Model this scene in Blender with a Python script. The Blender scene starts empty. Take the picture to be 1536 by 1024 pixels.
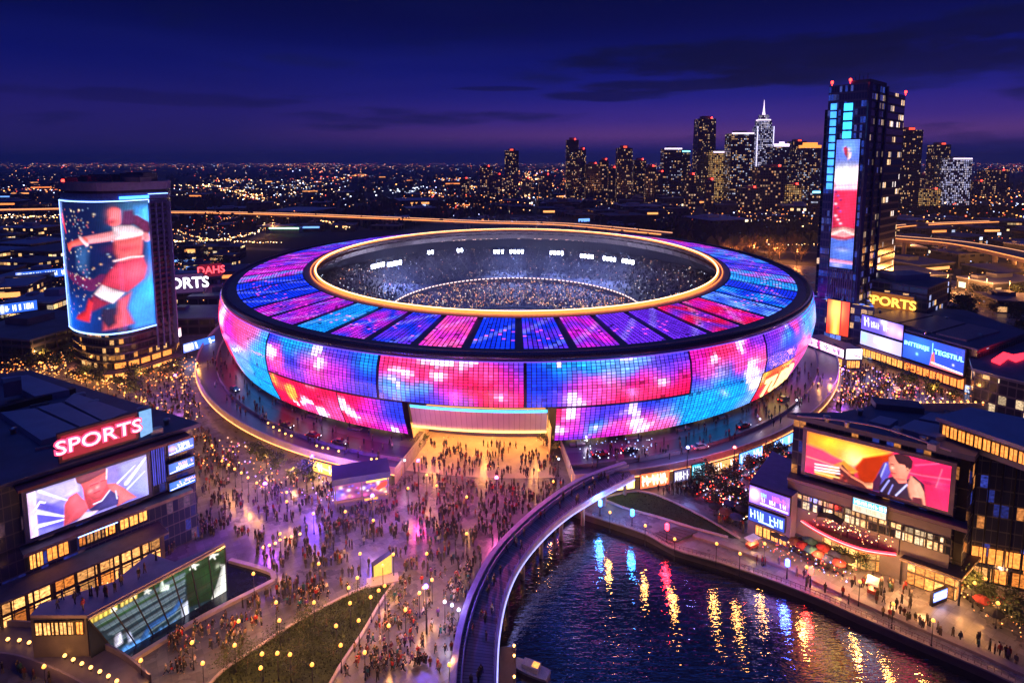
import bpy, bmesh, math, random
import numpy as np
from mathutils import Vector, Matrix
from mathutils.geometry import tessellate_polygon
R = random.Random(7)
NR = np.random.default_rng(7)
sc = bpy.context.scene
COL = sc.collection
PI = math.pi
# ---------------------------------------------------------------- camera model (used to survey the photo)
PITCH = math.atan(.11); CAMH = 80.0; FP = 900.0
def ray(x, y):
    u = (x-768)/FP; v = -(y-342)/FP
    return u, math.cos(PITCH)+math.sin(PITCH)*v, -math.sin(PITCH)+math.cos(PITCH)*v
def gp(x, y, z=0.0):
    d = ray(x, y); t = (z-CAMH)/d[2]
    return (d[0]*t, d[1]*t)
def g3(x, y, z=0.0):
    a = gp(x, y, z); return (a[0], a[1], z)
def pix(X, Y, Z):
    Z = Z-CAMH
    f = Y*math.cos(PITCH)-Z*math.sin(PITCH); u = Y*math.sin(PITCH)+Z*math.cos(PITCH)
    return 768+FP*X/f, 342-FP*u/f
class Plane:            # a vertical wall plane through P along d; its normal points to the right of d
    def __init__(s, P, Q):
        s.P = P; L = math.hypot(Q[0]-P[0], Q[1]-P[1]); s.L = L
        s.d = ((Q[0]-P[0])/L, (Q[1]-P[1])/L); s.n = (s.d[1], -s.d[0])
    def at(s, q, z, off=0.0): return (s.P[0]+s.d[0]*q+s.n[0]*off, s.P[1]+s.d[1]*q+s.n[1]*off, z)
    def hit(s, x, y, off=0.0):   # photo pixel -> (distance along the wall, height)
        r = ray(x, y); px = s.P[0]+s.n[0]*off; py = s.P[1]+s.n[1]*off
        a, b = r[0], -s.d[0]; c, e = r[1], -s.d[1]; det = a*e-b*c
        t = (px*e-b*py)/det; q = (a*py-c*px)/det
        return q, CAMH+r[2]*t
# ---------------------------------------------------------------- tags
def T(o, label, cat, group=None):
    o['label'] = label; o['category'] = cat
    if group: o['group'] = group
    return o
def K(o, kind): o['kind'] = kind; return o
def empty(name, loc=(0, 0, 0), rz=0, parent=None):
    o = bpy.data.objects.new(name, None); COL.objects.link(o); o.location = loc; o.rotation_euler = (0, 0, rz)
    o.empty_display_size = .5
    if parent: o.parent = parent
    return o
def copy_tree(o, parent=None):
    c = o.copy(); COL.objects.link(c)
    if parent: c.parent = parent
    for ch in list(o.children): copy_tree(ch, c)
    return c
ORD = ['first','second','third','fourth','fifth','sixth','seventh','eighth','ninth','tenth','eleventh','twelfth','thirteenth','fourteenth','fifteenth','sixteenth','seventeenth','eighteenth','nineteenth','twentieth']
def ordi(i):
    if i < 20: return ORD[i]
    tens = ['', '', 'twenty', 'thirty', 'forty', 'fifty', 'sixty', 'seventy', 'eighty', 'ninety']; n = i+1
    return tens[n//10]+('-'+ORD[n % 10-1] if n % 10 else 'th').replace('yth', 'ieth')
# ---------------------------------------------------------------- nodes
class G:
    def __init__(s, tree): s.t = tree; s.N = tree.nodes; s.L = tree.links
    def new(s, ty, **kw):
        n = s.N.new(ty)
        for k, v in kw.items():
            if k.startswith('a_'): setattr(n, k[2:], v)
        return n
    def set(s, n, key, v):
        i = n.inputs[key]
        if isinstance(v, bpy.types.NodeSocket): s.L.new(v, i)
        else: i.default_value = v
    def m(s, op, a, b=None, c=None, clamp=False):
        n = s.new('ShaderNodeMath', a_operation=op); n.use_clamp = clamp
        for k, v in enumerate((a, b, c)):
            if v is not None: s.set(n, k, v)
        return n.outputs[0]
    def noise(s, vec, scale, detail=2, rough=.5, dim='3D'):
        n = s.new('ShaderNodeTexNoise', a_noise_dimensions=dim)
        if vec is not None: s.set(n, 'Vector', vec)
        s.set(n, 'Scale', scale); s.set(n, 'Detail', detail); s.set(n, 'Roughness', rough); return n.outputs['Fac']
    def mix(s, f, a, b, ty='MIX'):
        n = s.new('ShaderNodeMix', a_data_type='RGBA', a_blend_type=ty)
        s.set(n, 0, f); s.set(n, 6, a); s.set(n, 7, b); return n.outputs[2]
    def ramp(s, f, pts):
        n = s.new('ShaderNodeValToRGB'); e = n.color_ramp.elements
        while len(e) < len(pts): e.new(.5)
        for q, (p, c) in zip(e, pts): q.position = p; q.color = c4(c)
        s.set(n, 0, f); return n.outputs[0]
    def coord(s, k='Object'): return s.new('ShaderNodeTexCoord').outputs[k]
    def sep(s, v):
        n = s.new('ShaderNodeSeparateXYZ'); s.set(n, 0, v); return n.outputs
    def comb(s, x, y, z=0.0):
        n = s.new('ShaderNodeCombineXYZ'); s.set(n, 0, x); s.set(n, 1, y); s.set(n, 2, z); return n.outputs[0]
    def white(s, v):
        n = s.new('ShaderNodeTexWhiteNoise', a_noise_dimensions='3D'); s.set(n, 'Vector', v); return n.outputs
    def bump(s, h, st=.3, dist=.1):
        n = s.new('ShaderNodeBump'); s.set(n, 'Height', h); s.set(n, 'Strength', st); s.set(n, 'Distance', dist); return n.outputs[0]
def c4(c): return (c[0], c[1], c[2], 1) if len(c) == 3 else c
MATS = {}
def newmat(name):
    m = bpy.data.materials.new(name); m.use_nodes = True; MATS[name] = m
    g = G(m.node_tree); p = m.node_tree.nodes['Principled BSDF']; return m, g, p
def plain(name, col, rough=.6, metal=0, var=.25, scale=.6, bump=0, spec=.5, coat=0):
    if name in MATS: return MATS[name]
    m, g, p = newmat(name); co = g.coord()
    f = g.noise(co, scale, 5, .6); f2 = g.noise(co, scale*9, 2)
    f = g.m('ADD', g.m('MULTIPLY', f, .7), g.m('MULTIPLY', f2, .3))
    a = tuple(x*(1-var) for x in col); b = tuple(min(1, x*(1+var)) for x in col)
    g.set(p, 'Base Color', g.ramp(f, [(.3, a), (.7, b)]))
    g.set(p, 'Roughness', g.m('MULTIPLY_ADD', f2, .3, rough-.15, clamp=True)); g.set(p, 'Metallic', metal); g.set(p, 'Specular IOR Level', spec)
    g.set(p, 'Coat Weight', coat)
    if bump: g.set(p, 'Normal', g.bump(f2, bump, .05))
    return m
def emit(name, col, st, sample=True, base=(.02, .02, .02), var=.25, scale=1.5):
    if name in MATS: return MATS[name]
    m, g, p = newmat(name); f = g.noise(g.coord(), scale, 2)
    g.set(p, 'Base Color', c4(base)); g.set(p, 'Roughness', .4); g.set(p, 'Emission Color', c4(col))
    g.set(p, 'Emission Strength', g.m('MULTIPLY', st, g.m('MULTIPLY_ADD', f, 2*var, 1-var)))
    m.cycles.emission_sampling = 'AUTO' if sample else 'NONE'
    return m
def attr_emit(name, st, cell=None, sample=True, gap=.1, rough=.25):
    """screen: every cell shows its own stored picture colour; cell=(n,m) draws the dark joints of the modules"""
    if name in MATS: return MATS[name]
    m, g, p = newmat(name)
    a = g.new('ShaderNodeVertexColor', a_layer_name='Col').outputs['Color']
    s = st
    if cell:
        u = g.sep(g.coord('UV')); x = g.m('FRACT', g.m('MULTIPLY', u[0], cell[0])); y = g.m('FRACT', g.m('MULTIPLY', u[1], cell[1]))
        k = g.m('MULTIPLY', g.m('GREATER_THAN', g.m('MINIMUM', x, g.m('SUBTRACT', 1.0, x)), gap), g.m('GREATER_THAN', g.m('MINIMUM', y, g.m('SUBTRACT', 1.0, y)), gap))
        s = g.m('MULTIPLY', st, g.m('MULTIPLY_ADD', k, .93, .07))
    g.set(p, 'Base Color', (.012, .012, .02, 1)); g.set(p, 'Roughness', rough)
    g.set(p, 'Emission Color', a); g.set(p, 'Emission Strength', s)
    m.cycles.emission_sampling = 'AUTO' if sample else 'NONE'
    return m
def attr_plain(name, rough=.6):
    if name in MATS: return MATS[name]
    m, g, p = newmat(name); a = g.new('ShaderNodeVertexColor', a_layer_name='Col').outputs['Color']
    g.set(p, 'Base Color', g.mix(g.noise(g.coord(), 3), a, (.02, .02, .02, 1))); g.set(p, 'Roughness', rough); return m
def win(name, cw=3.0, ch=3.5, p_lit=.2, cols=((1, .62, .25), (1, .85, .6)), st=1.5, wall=(.03, .035, .06), glass=(.01, .015, .03), gx=.12, gy=.18, rowbias=.5, rough=.15, sample=False, blu=0.0):
    """curtain wall: mullion grid in metres, each pane lit or dark by its own random number"""
    if name in MATS: return MATS[name]
    m, g, p = newmat(name); u = g.sep(g.coord('UV'))
    rnd = g.new('ShaderNodeObjectInfo').outputs['Random']
    x = g.m('DIVIDE', u[0], cw); y = g.m('DIVIDE', u[1], ch)
    fx = g.m('FRACT', x); fy = g.m('FRACT', y); cx = g.m('FLOOR', x); cy = g.m('FLOOR', y)
    k = g.m('MULTIPLY', g.m('GREATER_THAN', g.m('MINIMUM', fx, g.m('SUBTRACT', 1.0, fx)), gx/2), g.m('GREATER_THAN', g.m('MINIMUM', fy, g.m('SUBTRACT', 1.0, fy)), gy/2))
    w = g.white(g.comb(cx, cy, g.m('MULTIPLY', rnd, 37.0)))
    wr = g.white(g.comb(g.m('FLOOR', g.m('DIVIDE', cx, 4.0)), cy, g.m('MULTIPLY_ADD', rnd, 11.0, 5.0)))
    lit = g.m('GREATER_THAN', g.m('ADD', g.m('MULTIPLY', w[0], 1-rowbias), g.m('MULTIPLY', wr[0], rowbias)), g.m('SUBTRACT', 1.0, p_lit) if rowbias == 0 else 1-p_lit*.72-.06*rowbias)
    v = g.white(g.comb(cy, cx, 3.3)); inner = g.noise(g.comb(g.m('MULTIPLY', u[0], 1.0), g.m('MULTIPLY', u[1], 1.3), 0.0), 1.7, 2)
    br = g.m('MULTIPLY', g.m('MULTIPLY_ADD', v[0], 1.2, .25), g.m('MULTIPLY_ADD', inner, 3.2, -.65, clamp=False))
    colr = g.mix(g.m('GREATER_THAN', g.sep(v[1])[1], .55), c4(cols[0]), c4(cols[1]))
    e = g.m('MULTIPLY', g.m('MULTIPLY', lit, k), g.m('MULTIPLY', g.m('MAXIMUM', br, .04), st))
    g.set(p, 'Base Color', g.mix(k, c4(wall), c4(glass)))
    g.set(p, 'Roughness', g.m('MULTIPLY_ADD', k, rough-.6, .6)); g.set(p, 'Specular IOR Level', .6)
    g.set(p, 'Emission Color', colr); g.set(p, 'Emission Strength', e)
    m.cycles.emission_sampling = 'AUTO' if sample else 'NONE'
    return m
# ---------------------------------------------------------------- mesh builder
class MB:
    def __init__(s): s.v = []; s.f = []; s.mi = []; s.c = []; s.uv = []; s.sm = []
    def face(s, pts, mi=0, col=None, uv=None, sm=False):
        n = len(s.v); s.v += [tuple(p) for p in pts]; s.f.append(tuple(range(n, n+len(pts)))); s.mi.append(mi); s.c.append(col); s.uv.append(uv); s.sm.append(sm)
    def quad(s, a, b, c, d, mi=0, col=None, uv=None): s.face((a, b, c, d), mi, col, uv)
    def box(s, x, y, z, sx, sy, sz, rz=0, mi=0, col=None, M=None):
        """z is the underside; x, y the middle"""
        ca, sa = math.cos(rz), math.sin(rz)
        P = []
        for k in (0, 1):
            for a, b in ((-1, -1), (1, -1), (1, 1), (-1, 1)):
                dx, dy = a*sx/2, b*sy/2; q = Vector((x+dx*ca-dy*sa, y+dx*sa+dy*ca, z+k*sz)); P.append(tuple(M @ q) if M else tuple(q))
        n = len(s.v); s.v += P
        for f in ((3, 2, 1, 0), (4, 5, 6, 7), (0, 1, 5, 4), (1, 2, 6, 5), (2, 3, 7, 6), (3, 0, 4, 7)):
            s.f.append(tuple(n+i for i in f)); s.mi.append(mi); s.c.append(col); s.uv.append(None); s.sm.append(False)
    def prism(s, poly, z0, z1, mi=0, top=None, col=None, bottom=True):
        a = sum(poly[i][0]*poly[(i+1) % len(poly)][1]-poly[(i+1) % len(poly)][0]*poly[i][1] for i in range(len(poly)))
        if a < 0: poly = list(reversed(poly))
        n = len(poly); L = 0
        for i in range(n):
            p, q = poly[i], poly[(i+1) % n]; l = math.hypot(q[0]-p[0], q[1]-p[1])
            s.face(((p[0], p[1], z0), (q[0], q[1], z0), (q[0], q[1], z1), (p[0], p[1], z1)), mi, col, ((L, z0), (L+l, z0), (L+l, z1), (L, z1))); L += l
        t = mi if top is None else top
        s.fill(poly, z1, t, col)
        if bottom: s.fill(poly, z0, mi, col, True)
    def fill(s, poly, z, mi=0, col=None, flip=False, holes=()):
        rings = [[Vector((p[0], p[1], 0)) for p in r] for r in [poly]+list(holes)]
        flat = [p for r in rings for p in r]
        for t in tessellate_polygon(rings):
            a, b, c = (flat[i] for i in t)
            up = (b.x-a.x)*(c.y-a.y)-(b.y-a.y)*(c.x-a.x) > 0
            q = (a, b, c) if up != flip else (a, c, b)
            s.face([(p.x, p.y, z) for p in q], mi, col, [(p.x, p.y) for p in q])
    def bar(s, a, b, w, h, mi=0, col=None):
        """square bar between two points, w across, h tall, centred"""
        a = Vector(a); b = Vector(b); d = b-a; L = d.length
        if L < 1e-6: return
        x = d/L; up = Vector((0, 0, 1)) if abs(x.z) < .99 else Vector((0, 1, 0)); y = up.cross(x).normalized(); z = x.cross(y)
        P = [p+y*(sy*w/2)+z*(sz*h/2) for p in (a, b) for sy, sz in ((-1, -1), (1, -1), (1, 1), (-1, 1))]
        n = len(s.v); s.v += [tuple(p) for p in P]
        for f in ((3, 2, 1, 0), (4, 5, 6, 7), (0, 1, 5, 4), (1, 2, 6, 5), (2, 3, 7, 6), (3, 0, 4, 7)):
            s.f.append(tuple(n+i for i in f)); s.mi.append(mi); s.c.append(col); s.uv.append(None); s.sm.append(False)
    def tube(s, pts, r, n=8, mi=0, closed=False, col=None, caps=True, sm=True):
        pts = [Vector(p) for p in pts]; m = len(pts); rings = []
        rr = r if hasattr(r, '__len__') else [r]*m
        for i, p in enumerate(pts):
            a = pts[i-1] if (i > 0 or closed) else p; b = pts[(i+1) % m] if (i < m-1 or closed) else p
            d = (b-a).normalized(); up = Vector((0, 0, 1)) if abs(d.z) < .95 else Vector((1, 0, 0))
            y = up.cross(d).normalized(); z = d.cross(y)
            k = len(s.v); s.v += [tuple(p+y*(math.cos(2*PI*j/n)*rr[i])+z*(math.sin(2*PI*j/n)*rr[i])) for j in range(n)]; rings.append(k)
        for i in range(m if closed else m-1):
            a, b = rings[i], rings[(i+1) % m]
            for j in range(n):
                s.f.append((a+j, a+(j+1) % n, b+(j+1) % n, b+j)); s.mi.append(mi); s.c.append(col); s.uv.append(None); s.sm.append(sm)
        if caps and not closed:
            for a, fl in ((rings[0], True), (rings[-1], False)):
                f = tuple(a+j for j in range(n)); s.f.append(f[::-1] if fl else f); s.mi.append(mi); s.c.append(col); s.uv.append(None); s.sm.append(False)
    def lathe(s, x, y, prof, n=12, mi=0, sm=True, col=None):
        rings = []
        for r, z in prof:
            k = len(s.v); s.v += [(x+math.cos(2*PI*j/n)*r, y+math.sin(2*PI*j/n)*r, z) for j in range(n)]; rings.append(k)
        for a, b in zip(rings, rings[1:]):
            for j in range(n): s.f.append((a+j, a+(j+1) % n, b+(j+1) % n, b+j)); s.mi.append(mi); s.c.append(col); s.uv.append(None); s.sm.append(sm)
        for a, fl in ((rings[0], True), (rings[-1], False)):
            f = tuple(a+j for j in range(n)); s.f.append(f[::-1] if fl else f); s.mi.append(mi); s.c.append(col); s.uv.append(None); s.sm.append(False)
    def build(s, name, mats, parent=None, local=False):
        if not isinstance(mats, (list, tuple)): mats = [mats]
        v = s.v
        if parent is not None and not local:
            ox = oy = oz = 0; q = parent
            while q is not None: ox += q.location.x; oy += q.location.y; oz += q.location.z; q = q.parent
            v = [(a-ox, b-oy, c-oz) for a, b, c in v]
        me = bpy.data.meshes.new(name); me.from_pydata(v, [], s.f)
        for m in mats: me.materials.append(m)
        me.polygons.foreach_set('material_index', s.mi); me.polygons.foreach_set('use_smooth', s.sm)
        uvl = me.uv_layers.new(name='UVMap'); U = []
        for f, uv in zip(s.f, s.uv):
            if uv is not None: U += [c for p in uv for c in p]; continue
            a, b, c = (s.v[f[0]], s.v[f[1]], s.v[f[2]])
            e1 = (b[0]-a[0], b[1]-a[1], b[2]-a[2]); e2 = (c[0]-a[0], c[1]-a[1], c[2]-a[2])
            nx, ny, nz = e1[1]*e2[2]-e1[2]*e2[1], e1[2]*e2[0]-e1[0]*e2[2], e1[0]*e2[1]-e1[1]*e2[0]
            h = math.hypot(nx, ny)
            if h < abs(nz)*.5 or h == 0: U += [c for i in f for c in (s.v[i][0], s.v[i][1])]
            else:
                tx, ty = -ny/h, nx/h
                U += [c for i in f for c in (s.v[i][0]*tx+s.v[i][1]*ty, s.v[i][2])]
        uvl.data.foreach_set('uv', U)
        if any(c is not None for c in s.c):
            at = me.color_attributes.new('Col', 'FLOAT_COLOR', 'CORNER'); C = []
            for f, c in zip(s.f, s.c):
                if c is None: c = (0, 0, 0)
                if len(c) == len(f) and hasattr(c[0], '__len__'):
                    for q in c: C += [q[0], q[1], q[2], 1]
                else: C += [c[0], c[1], c[2], 1]*len(f)
            at.data.foreach_set('color', C)
        me.update(); o = bpy.data.objects.new(name, me); COL.objects.link(o)
        if parent is not None: o.parent = parent
        return o
# ---------------------------------------------------------------- letters
def text_mesh(s, height, place, depth=.15, spacing=1.0, stretch=1.0, bold=.0):
    """outlines of the built-in font turned into faces; place(x, y, d) puts a letter point on its board"""
    cu = bpy.data.curves.new('t', 'FONT'); cu.body = s; cu.size = 1; cu.align_x = 'CENTER'; cu.align_y = 'CENTER'; cu.space_character = spacing
    cu.extrude = .5; cu.offset = bold; cu.resolution_u = 3
    ob = bpy.data.objects.new('t', cu); COL.objects.link(ob); bpy.context.view_layer.update()
    me = bpy.data.meshes.new_from_object(ob.evaluated_get(bpy.context.evaluated_depsgraph_get()))
    bpy.data.objects.remove(ob); b = MB()
    k = height/.72
    b.v = [tuple(place(v.co.x*k*stretch, v.co.y*k, (v.co.z+.5)*depth)) for v in me.vertices]
    for p in me.polygons: b.f.append(tuple(p.vertices)); b.mi.append(0); b.c.append(None); b.uv.append(None); b.sm.append(False)
    bpy.data.meshes.remove(me); return b
# ---------------------------------------------------------------- screen pictures, painted as numbers
def homog(src, dst):
    A = []
    for (x, y), (u, v) in zip(src, dst):
        A.append([x, y, 1, 0, 0, 0, -u*x, -u*y, -u]); A.append([0, 0, 0, x, y, 1, -v*x, -v*y, -v])
    return np.linalg.svd(np.array(A, float))[2][-1].reshape(3, 3)
class Pic:
    def __init__(s, w, h, quad=None, base=(0, 0, 0)):
        s.w, s.h = w, h; s.a = np.zeros((h, w, 3)); s.a[:] = base
        s.X, s.Y = np.meshgrid((np.arange(w)+.5)/w, (np.arange(h)+.5)/h); s.asp = w/h
        s.H = homog(quad, [(0, 0), (1, 0), (1, 1), (0, 1)]) if quad else None
    def q(s, p):
        if s.H is None: return p
        r = s.H @ np.array([p[0], p[1], 1.0]); return r[0]/r[2], r[1]/r[2]
    def put(s, m, col): m = np.clip(m, 0, 1)[..., None]; s.a = s.a*(1-m)+np.array(col)*m
    def add(s, m, col): s.a = s.a+np.clip(m, 0, 4)[..., None]*np.array(col)
    def seg(s, a, b):
        ax, ay = a[0]*s.asp, a[1]; bx, by = b[0]*s.asp, b[1]; X = s.X*s.asp
        dx, dy = bx-ax, by-ay; t = np.clip(((X-ax)*dx+(s.Y-ay)*dy)/(dx*dx+dy*dy+1e-9), 0, 1)
        return np.hypot(X-ax-t*dx, s.Y-ay-t*dy), t
    def poly(s, pts, col, soft=.012, alpha=1):
        P = [s.q(p) for p in pts]; ins = np.zeros((s.h, s.w), bool); d = np.full((s.h, s.w), 9.)
        for i in range(len(P)):
            a, b = P[i], P[(i+1) % len(P)]
            c = ((a[1] > s.Y) != (b[1] > s.Y)) & (s.X < (b[0]-a[0])*(s.Y-a[1])/(b[1]-a[1]+1e-12)+a[0]); ins ^= c
            d = np.minimum(d, s.seg(a, b)[0])
        sd = np.where(ins, d, -d); mk = np.clip(sd/soft+.5, 0, 1)*alpha
        if soft <= .02 and ins.any():
            mx_ = d[ins].max()+1e-6; e = np.clip(sd/mx_, 0, 1); cx_ = s.X[ins].mean(); cy_ = s.Y[ins].mean(); sh = .62+.5*e**.6+np.clip((s.X-cx_)*s.asp*1.0-(s.Y-cy_)*.8, -.2, .25); c = np.clip(np.array(col)*sh[..., None], 0, 2.5); s.a = s.a*(1-mk[..., None])+c*mk[..., None]
        else: s.put(mk, col)
    def line(s, pts, w, col, alpha=1, w2=None):
        P = [s.q(p) for p in pts]; m = np.zeros((s.h, s.w)); sh = np.ones((s.h, s.w))
        for a, b in zip(P, P[1:]):
            d, t = s.seg(a, b); ww = w if w2 is None else w+(w2-w)*t; m = np.maximum(m, np.clip((ww-d)/.012+.5, 0, 1)); sh = np.where(d < ww, .65+.45*np.sqrt(np.clip(1-d/np.maximum(ww, 1e-4), 0, 1)), sh) if w >= .018 else sh
        mm = np.clip(m*alpha, 0, 1)[..., None]; s.a = s.a*(1-mm)+np.array(col)*sh[..., None]*mm
    def glow(s, p, r, col, k=1, ry=None):
        p = s.q(p); d = ((s.X-p[0])*s.asp/r)**2+((s.Y-p[1])/(ry or r))**2; s.add(np.exp(-d)*k, col)
    def blob(s, p, r, col, k=1, ry=None):
        p = s.q(p); d = ((s.X-p[0])*s.asp/r)**2+((s.Y-p[1])/(ry or r))**2; s.put(np.exp(-d)*k, col)
    def scribble(s, x0, x1, y, h, col, n=14, seed=0):
        r = random.Random(seed); x = x0
        while x < x1:
            w = r.uniform(.3, .9)*h/s.asp*.8; a = r.uniform(-.3, .3)*h
            s.line([(x, y-h/2), (x+w*.3, y+h/2)] if s.H is None else [(x, y-h/2), (x+w, y+h/2)], h*.10, col)
            if r.random() < .7: s.line([(x, y+a), (x+w, y+a*.5)], h*.09, col)
            if r.random() < .5: s.line([(x+w, y-h/2), (x+w, y+h/2)], h*.09, col)
            x += w*1.6+r.choice([0, 0, 0, h/s.asp])
    def grain(s, k=.14, seed=3):
        r = np.random.default_rng(seed); m = np.ones((s.h, s.w))
        for n, a in ((5, .5), (11, .35), (26, .3), (60, .22)):
            q = r.random((max(3, int(n/s.asp)+2), n+2)); yy = s.Y*(q.shape[0]-1.001); xx = s.X*(q.shape[1]-1.001); y0 = yy.astype(int); x0 = xx.astype(int); fy = yy-y0; fx = xx-x0; fx = fx*fx*(3-2*fx); fy = fy*fy*(3-2*fy)
            v = (q[y0, x0]*(1-fx)+q[y0, x0+1]*fx)*(1-fy)+(q[y0+1, x0]*(1-fx)+q[y0+1, x0+1]*fx)*fy; m *= 1+(v-.5)*2*k*a*2
        lum = s.a.mean(2); gy, gx = np.gradient(lum); edge = np.clip((-gx*.7-gy)*14, -.35, .8)
        for _ in range(2): edge = (edge+np.roll(edge, 1, 0)+np.roll(edge, -1, 0)+np.roll(edge, 1, 1)+np.roll(edge, -1, 1))/5
        s.a = np.clip(s.a*(m+edge*.8)[..., None], 0, 3); b = s.a.copy()
        b = (s.a*4+np.roll(s.a, 1, 0)+np.roll(s.a, -1, 0)+np.roll(s.a, 1, 1)+np.roll(s.a, -1, 1))/8; s.a[1:-1, 1:-1] = b[1:-1, 1:-1]; return s
    def mesh(s, place, flip=False):
        """place(u, v) -> point, v down; one small face per picture cell, colours blend between cells"""
        b = MB(); h, w = s.h, s.w
        b.v = [tuple(place(i/(w-1), j/(h-1))) for j in range(h) for i in range(w)]; c = s.a.reshape(-1, 3).tolist()
        for j in range(h-1):
            for i in range(w-1):
                f = (j*w+i, (j+1)*w+i, (j+1)*w+i+1, j*w+i+1)
                if flip: f = f[::-1]
                b.f.append(f); b.mi.append(0); b.c.append([c[k] for k in f]); b.sm.append(False)
                b.uv.append([((k % w)/(w-1), 1-(k//w)/(h-1)) for k in f])
        return b
def lerp_path(P, n):
    """even resampling of a smooth curve (Catmull-Rom) through points"""
    P = [np.array(p, float) for p in P]; out = []
    for i in range(len(P)-1):
        p0 = P[max(i-1, 0)]; p1 = P[i]; p2 = P[i+1]; p3 = P[min(i+2, len(P)-1)]
        for k in range(24):
            t = k/24; out.append(.5*((2*p1)+(-p0+p2)*t+(2*p0-5*p1+4*p2-p3)*t*t+(-p0+3*p1-3*p2+p3)*t**3))
    out.append(P[-1]); out = np.array(out); L = np.r_[0, np.cumsum(np.linalg.norm(np.diff(out, axis=0), axis=1))]
    q = np.linspace(0, L[-1], n); return [tuple(np.interp(q, L, out[:, k]) for k in range(out.shape[1]))][0] if False else [tuple(float(np.interp(t, L, out[:, k])) for k in range(out.shape[1])) for t in q]
def inpoly(x, y, P):
    c = False
    for i in range(len(P)):
        a, b = P[i], P[i-1]
        if (a[1] > y) != (b[1] > y) and x < (b[0]-a[0])*(y-a[1])/(b[1]-a[1])+a[0]: c = not c
    return c
# shared materials
DARK = plain('dark_metal', (.03, .032, .045), .45, .6); STEEL = plain('brushed_steel', (.35, .35, .38), .35, .8)
WHITE = plain('white_paint', (.7, .7, .72), .5); CONC = plain('concrete', (.28, .27, .26), .75, bump=.2)
ROOFM = plain('roof_sheet', (.26, .28, .40), .5, .15, var=.2, scale=.15); ROOFD = plain('roof_dark', (.075, .085, .15), .6, var=.4, scale=.12)
WARM = emit('warm_light', (1, .36, .075), 1.6, var=.95, scale=2.2); WARMS = emit('warm_strip', (1, .29, .05), 1.35, var=.95, scale=2.2)
BULB = emit('lamp_bulb', (1, .34, .05), 2.3, sample=False, var=.1); COOLB = emit('cool_bulb', (.7, .75, 1), 2.5, sample=False, var=.1)
REDL = emit('red_beacon', (1, .03, .02), 8, sample=False)
SHOPW = win('shop_glass', 3.0, 4.2, 1.4, ((1, .28, .045), (1, .42, .12)), 1.25, wall=(.05, .04, .04), gx=.1, gy=.14, rowbias=0, sample=True)
HAZE = 1.3e-4
# ================================================================ camera, sky, sun
cam = bpy.data.cameras.new('camera'); co = bpy.data.objects.new('camera', cam); COL.objects.link(co); sc.camera = co
co.location = (0, 0, CAMH); co.rotation_euler = (PI/2-PITCH, 0, 0)
cam.sensor_width = 36; cam.lens = 36*FP/1536; cam.shift_y = -(512-342)/1536; cam.clip_start = 1; cam.clip_end = 60000
sc.view_settings.view_transform = 'Standard'; sc.view_settings.look = 'None'; sc.view_settings.exposure = EXPOSURE = 0.4; sc.view_settings.gamma = 1
W = bpy.data.worlds.new('World'); sc.world = W; W.use_nodes = True
g = G(W.node_tree); bg = W.node_tree.nodes['Background']
dirv = g.coord('Generated'); s3 = g.sep(dirv); az = g.m('DIVIDE', s3[0], g.m('MAXIMUM', s3[1], .05))
el = s3[2]
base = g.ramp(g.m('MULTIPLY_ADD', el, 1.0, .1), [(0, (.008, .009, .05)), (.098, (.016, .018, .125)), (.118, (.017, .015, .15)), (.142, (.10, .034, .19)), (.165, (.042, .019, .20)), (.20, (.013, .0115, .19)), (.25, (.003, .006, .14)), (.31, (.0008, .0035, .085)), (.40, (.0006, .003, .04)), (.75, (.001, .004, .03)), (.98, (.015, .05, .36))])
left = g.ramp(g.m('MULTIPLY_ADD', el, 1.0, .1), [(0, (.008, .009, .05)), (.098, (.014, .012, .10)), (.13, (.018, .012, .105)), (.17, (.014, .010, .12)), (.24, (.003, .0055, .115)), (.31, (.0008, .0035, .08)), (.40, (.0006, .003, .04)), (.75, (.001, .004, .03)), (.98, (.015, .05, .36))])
side = g.m('MULTIPLY_ADD', az, 1.6, .75, clamp=True)
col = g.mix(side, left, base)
cv = g.comb(g.m('MULTIPLY', az, 1.0), g.m('MULTIPLY', el, 7.0), 1.7)
cn = g.noise(cv, 3.1, 6, .55); cn2 = g.noise(g.comb(g.m('MULTIPLY', az, 1.0), g.m('MULTIPLY', el, 10.0), 8.2), 1.5, 4, .5)
band = g.m('MULTIPLY', g.m('SUBTRACT', 1.0, g.m('ABSOLUTE', g.m('MULTIPLY', g.m('SUBTRACT', el, .115), 16.0)), clamp=True), g.m('MULTIPLY_ADD', az, 3.0, .1, clamp=True))
cm = g.m('MULTIPLY', g.m('MULTIPLY_ADD', g.m('ADD', cn, g.m('MULTIPLY', band, .16)), 9.0, -5.1, clamp=True), .75)
col = g.mix(cm, col, (.0045, .006, .06, 1))
nz = g.m('MULTIPLY', g.m('SUBTRACT', g.noise(g.comb(g.m('MULTIPLY', az, 1.0), g.m('MULTIPLY', el, 6.0), 4.4), 9.0, 7, .62), .5), 2.6)
for ca, ce, wa, we_, kk in ((.42, .158, .36, .030, .85), (.62, .135, .40, .026, .8), (.16, .106, .12, .010, .75), (.30, .120, .22, .012, .8), (-.02, .118, .07, .004, .6), (.75, .175, .3, .02, .7), (-.6, .09, .3, .012, .4)):
    da = g.m('DIVIDE', g.m('SUBTRACT', az, ca), wa); de = g.m('DIVIDE', g.m('SUBTRACT', el, ce), we_)
    mk = g.m('MULTIPLY', g.m('MULTIPLY', g.m('ADD', g.m('SUBTRACT', 1.0, g.m('ADD', g.m('MULTIPLY', da, da), g.m('MULTIPLY', de, de))), nz), 1.6, clamp=True), kk)
    col = g.mix(mk, col, (.003, .0035, .035, 1))
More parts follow.
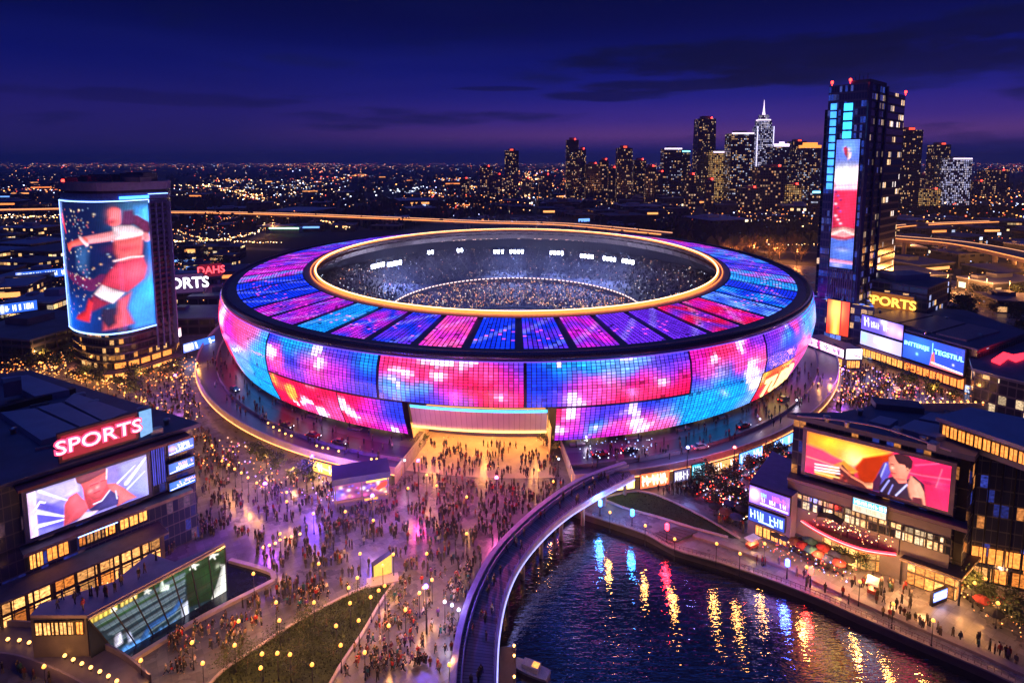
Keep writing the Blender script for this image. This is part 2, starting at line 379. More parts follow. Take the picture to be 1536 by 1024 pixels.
cm2 = g.m('MULTIPLY_ADD', cn2, 4.0, -2.1, clamp=True)
col = g.mix(g.m('MULTIPLY', cm2, .30), col, g.mix(.5, col, (.03, .018, .13, 1), 'SCREEN'))
col = g.mix(1.0, col, g.ramp(el, [(.0, (1, 1, 1)), (.09, (.95, .95, .95)), (.16, (.4, .7, .8)), (.22, (.15, .55, .58)), (.5, (.15, .45, .5)), (.9, (1, 1, 1))]), 'MULTIPLY')
sky = g.new('ShaderNodeTexSky', a_sky_type='NISHITA'); sky.sun_disc = False; sky.sun_elevation = math.radians(-4); sky.sun_rotation = math.radians(20)
ad = g.mix(1.0, g.mix(1.0, sky.outputs[0], (.004, .004, .006, 1), 'MULTIPLY'), col, 'ADD')
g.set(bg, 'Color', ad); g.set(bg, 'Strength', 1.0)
sl = bpy.data.lights.new('moonlight', 'SUN'); sl.energy = .05; sl.angle = math.radians(8); sl.color = (.4, .5, 1)
so = bpy.data.objects.new('moonlight', sl); COL.objects.link(so); so.rotation_euler = (math.radians(40), 0, math.radians(200))
# ================================================================ the lie of the land
CX, CY = 2.0, 306.0
PRZ = [3.5, 5.0, 10, 15, 19.5, 24, 27.2, 28.5]; PRA = [126.5, 128.6, 131.8, 133.8, 134.7, 134.3, 133, 132]; PRB = [149.2, 150.8, 152.2, 153, 153.2, 152.4, 151, 150]
def prof(z): return float(np.interp(z, PRZ, PRA)), float(np.interp(z, PRZ, PRB))
def ep(th, a, b, z): return (CX+a*math.sin(th), CY-b*math.cos(th), z)     # th = 0 faces the camera, positive to the right
def fp(th, z, off=0): a, b = prof(z); return ep(th, a+off, b+off, z)
def th_at(x, y, z, a, b):     # azimuth of the near-side point of ellipse (a, b) at height z seen at photo column x
    best = None
    for i in range(-1500, 1501):
        th = i/1000; p = ep(th, a, b, z); q = pix(*p); e = abs(q[0]-x)
        if best is None or e < best[0]: best = (e, th)
    return best[1]
def ellipse(a, b, n=72, z=None): return [(CX+a*math.cos(2*PI*i/n), CY+b*math.sin(2*PI*i/n)) for i in range(n)]
WATER = [gp(*p) for p in ((700, 1060), (742, 985), (748, 930), (757, 885), (785, 835), (822, 792), (858, 764), (905, 778), (968, 799), (1012, 822), (1080, 842), (1152, 866), (1225, 894), (1300, 927), (1370, 957), (1440, 986), (1500, 1012), (1580, 1050))]
WATER += [(84, 70), (60, 40), (-10, 38), (-10, 74)]
PIT = ellipse(116, 138, 96)
mg, g, p = newmat('far_ground_mat'); cc = g.coord()
f = g.noise(cc, .006, 6, .6); f2 = g.noise(cc, .06, 3)
g.set(p, 'Base Color', g.ramp(g.m('ADD', g.m('MULTIPLY', f, .7), g.m('MULTIPLY', f2, .3)), [(.3, (.008, .012, .014)), (.5, (.03, .032, .045)), (.7, (.014, .02, .02))])); g.set(p, 'Roughness', .9); g.set(p, 'Specular IOR Level', .2)
m = MB(); m.fill([(-14000, -300), (14000, -300), (14000, 16000), (-14000, 16000)], -.03, holes=[WATER, PIT]); K(m.build('ground', mg), 'structure')
# paving
mp, g, p = newmat('plaza_paving'); cc = g.coord(); s = g.sep(cc)
def seams(g, s, w, ang, wd):
    a = g.m('ADD', g.m('MULTIPLY', s[0], math.cos(ang)/w), g.m('MULTIPLY', s[1], math.sin(ang)/w)); fr = g.m('FRACT', a)
    return g.m('LESS_THAN', g.m('MINIMUM', fr, g.m('SUBTRACT', 1.0, fr)), wd/w), g.m('FLOOR', a)
l1, c1 = seams(g, s, 1.6, .62, .05); l2, c2 = seams(g, s, 1.6, .62+PI/2, .05); l3, c3 = seams(g, s, 12.8, .62, .28); l4, c4_ = seams(g, s, 12.8, .62+PI/2, .28)
big = g.noise(cc, .045, 5, .6); fine = g.noise(cc, .9, 4, .6); wn = g.white(g.comb(c1, c2, 1.0))[0]
tone = g.m('ADD', g.m('ADD', g.m('MULTIPLY', big, .5), g.m('MULTIPLY', fine, .25)), g.m('MULTIPLY', wn, .16))
cl = g.ramp(tone, [(.3, (.06, .062, .08)), (.5, (.145, .145, .175)), (.72, (.27, .265, .31))])
cl = g.mix(g.m('MULTIPLY', g.m('MAXIMUM', l1, l2), .45), cl, (.08, .08, .09, 1)); cl = g.mix(g.m('MULTIPLY', g.m('MAXIMUM', l3, l4), .5), cl, (.12, .10, .11, 1))
g.set(p, 'Base Color', cl); g.set(p, 'Roughness', g.m('MULTIPLY_ADD', g.noise(cc, .12, 4, .65), .62, .0, clamp=True)); g.set(p, 'Specular IOR Level', .5)
g.set(p, 'Normal', g.bump(g.m('ADD', fine, g.m('MULTIPLY', wn, .5)), .12, .03))
PLAZA = [(-300, 60), (-130, 40), (-60, 30), (130, 30), (240, 60), (300, 200), (300, 420), (150, 500), (-150, 500), (-300, 420)]
m = MB(); m.fill(PLAZA, 0, holes=[WATER, PIT]); K(m.build('plaza', mp), 'structure')
# water and quay wall
mw, g, p = newmat('water_mat'); cc = g.coord()
sv = g.comb(g.m('MULTIPLY', g.sep(cc)[0], .32), g.sep(cc)[1], 0.0)
h = g.m('ADD', g.m('MULTIPLY', g.noise(sv, 1.1, 3, .5), .6), g.m('MULTIPLY', g.noise(sv, 3.6, 2, .5), .25))
g.set(p, 'Base Color', (.0015, .003, .010, 1)); g.set(p, 'Roughness', .035); g.set(p, 'IOR', 2.7); g.set(p, 'Specular IOR Level', .8); g.set(p, 'Normal', g.bump(g.m('MULTIPLY', h, g.m('MULTIPLY_ADD', g.noise(cc, .06, 3), 1.8, -.1, clamp=False)), .5, .5))
WZ = -1.7
m = MB(); m.fill(WATER, WZ); K(m.build('water', mw), 'structure')
m = MB(); n = len(WATER)
for i in range(n):
    a, b = WATER[i], WATER[(i+1) % n]; m.quad((a[0], a[1], -.001), (b[0], b[1], -.001), (b[0], b[1], WZ-1), (a[0], a[1], WZ-1))
K(m.build('quay_bank', plain('quay_stone', (.09, .085, .085), .8, bump=.3)), 'structure')

hz = bpy.data.materials.new('haze_air'); hz.use_nodes = True; hz.node_tree.nodes.clear(); g = G(hz.node_tree); ou = g.new('ShaderNodeOutputMaterial'); pv_ = g.new('ShaderNodeVolumePrincipled')
g.set(pv_, 'Color', (.5, .65, 1, 1)); g.set(pv_, 'Density', HAZE); g.L.new(pv_.outputs[0], ou.inputs['Volume'])
if HAZE > 0:
    m = MB(); m.box(0, 7850, -9, 28100, 16400, 260); K(m.build('haze', hz), 'stuff')
# ================================================================ stadium
stad = empty('stadium', (CX, CY, 0)); T(stad, 'huge oval stadium wrapped in blue and pink screen panels with a glowing orange roof ring', 'stadium')
B_=(.003,.035,.85); C_=(.005,.36,1.1); Rr=(1,.005,.075); M_=(.75,.015,.65); P_=(.17,.025,.85); Wh=(1.5,1.1,1.8); K_=(1.2,.08,.40); L_=(.16,.42,1.3); D_=(.01,.04,.42); Y_=(1.3,.55,.07); O_=(1.1,.13,.02)
SEC = {
 'a': [(335,470,Wh,7),(352,450,K_,7),(345,500,M_,6),(368,480,K_,7),(388,515,C_,6),(395,560,C_,6),(362,540,L_,6),(342,530,Rr,6),(378,580,C_,6),(350,560,Wh,4),(332,440,Rr,6),(372,455,Rr,6),(390,480,K_,4)],
 'b': [(405,500,B_,7),(440,505,C_,5),(465,516,C_,5),(472,528,Wh,2.5),(402,528,Wh,3),(412,540,K_,4),(425,562,M_,6),(452,565,P_,7),(487,548,Wh,3.2),(486,552,K_,6),(505,565,M_,5),(520,540,B_,7),(550,540,C_,4),(555,560,B_,8),(540,585,B_,8),(560,605,B_,6),(510,590,P_,6),(480,578,M_,5),(440,540,B_,5),(500,520,B_,7),(450,590,P_,6)],
 'bl1': [(405,570,Rr,5),(416,575,Y_,1.6),(425,585,Rr,4),(436,588,Y_,1.8),(446,600,Wh,1.3),(452,590,Rr,3),(460,602,Wh,2.2),(466,612,K_,2),(474,600,Rr,3),(480,610,Wh,2.4),(490,622,Wh,3),(497,608,K_,3),(500,630,K_,3),(420,600,Rr,6),(455,622,Rr,5),(412,590,Rr,4),(500,600,Rr,3)],
 'bl2': [(515,600,Wh,2.4),(524,612,Wh,3),(532,622,Wh,3.2),(541,634,K_,3),(530,600,Rr,4),(552,612,M_,4),(550,640,Rr,4),(558,628,K_,3),(575,612,B_,5),(600,620,B_,5),(580,630,P_,4),(590,645,Wh,2.2),(600,648,M_,4),(570,648,M_,3),(512,630,Rr,4)],
 'c': [(572,535,K_,4),(600,540,Rr,6),(618,533,K_,4),(640,536,Wh,3.6),(668,540,Wh,3),(700,538,Wh,3.4),(700,548,K_,5),(722,536,Wh,3.4),(765,545,B_,7),(780,560,B_,6),(655,567,Wh,3.0),(656,568,K_,5.5),(605,562,Wh,2),(604,560,K_,4),(570,562,M_,4),(572,577,C_,3),(600,582,C_,3),(630,589,C_,2.4),(590,579,Wh,1.4),(575,598,B_,5),(620,600,B_,5),(650,600,B_,5),(670,598,P_,4),(690,606,B_,4),(715,598,Rr,6),(740,575,Rr,7),(770,595,Rr,7),(752,598,Wh,1.8),(752,598,K_,3.5),(700,568,Rr,7),(727,568,K_,2.5),(630,562,Rr,6),(680,580,Rr,6),(590,548,Rr,5),(725,605,Rr,5)],
 'd': [(795,545,B_,6),(798,580,B_,6),(812,560,B_,6),(846,552,C_,5),(850,545,Wh,1.6),(870,540,C_,5),(905,536,L_,4),(940,533,Wh,3),(965,530,L_,4),(985,532,P_,4),(1000,545,B_,5),(1028,545,B_,6),(840,575,B_,5),(905,553,C_,4),(928,560,L_,4),(945,550,L_,3),(960,562,B_,5),(880,578,B_,6),(860,600,Wh,3),(875,592,K_,4),(895,590,K_,4),(860,590,M_,4),(930,585,Rr,6),(960,582,Rr,5),(990,568,Wh,2.6),(988,570,K_,5),(1020,570,Rr,6),(1030,562,Rr,4),(815,603,B_,6),(1010,555,P_,4),(835,590,B_,5),(920,596,Rr,5),(990,585,Rr,5),(1028,585,Rr,5)],
 'r2': [(838,625,Rr,4),(848,636,Wh,2.4),(838,645,M_,4),(863,614,Wh,2),(865,620,K_,3.5),(862,640,M_,4),(868,655,P_,4),(880,628,B_,4),(896,637,Wh,1.8),(896,637,C_,3.4),(915,612,B_,5),(912,650,M_,3),(925,640,K_,3),(945,615,Wh,3.6),(950,632,Wh,3.6),(965,640,Wh,3),(975,625,K_,4),(985,640,K_,4),(975,610,B_,4),(1000,606,B_,4),(1000,626,C_,4),(1020,620,C_,5),(930,622,P_,4),(840,660,P_,4),(890,610,P_,4),(1025,600,C_,5)],
 'e': [(1043,520,M_,4),(1060,510,Rr,6),(1085,512,Rr,6),(1108,508,Wh,3),(1112,520,Wh,2.2),(1095,520,K_,5),(1135,495,P_,5),(1070,542,Wh,2.4),(1066,548,K_,4),(1050,538,Rr,5),(1090,535,Rr,5),(1108,540,K_,3),(1128,540,Wh,3),(1124,556,Wh,3.4),(1130,575,Wh,4.5),(1050,560,B_,5),(1080,570,C_,5),(1100,560,B_,5),(1060,590,C_,5),(1100,590,C_,6),(1085,605,C_,5),(1120,595,L_,4),(1045,610,C_,5),(1100,575,C_,4),(1120,520,M_,5),(1135,525,K_,4),(1060,575,P_,3),(1040,545,M_,4)],
 'f': [(1160,490,P_,5),(1174,481,Wh,2.2),(1175,488,B_,6),(1192,500,B_,6),(1200,470,C_,5),(1180,455,M_,5),(1192,487,K_,2.4),(1168,515,B_,6),(1202,520,K_,5),(1205,450,C_,6),(1155,510,P_,5),(1186,520,B_,5),(1178,500,C_,3),(1208,490,C_,5),(1160,475,M_,5)],
 'gold': [(1142,560,Y_,4),(1150,580,Rr,4),(1165,545,O_,4),(1180,525,Y_,4),(1170,570,Rr,4),(1190,510,O_,3),(1190,545,K_,3),(1155,560,O_,4)],
}
from mathutils import noise as mnoise
# locate every photo sample on the real surface: (azimuth, height)
_th = np.linspace(-2.1, 2.1, 1400); _z = np.linspace(4.8, 27.4, 68)
_S = []
for z in _z:
    a, b = prof(z)
    X = CX+a*np.sin(_th); Y = CY-b*np.cos(_th); Z = z-CAMH
    ff = Y*math.cos(PITCH)-Z*math.sin(PITCH); uu = Y*math.sin(PITCH)+Z*math.cos(PITCH)
    px = 768+FP*X/ff; py = 342-FP*uu/ff
    vis = (X*(np.sin(_th)/a)+(Y)*(-np.cos(_th)/b)) < 0
    _S.append(np.stack([px, py, _th, np.full_like(_th, z), vis], 1))
_S = np.concatenate(_S); _S = _S[_S[:, 4] > 0]
def on_facade(x, y):
    k = np.argmin((_S[:, 0]-x)**2+(_S[:, 1]-y)**2); return float(_S[k, 2]), float(_S[k, 3])
CP = {}
for k, L in SEC.items():
    CP[k] = []
    for x, y, c, r in L: th, z = on_facade(x, y); CP[k].append((th*140, z, c, r*(.46 if c is Wh else .92)))
def sec_color(k, th, z, rnd):
    if k in CP:
        w = 0; c = np.zeros(3); nz_ = mnoise.noise_vector(Vector((th*16, z*.16, 3.1)))*3.2+mnoise.noise_vector(Vector((th*42, z*.4, 9.1)))*1.3; qx = th*140+nz_.x*1.2; qz = z+nz_.y*.8
        for t, zz, col, r in CP[k]:
            d = ((qx-t)**2+((qz-zz)*1.5)**2)/(r*r); q = math.exp(-min(d, 60))+1e-5/(1+d); q *= (30/(r*r)+.6); w += q; c += q*np.array(col)
        c = c/w
    else:
        s = hash(k) % 97; ph = (ord(k[-1]) % 7)*1.3
        n1 = math.sin(th*11+ph)+math.sin(th*23+z*.35+ph*2); n2 = math.sin(th*17-z*.3+ph)+math.sin(th*31+z*.12)
        c = np.array(B_)*(1.2-.4*n2)+np.array(Rr)*max(0, n1)*.8+np.array(C_)*max(0, n2)*.5
        c = np.clip(c/1.3, 0, 1.2)
    j = rnd.uniform(.72, 1.18)
    if rnd.random() < .07: j *= 1.25
    return tuple(np.clip(c*j, 0, 2.4))
t = lambda x, z: th_at(x, 0, z, *prof(z))
tA, tB, tC, tD, tE = t(400, 22), t(566, 20), t(788, 20), t(1037, 20), t(1149, 22)
tb1, tb2, tb3 = t(508, 12), t(607, 10), t(833, 10)
tg = t(1139, 12); tgE = tg+.215
CELLT = 1.42/141
ledm = attr_emit('led_cells', 1.6, (1, 1), gap=.09)
def led(name, key, t0, t1, z0, z1, n=None):
    m = MB(); rnd = random.Random(len(key)*31+int(t0*1000)); nc = max(2, round((t1-t0)/CELLT)); nr = max(2, round((z1-z0)/(.80)))
    for i in range(nc):
        for j in range(nr):
            a, b = t0+(t1-t0)*i/nc, t0+(t1-t0)*(i+1)/nc; c, d = z0+(z1-z0)*j/nr, z0+(z1-z0)*(j+1)/nr
            cc_ = sec_color(key, (a+b)/2, (c+d)/2, rnd); kk_ = .72 if i % 9 == 0 or j % 6 == 0 else 1.0; kk_ *= .35 if rnd.random() < .006 else 1
            m.face((fp(a, c, .25), fp(b, c, .25), fp(b, d, .25), fp(a, d, .25)), 0, tuple(q_*kk_ for q_ in cc_), ((0, 0), (1, 0), (1, 1), (0, 1)))
    return m.build(name, ledm, stad)
gz = .0026
led('screen_panel', 'b', tA+gz, tB-gz, 15.4, 27.2); led('screen_panel', 'c', tB+gz, tC-gz, 15.4, 27.2); led('screen_panel', 'd', tC+gz, tD-gz, 15.4, 27.2)
led('screen_panel', 'bl1', tA+gz, tb1-gz/3, 5.0, 14.9); led('screen_panel', 'bl2', tb1+gz/3, tb2, 5.0, 14.9)
led('screen_panel', 'r2', tb3, tD-gz, 5.0, 14.9)
led('screen_panel', 'e', tD+gz*.4, tE-gz, 15.2, 27.2); led('screen_panel', 'e', tD-gz, tg-gz, 5.0, 15.15)
led('screen_panel', 'f', tE+gz, tE+.62, 15.2, 27.2); led('screen_panel', 'gold', tg+gz, tgE-.003, 5.0, 14.9); led('screen_panel', 'f', tgE, tE+.62, 5.0, 15.15)
led('screen_panel', 'a', tA-.72, tA-gz, 5.0, 27.2)
q = [tE+.625+(2*PI-(tE+.625)+(tA-.725))*k/5 for k in range(6)]
for k in range(5): led('screen_panel', 'z%d' % k, q[k]+gz, q[k+1]-gz, 5.0, 27.2)
# gold lettering on the right-hand panel
a0, a1 = tg+.01, tgE-.01; am = (a0+a1)/2
tm = text_mesh('TUBR', 6.4, lambda x, y, d: fp(am+x/140, 8.7+y+x*.03, .35+d), .25, stretch=(a1-a0)/.185, bold=.03); tm.build('panel_lettering', emit('gold_letters', (1, .68, .22), 2.4), stad)
tm = text_mesh('TUBR', 7.4, lambda x, y, d: fp(am+x/138, 8.7+y+x*.03, .28+d), .05, stretch=(a1-a0)/.215, bold=.08); tm.build('panel_lettering_outline', emit('letter_outline', (.8, .06, .02), .9), stad)
# backing shell, rim, ground floor
def shell(name, zs, mat, t0=0, t1=2*PI, n=180, off=0, parent=stad):
    m = MB()
    for i in range(n):
        a, b = t0+(t1-t0)*i/n, t0+(t1-t0)*(i+1)/n
        for c, d in zip(zs, zs[1:]): m.face((fp(a, c, off), fp(b, c, off), fp(b, d, off), fp(a, d, off)), 0, uv=((a*140, c), (b*140, c), (b*140, d), (a*140, d)), sm=True)
    return m.build(name, mat, parent)
dkb = plain('facade_backing', (.02, .022, .05), .4, .5)
shell('facade_shell', [15.1, 20, 24, 27.2, 28.5], dkb); shell('facade_shell', [4.7, 10, 15, 15.1], dkb, tb3, tb2+2*PI)
m = MB(); m.tube([ep(2*PI*i/180, 132.3, 150.3, 28.3) for i in range(180)], 1.3, 10, closed=True); m.build('roof_rim', plain('rim_metal', (.03, .035, .09), .3, .7), stad)
m = MB(); m.tube([ep(2*PI*i/180, 133.9, 151.9, 27.3) for i in range(180)], .16, 6, closed=True); m.build('rim_light', emit('rim_violet', (.25, .1, 1), .7, sample=False), stad)
def annulus(m, a0, b0, z0, a1, b1, z1, t0=0, t1=2*PI, n=180, mi=0, sm=True, flip=False):
    for i in range(n):
        a, b = t0+(t1-t0)*i/n, t0+(t1-t0)*(i+1)/n
        P = (ep(a, a0, b0, z0), ep(b, a0, b0, z0), ep(b, a1, b1, z1), ep(a, a1, b1, z1)); w = math.hypot(a1-a0, z1-z0) if abs(a1-a0) > .01 or abs(z1-z0) > .01 else 1
        m.face(P[::-1] if flip else P, mi, uv=(((a*140, 0), (b*140, 0), (b*140, w), (a*140, w))[::-1] if flip else ((a*140, 0), (b*140, 0), (b*140, w), (a*140, w))), sm=sm)
IA, IB, IZ = 96, 119, 32.0
m = MB(); annulus(m, 132, 150, 28.6, IA+1, IB+1, IZ-.2); annulus(m, 132, 150, 27.4, IA+1, IB+1, 28.6, flip=True); m.build('roof_deck', ROOFD, stad)
RS = [(430,440,B_),(455,460,M_),(510,478,C_),(575,490,B_),(668,500,K_),(735,500,B_),(805,505,B_),(872,500,M_),(930,495,P_),(985,483,P_),(1045,468,Rr),(1100,455,L_),(1130,435,B_),(1140,415,C_),(1130,398,B_),(1100,380,P_),(1050,368,M_),(1000,360,Rr),(930,352,M_),(860,349,K_),(770,347,L_),(700,350,K_),(640,356,P_),(580,362,P_),(520,368,P_),(470,377,B_),(430,385,M_),(405,396,P_),(390,408,M_),(385,423,B_),(400,435,B_)]
RT = []
for x, y, c in RS:
    X, Y = gp(x, y, 30); RT.append((math.atan2((X-CX)/132, -(Y-CY)/150) % (2*PI), c))
roofm = attr_emit('roof_led', 1.9, (1, 1), gap=.13)
NP = 54; pos = lambda th, k, z=0: ep(th, 132-4.0+(IA-132+4+5.2)*k, 150-4.0+(IB-150+4+5.2)*k, 28.95+(IZ-.35-28.75)*k+.12)
for i in range(NP):
    rnd = random.Random(i*7+1); t0, t1 = 2*PI*(i+.075)/NP, 2*PI*(i+.925)/NP; tm_ = ((t0+t1)/2) % (2*PI)
    base = np.array(min(RT, key=lambda q: abs((q[0]-tm_+PI) % (2*PI)-PI))[1]); m = MB(); nc, nr = 9, 22; al = np.array(rnd.choice([B_, P_, M_, C_])); ph = rnd.uniform(0, 6)
    for a in range(nc):
        st = rnd.uniform(.55, 1.0)
        for b in range(nr):
            u0, u1 = t0+(t1-t0)*a/nc, t0+(t1-t0)*(a+1)/nc; v0, v1 = b/nr, (b+1)/nr
            k = .5+.5*math.sin(ph+b*.55+a*.35+math.sin(a*.9+ph)); c = base*(.2+.8*k)+al*(1-k)*.75; c = c+np.array([.25, .3, .5])*max(0, math.sin(ph*3+b*.35-a*.5)-.75)*1.6
            if 5 <= b <= 12 and rnd.random() < .10: c = c+np.array(K_)*.6
            c = c*st*rnd.uniform(.72, 1.15)*np.array([.8, .8, 1])
            if rnd.random() < .02: c = c*.25
            m.face((pos(u0, v0), pos(u1, v0), pos(u1, v1), pos(u0, v1)), 0, tuple(c), ((0, 0), (1, 0), (1, 1), (0, 1)))
    m.build('roof_panel', roofm, stad)
ring = [ep(2*PI*i/200, IA, IB, IZ+.3) for i in range(200)]
m = MB(); m.tube(ring, .55, 8, closed=True); m.build('ring_light', emit('ring_amber', (1, .24, .04), 1.8, var=.15), stad)
m = MB(); m.tube([ep(2*PI*i/200, IA-.1, IB-.1, IZ+.75) for i in range(200)], .26, 6, closed=True); m.build('ring_core', emit('ring_core_mat', (1, .58, .26), 4.5, var=.1), stad)
m = MB(); annulus(m, IA+4.6, IB+4.6, IZ-.15, IA+.7, IB+.7, IZ+.1); annulus(m, IA+.2, IB+.2, IZ+.1, IA+.2, IB+.2, IZ-.5, flip=True); m.build('ring_lip', plain('lip_metal', (.45, .35, .33), .35, .4), stad)
m = MB(); m.tube([ep(2*PI*i/200, IA+1.9, IB+1.9, IZ+.35) for i in range(200)], .16, 6, closed=True); m.build('ring_light', emit('ring_outer', (1, .22, .05), 2, sample=False), stad)
# fascia with bays under the roof edge, then the bowl
m = MB(); annulus(m, IA+2, IB+2, IZ-1.6, IA+5, IB+5, 25.0, flip=True, sm=False); NB = 84
for i in range(NB):
    t0, t1 = 2*PI*(i+.16)/NB, 2*PI*(i+.84)/NB
    m.face((ep(t1, IA+2.7, IB+2.7, IZ-2.9), ep(t0, IA+2.7, IB+2.7, IZ-2.9), ep(t0, IA+4.1, IB+4.1, 26.9), ep(t1, IA+4.1, IB+4.1, 26.9)), 1)
for i in range(NB): m.bar(ep(2*PI*i/NB, IA+2.2, IB+2.2, IZ-1.7), ep(2*PI*i/NB, IA+4.6, IB+4.6, 25.2), .35, .5)
m.build('inner_fascia', [plain('fascia_panel', (.5, .42, .48), .6), plain('bay_dark', (.012, .014, .035), .3)], stad)
m = MB(); annulus(m, IA+5.2, IB+5.2, 25.1, 116, 138, 25.1, flip=True); annulus(m, 116, 138, 27.4, 116, 138, -7, flip=True, n=120); m.build('bowl_wall', plain('bowl_wall_mat', (.05, .05, .10), .7), stad)
seat, g, p = newmat('seating_mat'); u = g.sep(g.coord('UV')); fr = g.m('FRACT', g.m('MULTIPLY', u[1], 1.1)); fr2 = g.m('FRACT', g.m('DIVIDE', u[0], 16.0)); ais = g.m('LESS_THAN', fr2, .07)
g.set(p, 'Base Color', g.mix(g.m('MULTIPLY', g.m('LESS_THAN', fr, .3), .7), g.mix(ais, g.mix(g.noise(g.coord(), .5, 4, .7), (.03, .035, .09, 1), (.12, .12, .24, 1)), (.28, .27, .3, 1)), (.02, .02, .03, 1))); g.set(p, 'Roughness', .7)
m = MB(); annulus(m, 66, 78, 5.5, 110, 133, 17.5, flip=False); m.build('upper_tier', seat, stad)
m = MB(); annulus(m, 38, 42, -5.2, 65, 77, 3.0); m.build('lower_tier', seat, stad)
m = MB(); annulus(m, 66, 78, 3.0, 66, 78, 5.4, flip=True); m.build('tier_wall', plain('tier_wall_mat', (.10, .09, .13), .6), stad)
m = MB(); annulus(m, 38, 42, -5.2, 38, 42, -6.2, flip=True); m.build('pitch_wall', CONC, stad)
m = MB(); m.fill(ellipse(38.5, 42.5, 64), -6.2); m.build('pitch', plain('pitch_mat', (.42, .38, .42), .8, scale=.1), stad)
m = MB(); m.fill(ellipse(30, 34, 64), -6.19); m.build('pitch_turf', plain('turf', (.10, .22, .09), .8), stad)
m = MB()
for i in range(150):
    a, b = 2*PI*(i+.2)/150, 2*PI*(i+.75)/150; m.bar(ep(a, 65.7, 77.7, 5.2), ep(b, 65.7, 77.7, 5.2), .2, .45)
K(m.build('ribbon_light', emit('ribbon_mat', (1, .62, .55), 3.2, sample=False), stad), 'stuff')
m = MB()
for i in range(170):
    a = 2*PI*(i+.1)/170; b = 2*PI*(i+R.uniform(.3, .8))/170
    if R.random() < .7: m.bar(ep(a, IA+12, IB+12, 24.2), ep(b, IA+12, IB+12, 24.2), .3, .5)
K(m.build('gallery_light', emit('gallery_mat', (1, .6, .5), 7), stad), 'stuff')
# spectators: thousands of seated figures read as one mass
m = MB(); cols = [(.03, .035, .09), (.06, .07, .16), (.08, .04, .10), (.04, .05, .16), (.10, .10, .2), (.05, .045, .10)]
def tierpt(th, k, up):
    if up: return ep(th, 66+44*k, 78+55*k, 5.5+12*k)
    return ep(th, 38+27*k, 42+35*k, -5.2+8.2*k)
for i in range(5200):
    up = R.random() < .62; th = R.uniform(PI*.45, PI*1.55); q = tierpt(th, R.uniform(.03, .98), up); s_ = R.uniform(.5, .8)
    m.face((( q[0]-s_/2, q[1]-.2, q[2]), (q[0]+s_/2, q[1]-.2, q[2]), (q[0]+s_*.3, q[1], q[2]+1.0), (q[0]-s_*.3, q[1], q[2]+1.0)), 0, R.choice(cols))
sp = m.build('spectators', attr_plain('spectator_mat'), None); K(sp, 'stuff')
m = MB(); pc = [(1, .55, .25), (1, .75, .5), (1, .4, .2), (.7, .8, 1), (1, .35, .12)]
for i in range(2300):
    up = R.random() < .30; th = R.uniform(PI*.42, PI*1.58); k = R.uniform(.02, .98); q = tierpt(th, k, up); s_ = R.choice([.18, .24, .24, .36])*(1 if up else 1.15); c = R.choice(pc if up else pc[:2]+pc[4:]*2)
    if up and c[2] < .5 and R.random() < .4: c = (.7, .75, 1)
    e = R.uniform(.25, 1.0); m.box(q[0], q[1], q[2]+1.1, s_, s_, s_, col=tuple(x*e for x in c))
K(m.build('spectator_phone_lights', attr_emit('phone_mat', 2.8, sample=False), None), 'stuff')
# floodlight banks hung under the roof edge
FL = [(567, 400, 5), (592, 397, 5), (646, 380, 2), (748, 379, 3), (775, 379, 4), (835, 381, 4), (880, 386, 4), (914, 390, 4), (942, 394, 4), (690, 377, 2)]
NAMEF = {0: 'left end bank of', 9: 'small dim bank of'}
for k, (x, y, n) in enumerate(sorted(FL)):
    P = g3(x, y, 19.5); e = empty('floodlight_bank', P); T(e, '%s white floodlight bank from the left under the stadium roof' % ordi(k), 'floodlight', 'floodlight banks under the stadium roof')
    dx, dy = P[0]-CX, P[1]-CY; rz = math.atan2(dy, dx)+PI/2
    f_ = MB(); f_.bar((-n*1.25, 0, -.4), (n*1.25, 0, -.4), .25, .25); f_.bar((-n*1.25, 0, .9), (n*1.25, 0, .9), .25, .25); f_.bar((-n*.5, 0, .9), (-n*.5, .5, 7), .15, .15); f_.bar((n*.5, 0, .9), (n*.5, .5, 7), .15, .15); f_.build('frame', DARK, e, local=True)
    for i in range(n):
        l = MB()
        for zz in (0, .75): l.lathe(0, 0, [(.42, -.12), (.46, .0), (.3, .12)], 10)
        l = MB(); [l.lathe(-n*1.25+(i+.5)*2.5, 0, [(.6, z_-.2), (.72, z_+.75)], 10) for z_ in (-.2, 1.0)]; l.build('lamp', emit('flood_lens', (.75, .8, 1), 30, sample=False, var=.05), e, local=True)
    e.rotation_euler = (0, 0, rz)
    if n > 2:
        L = bpy.data.lights.new('flood', 'SPOT'); L.energy = 32000*n/4; L.color = (.35, .45, 1); L.spot_size = 1.9; L.spot_blend = .9; L.shadow_soft_size = 1.0
        lo = bpy.data.objects.new('flood_beam', L); COL.objects.link(lo); lo.location = (P[0]-dx*.02, P[1]-dy*.02, P[2]-.8); lo.rotation_euler = Vector((-dx*.32, (CY-P[1])*.32, -17)).to_track_quat('-Z', 'Y').to_euler()
# entrance
entw = win('entrance_hall', 2.5, 3.2, 1.4, ((1, .50, .13), (1, .68, .27)), 2.2, wall=(.25, .16, .08), gx=.06, gy=.08, rowbias=0, sample=True)
ga = plain('hall_wall', (.55, .42, .28), .6)
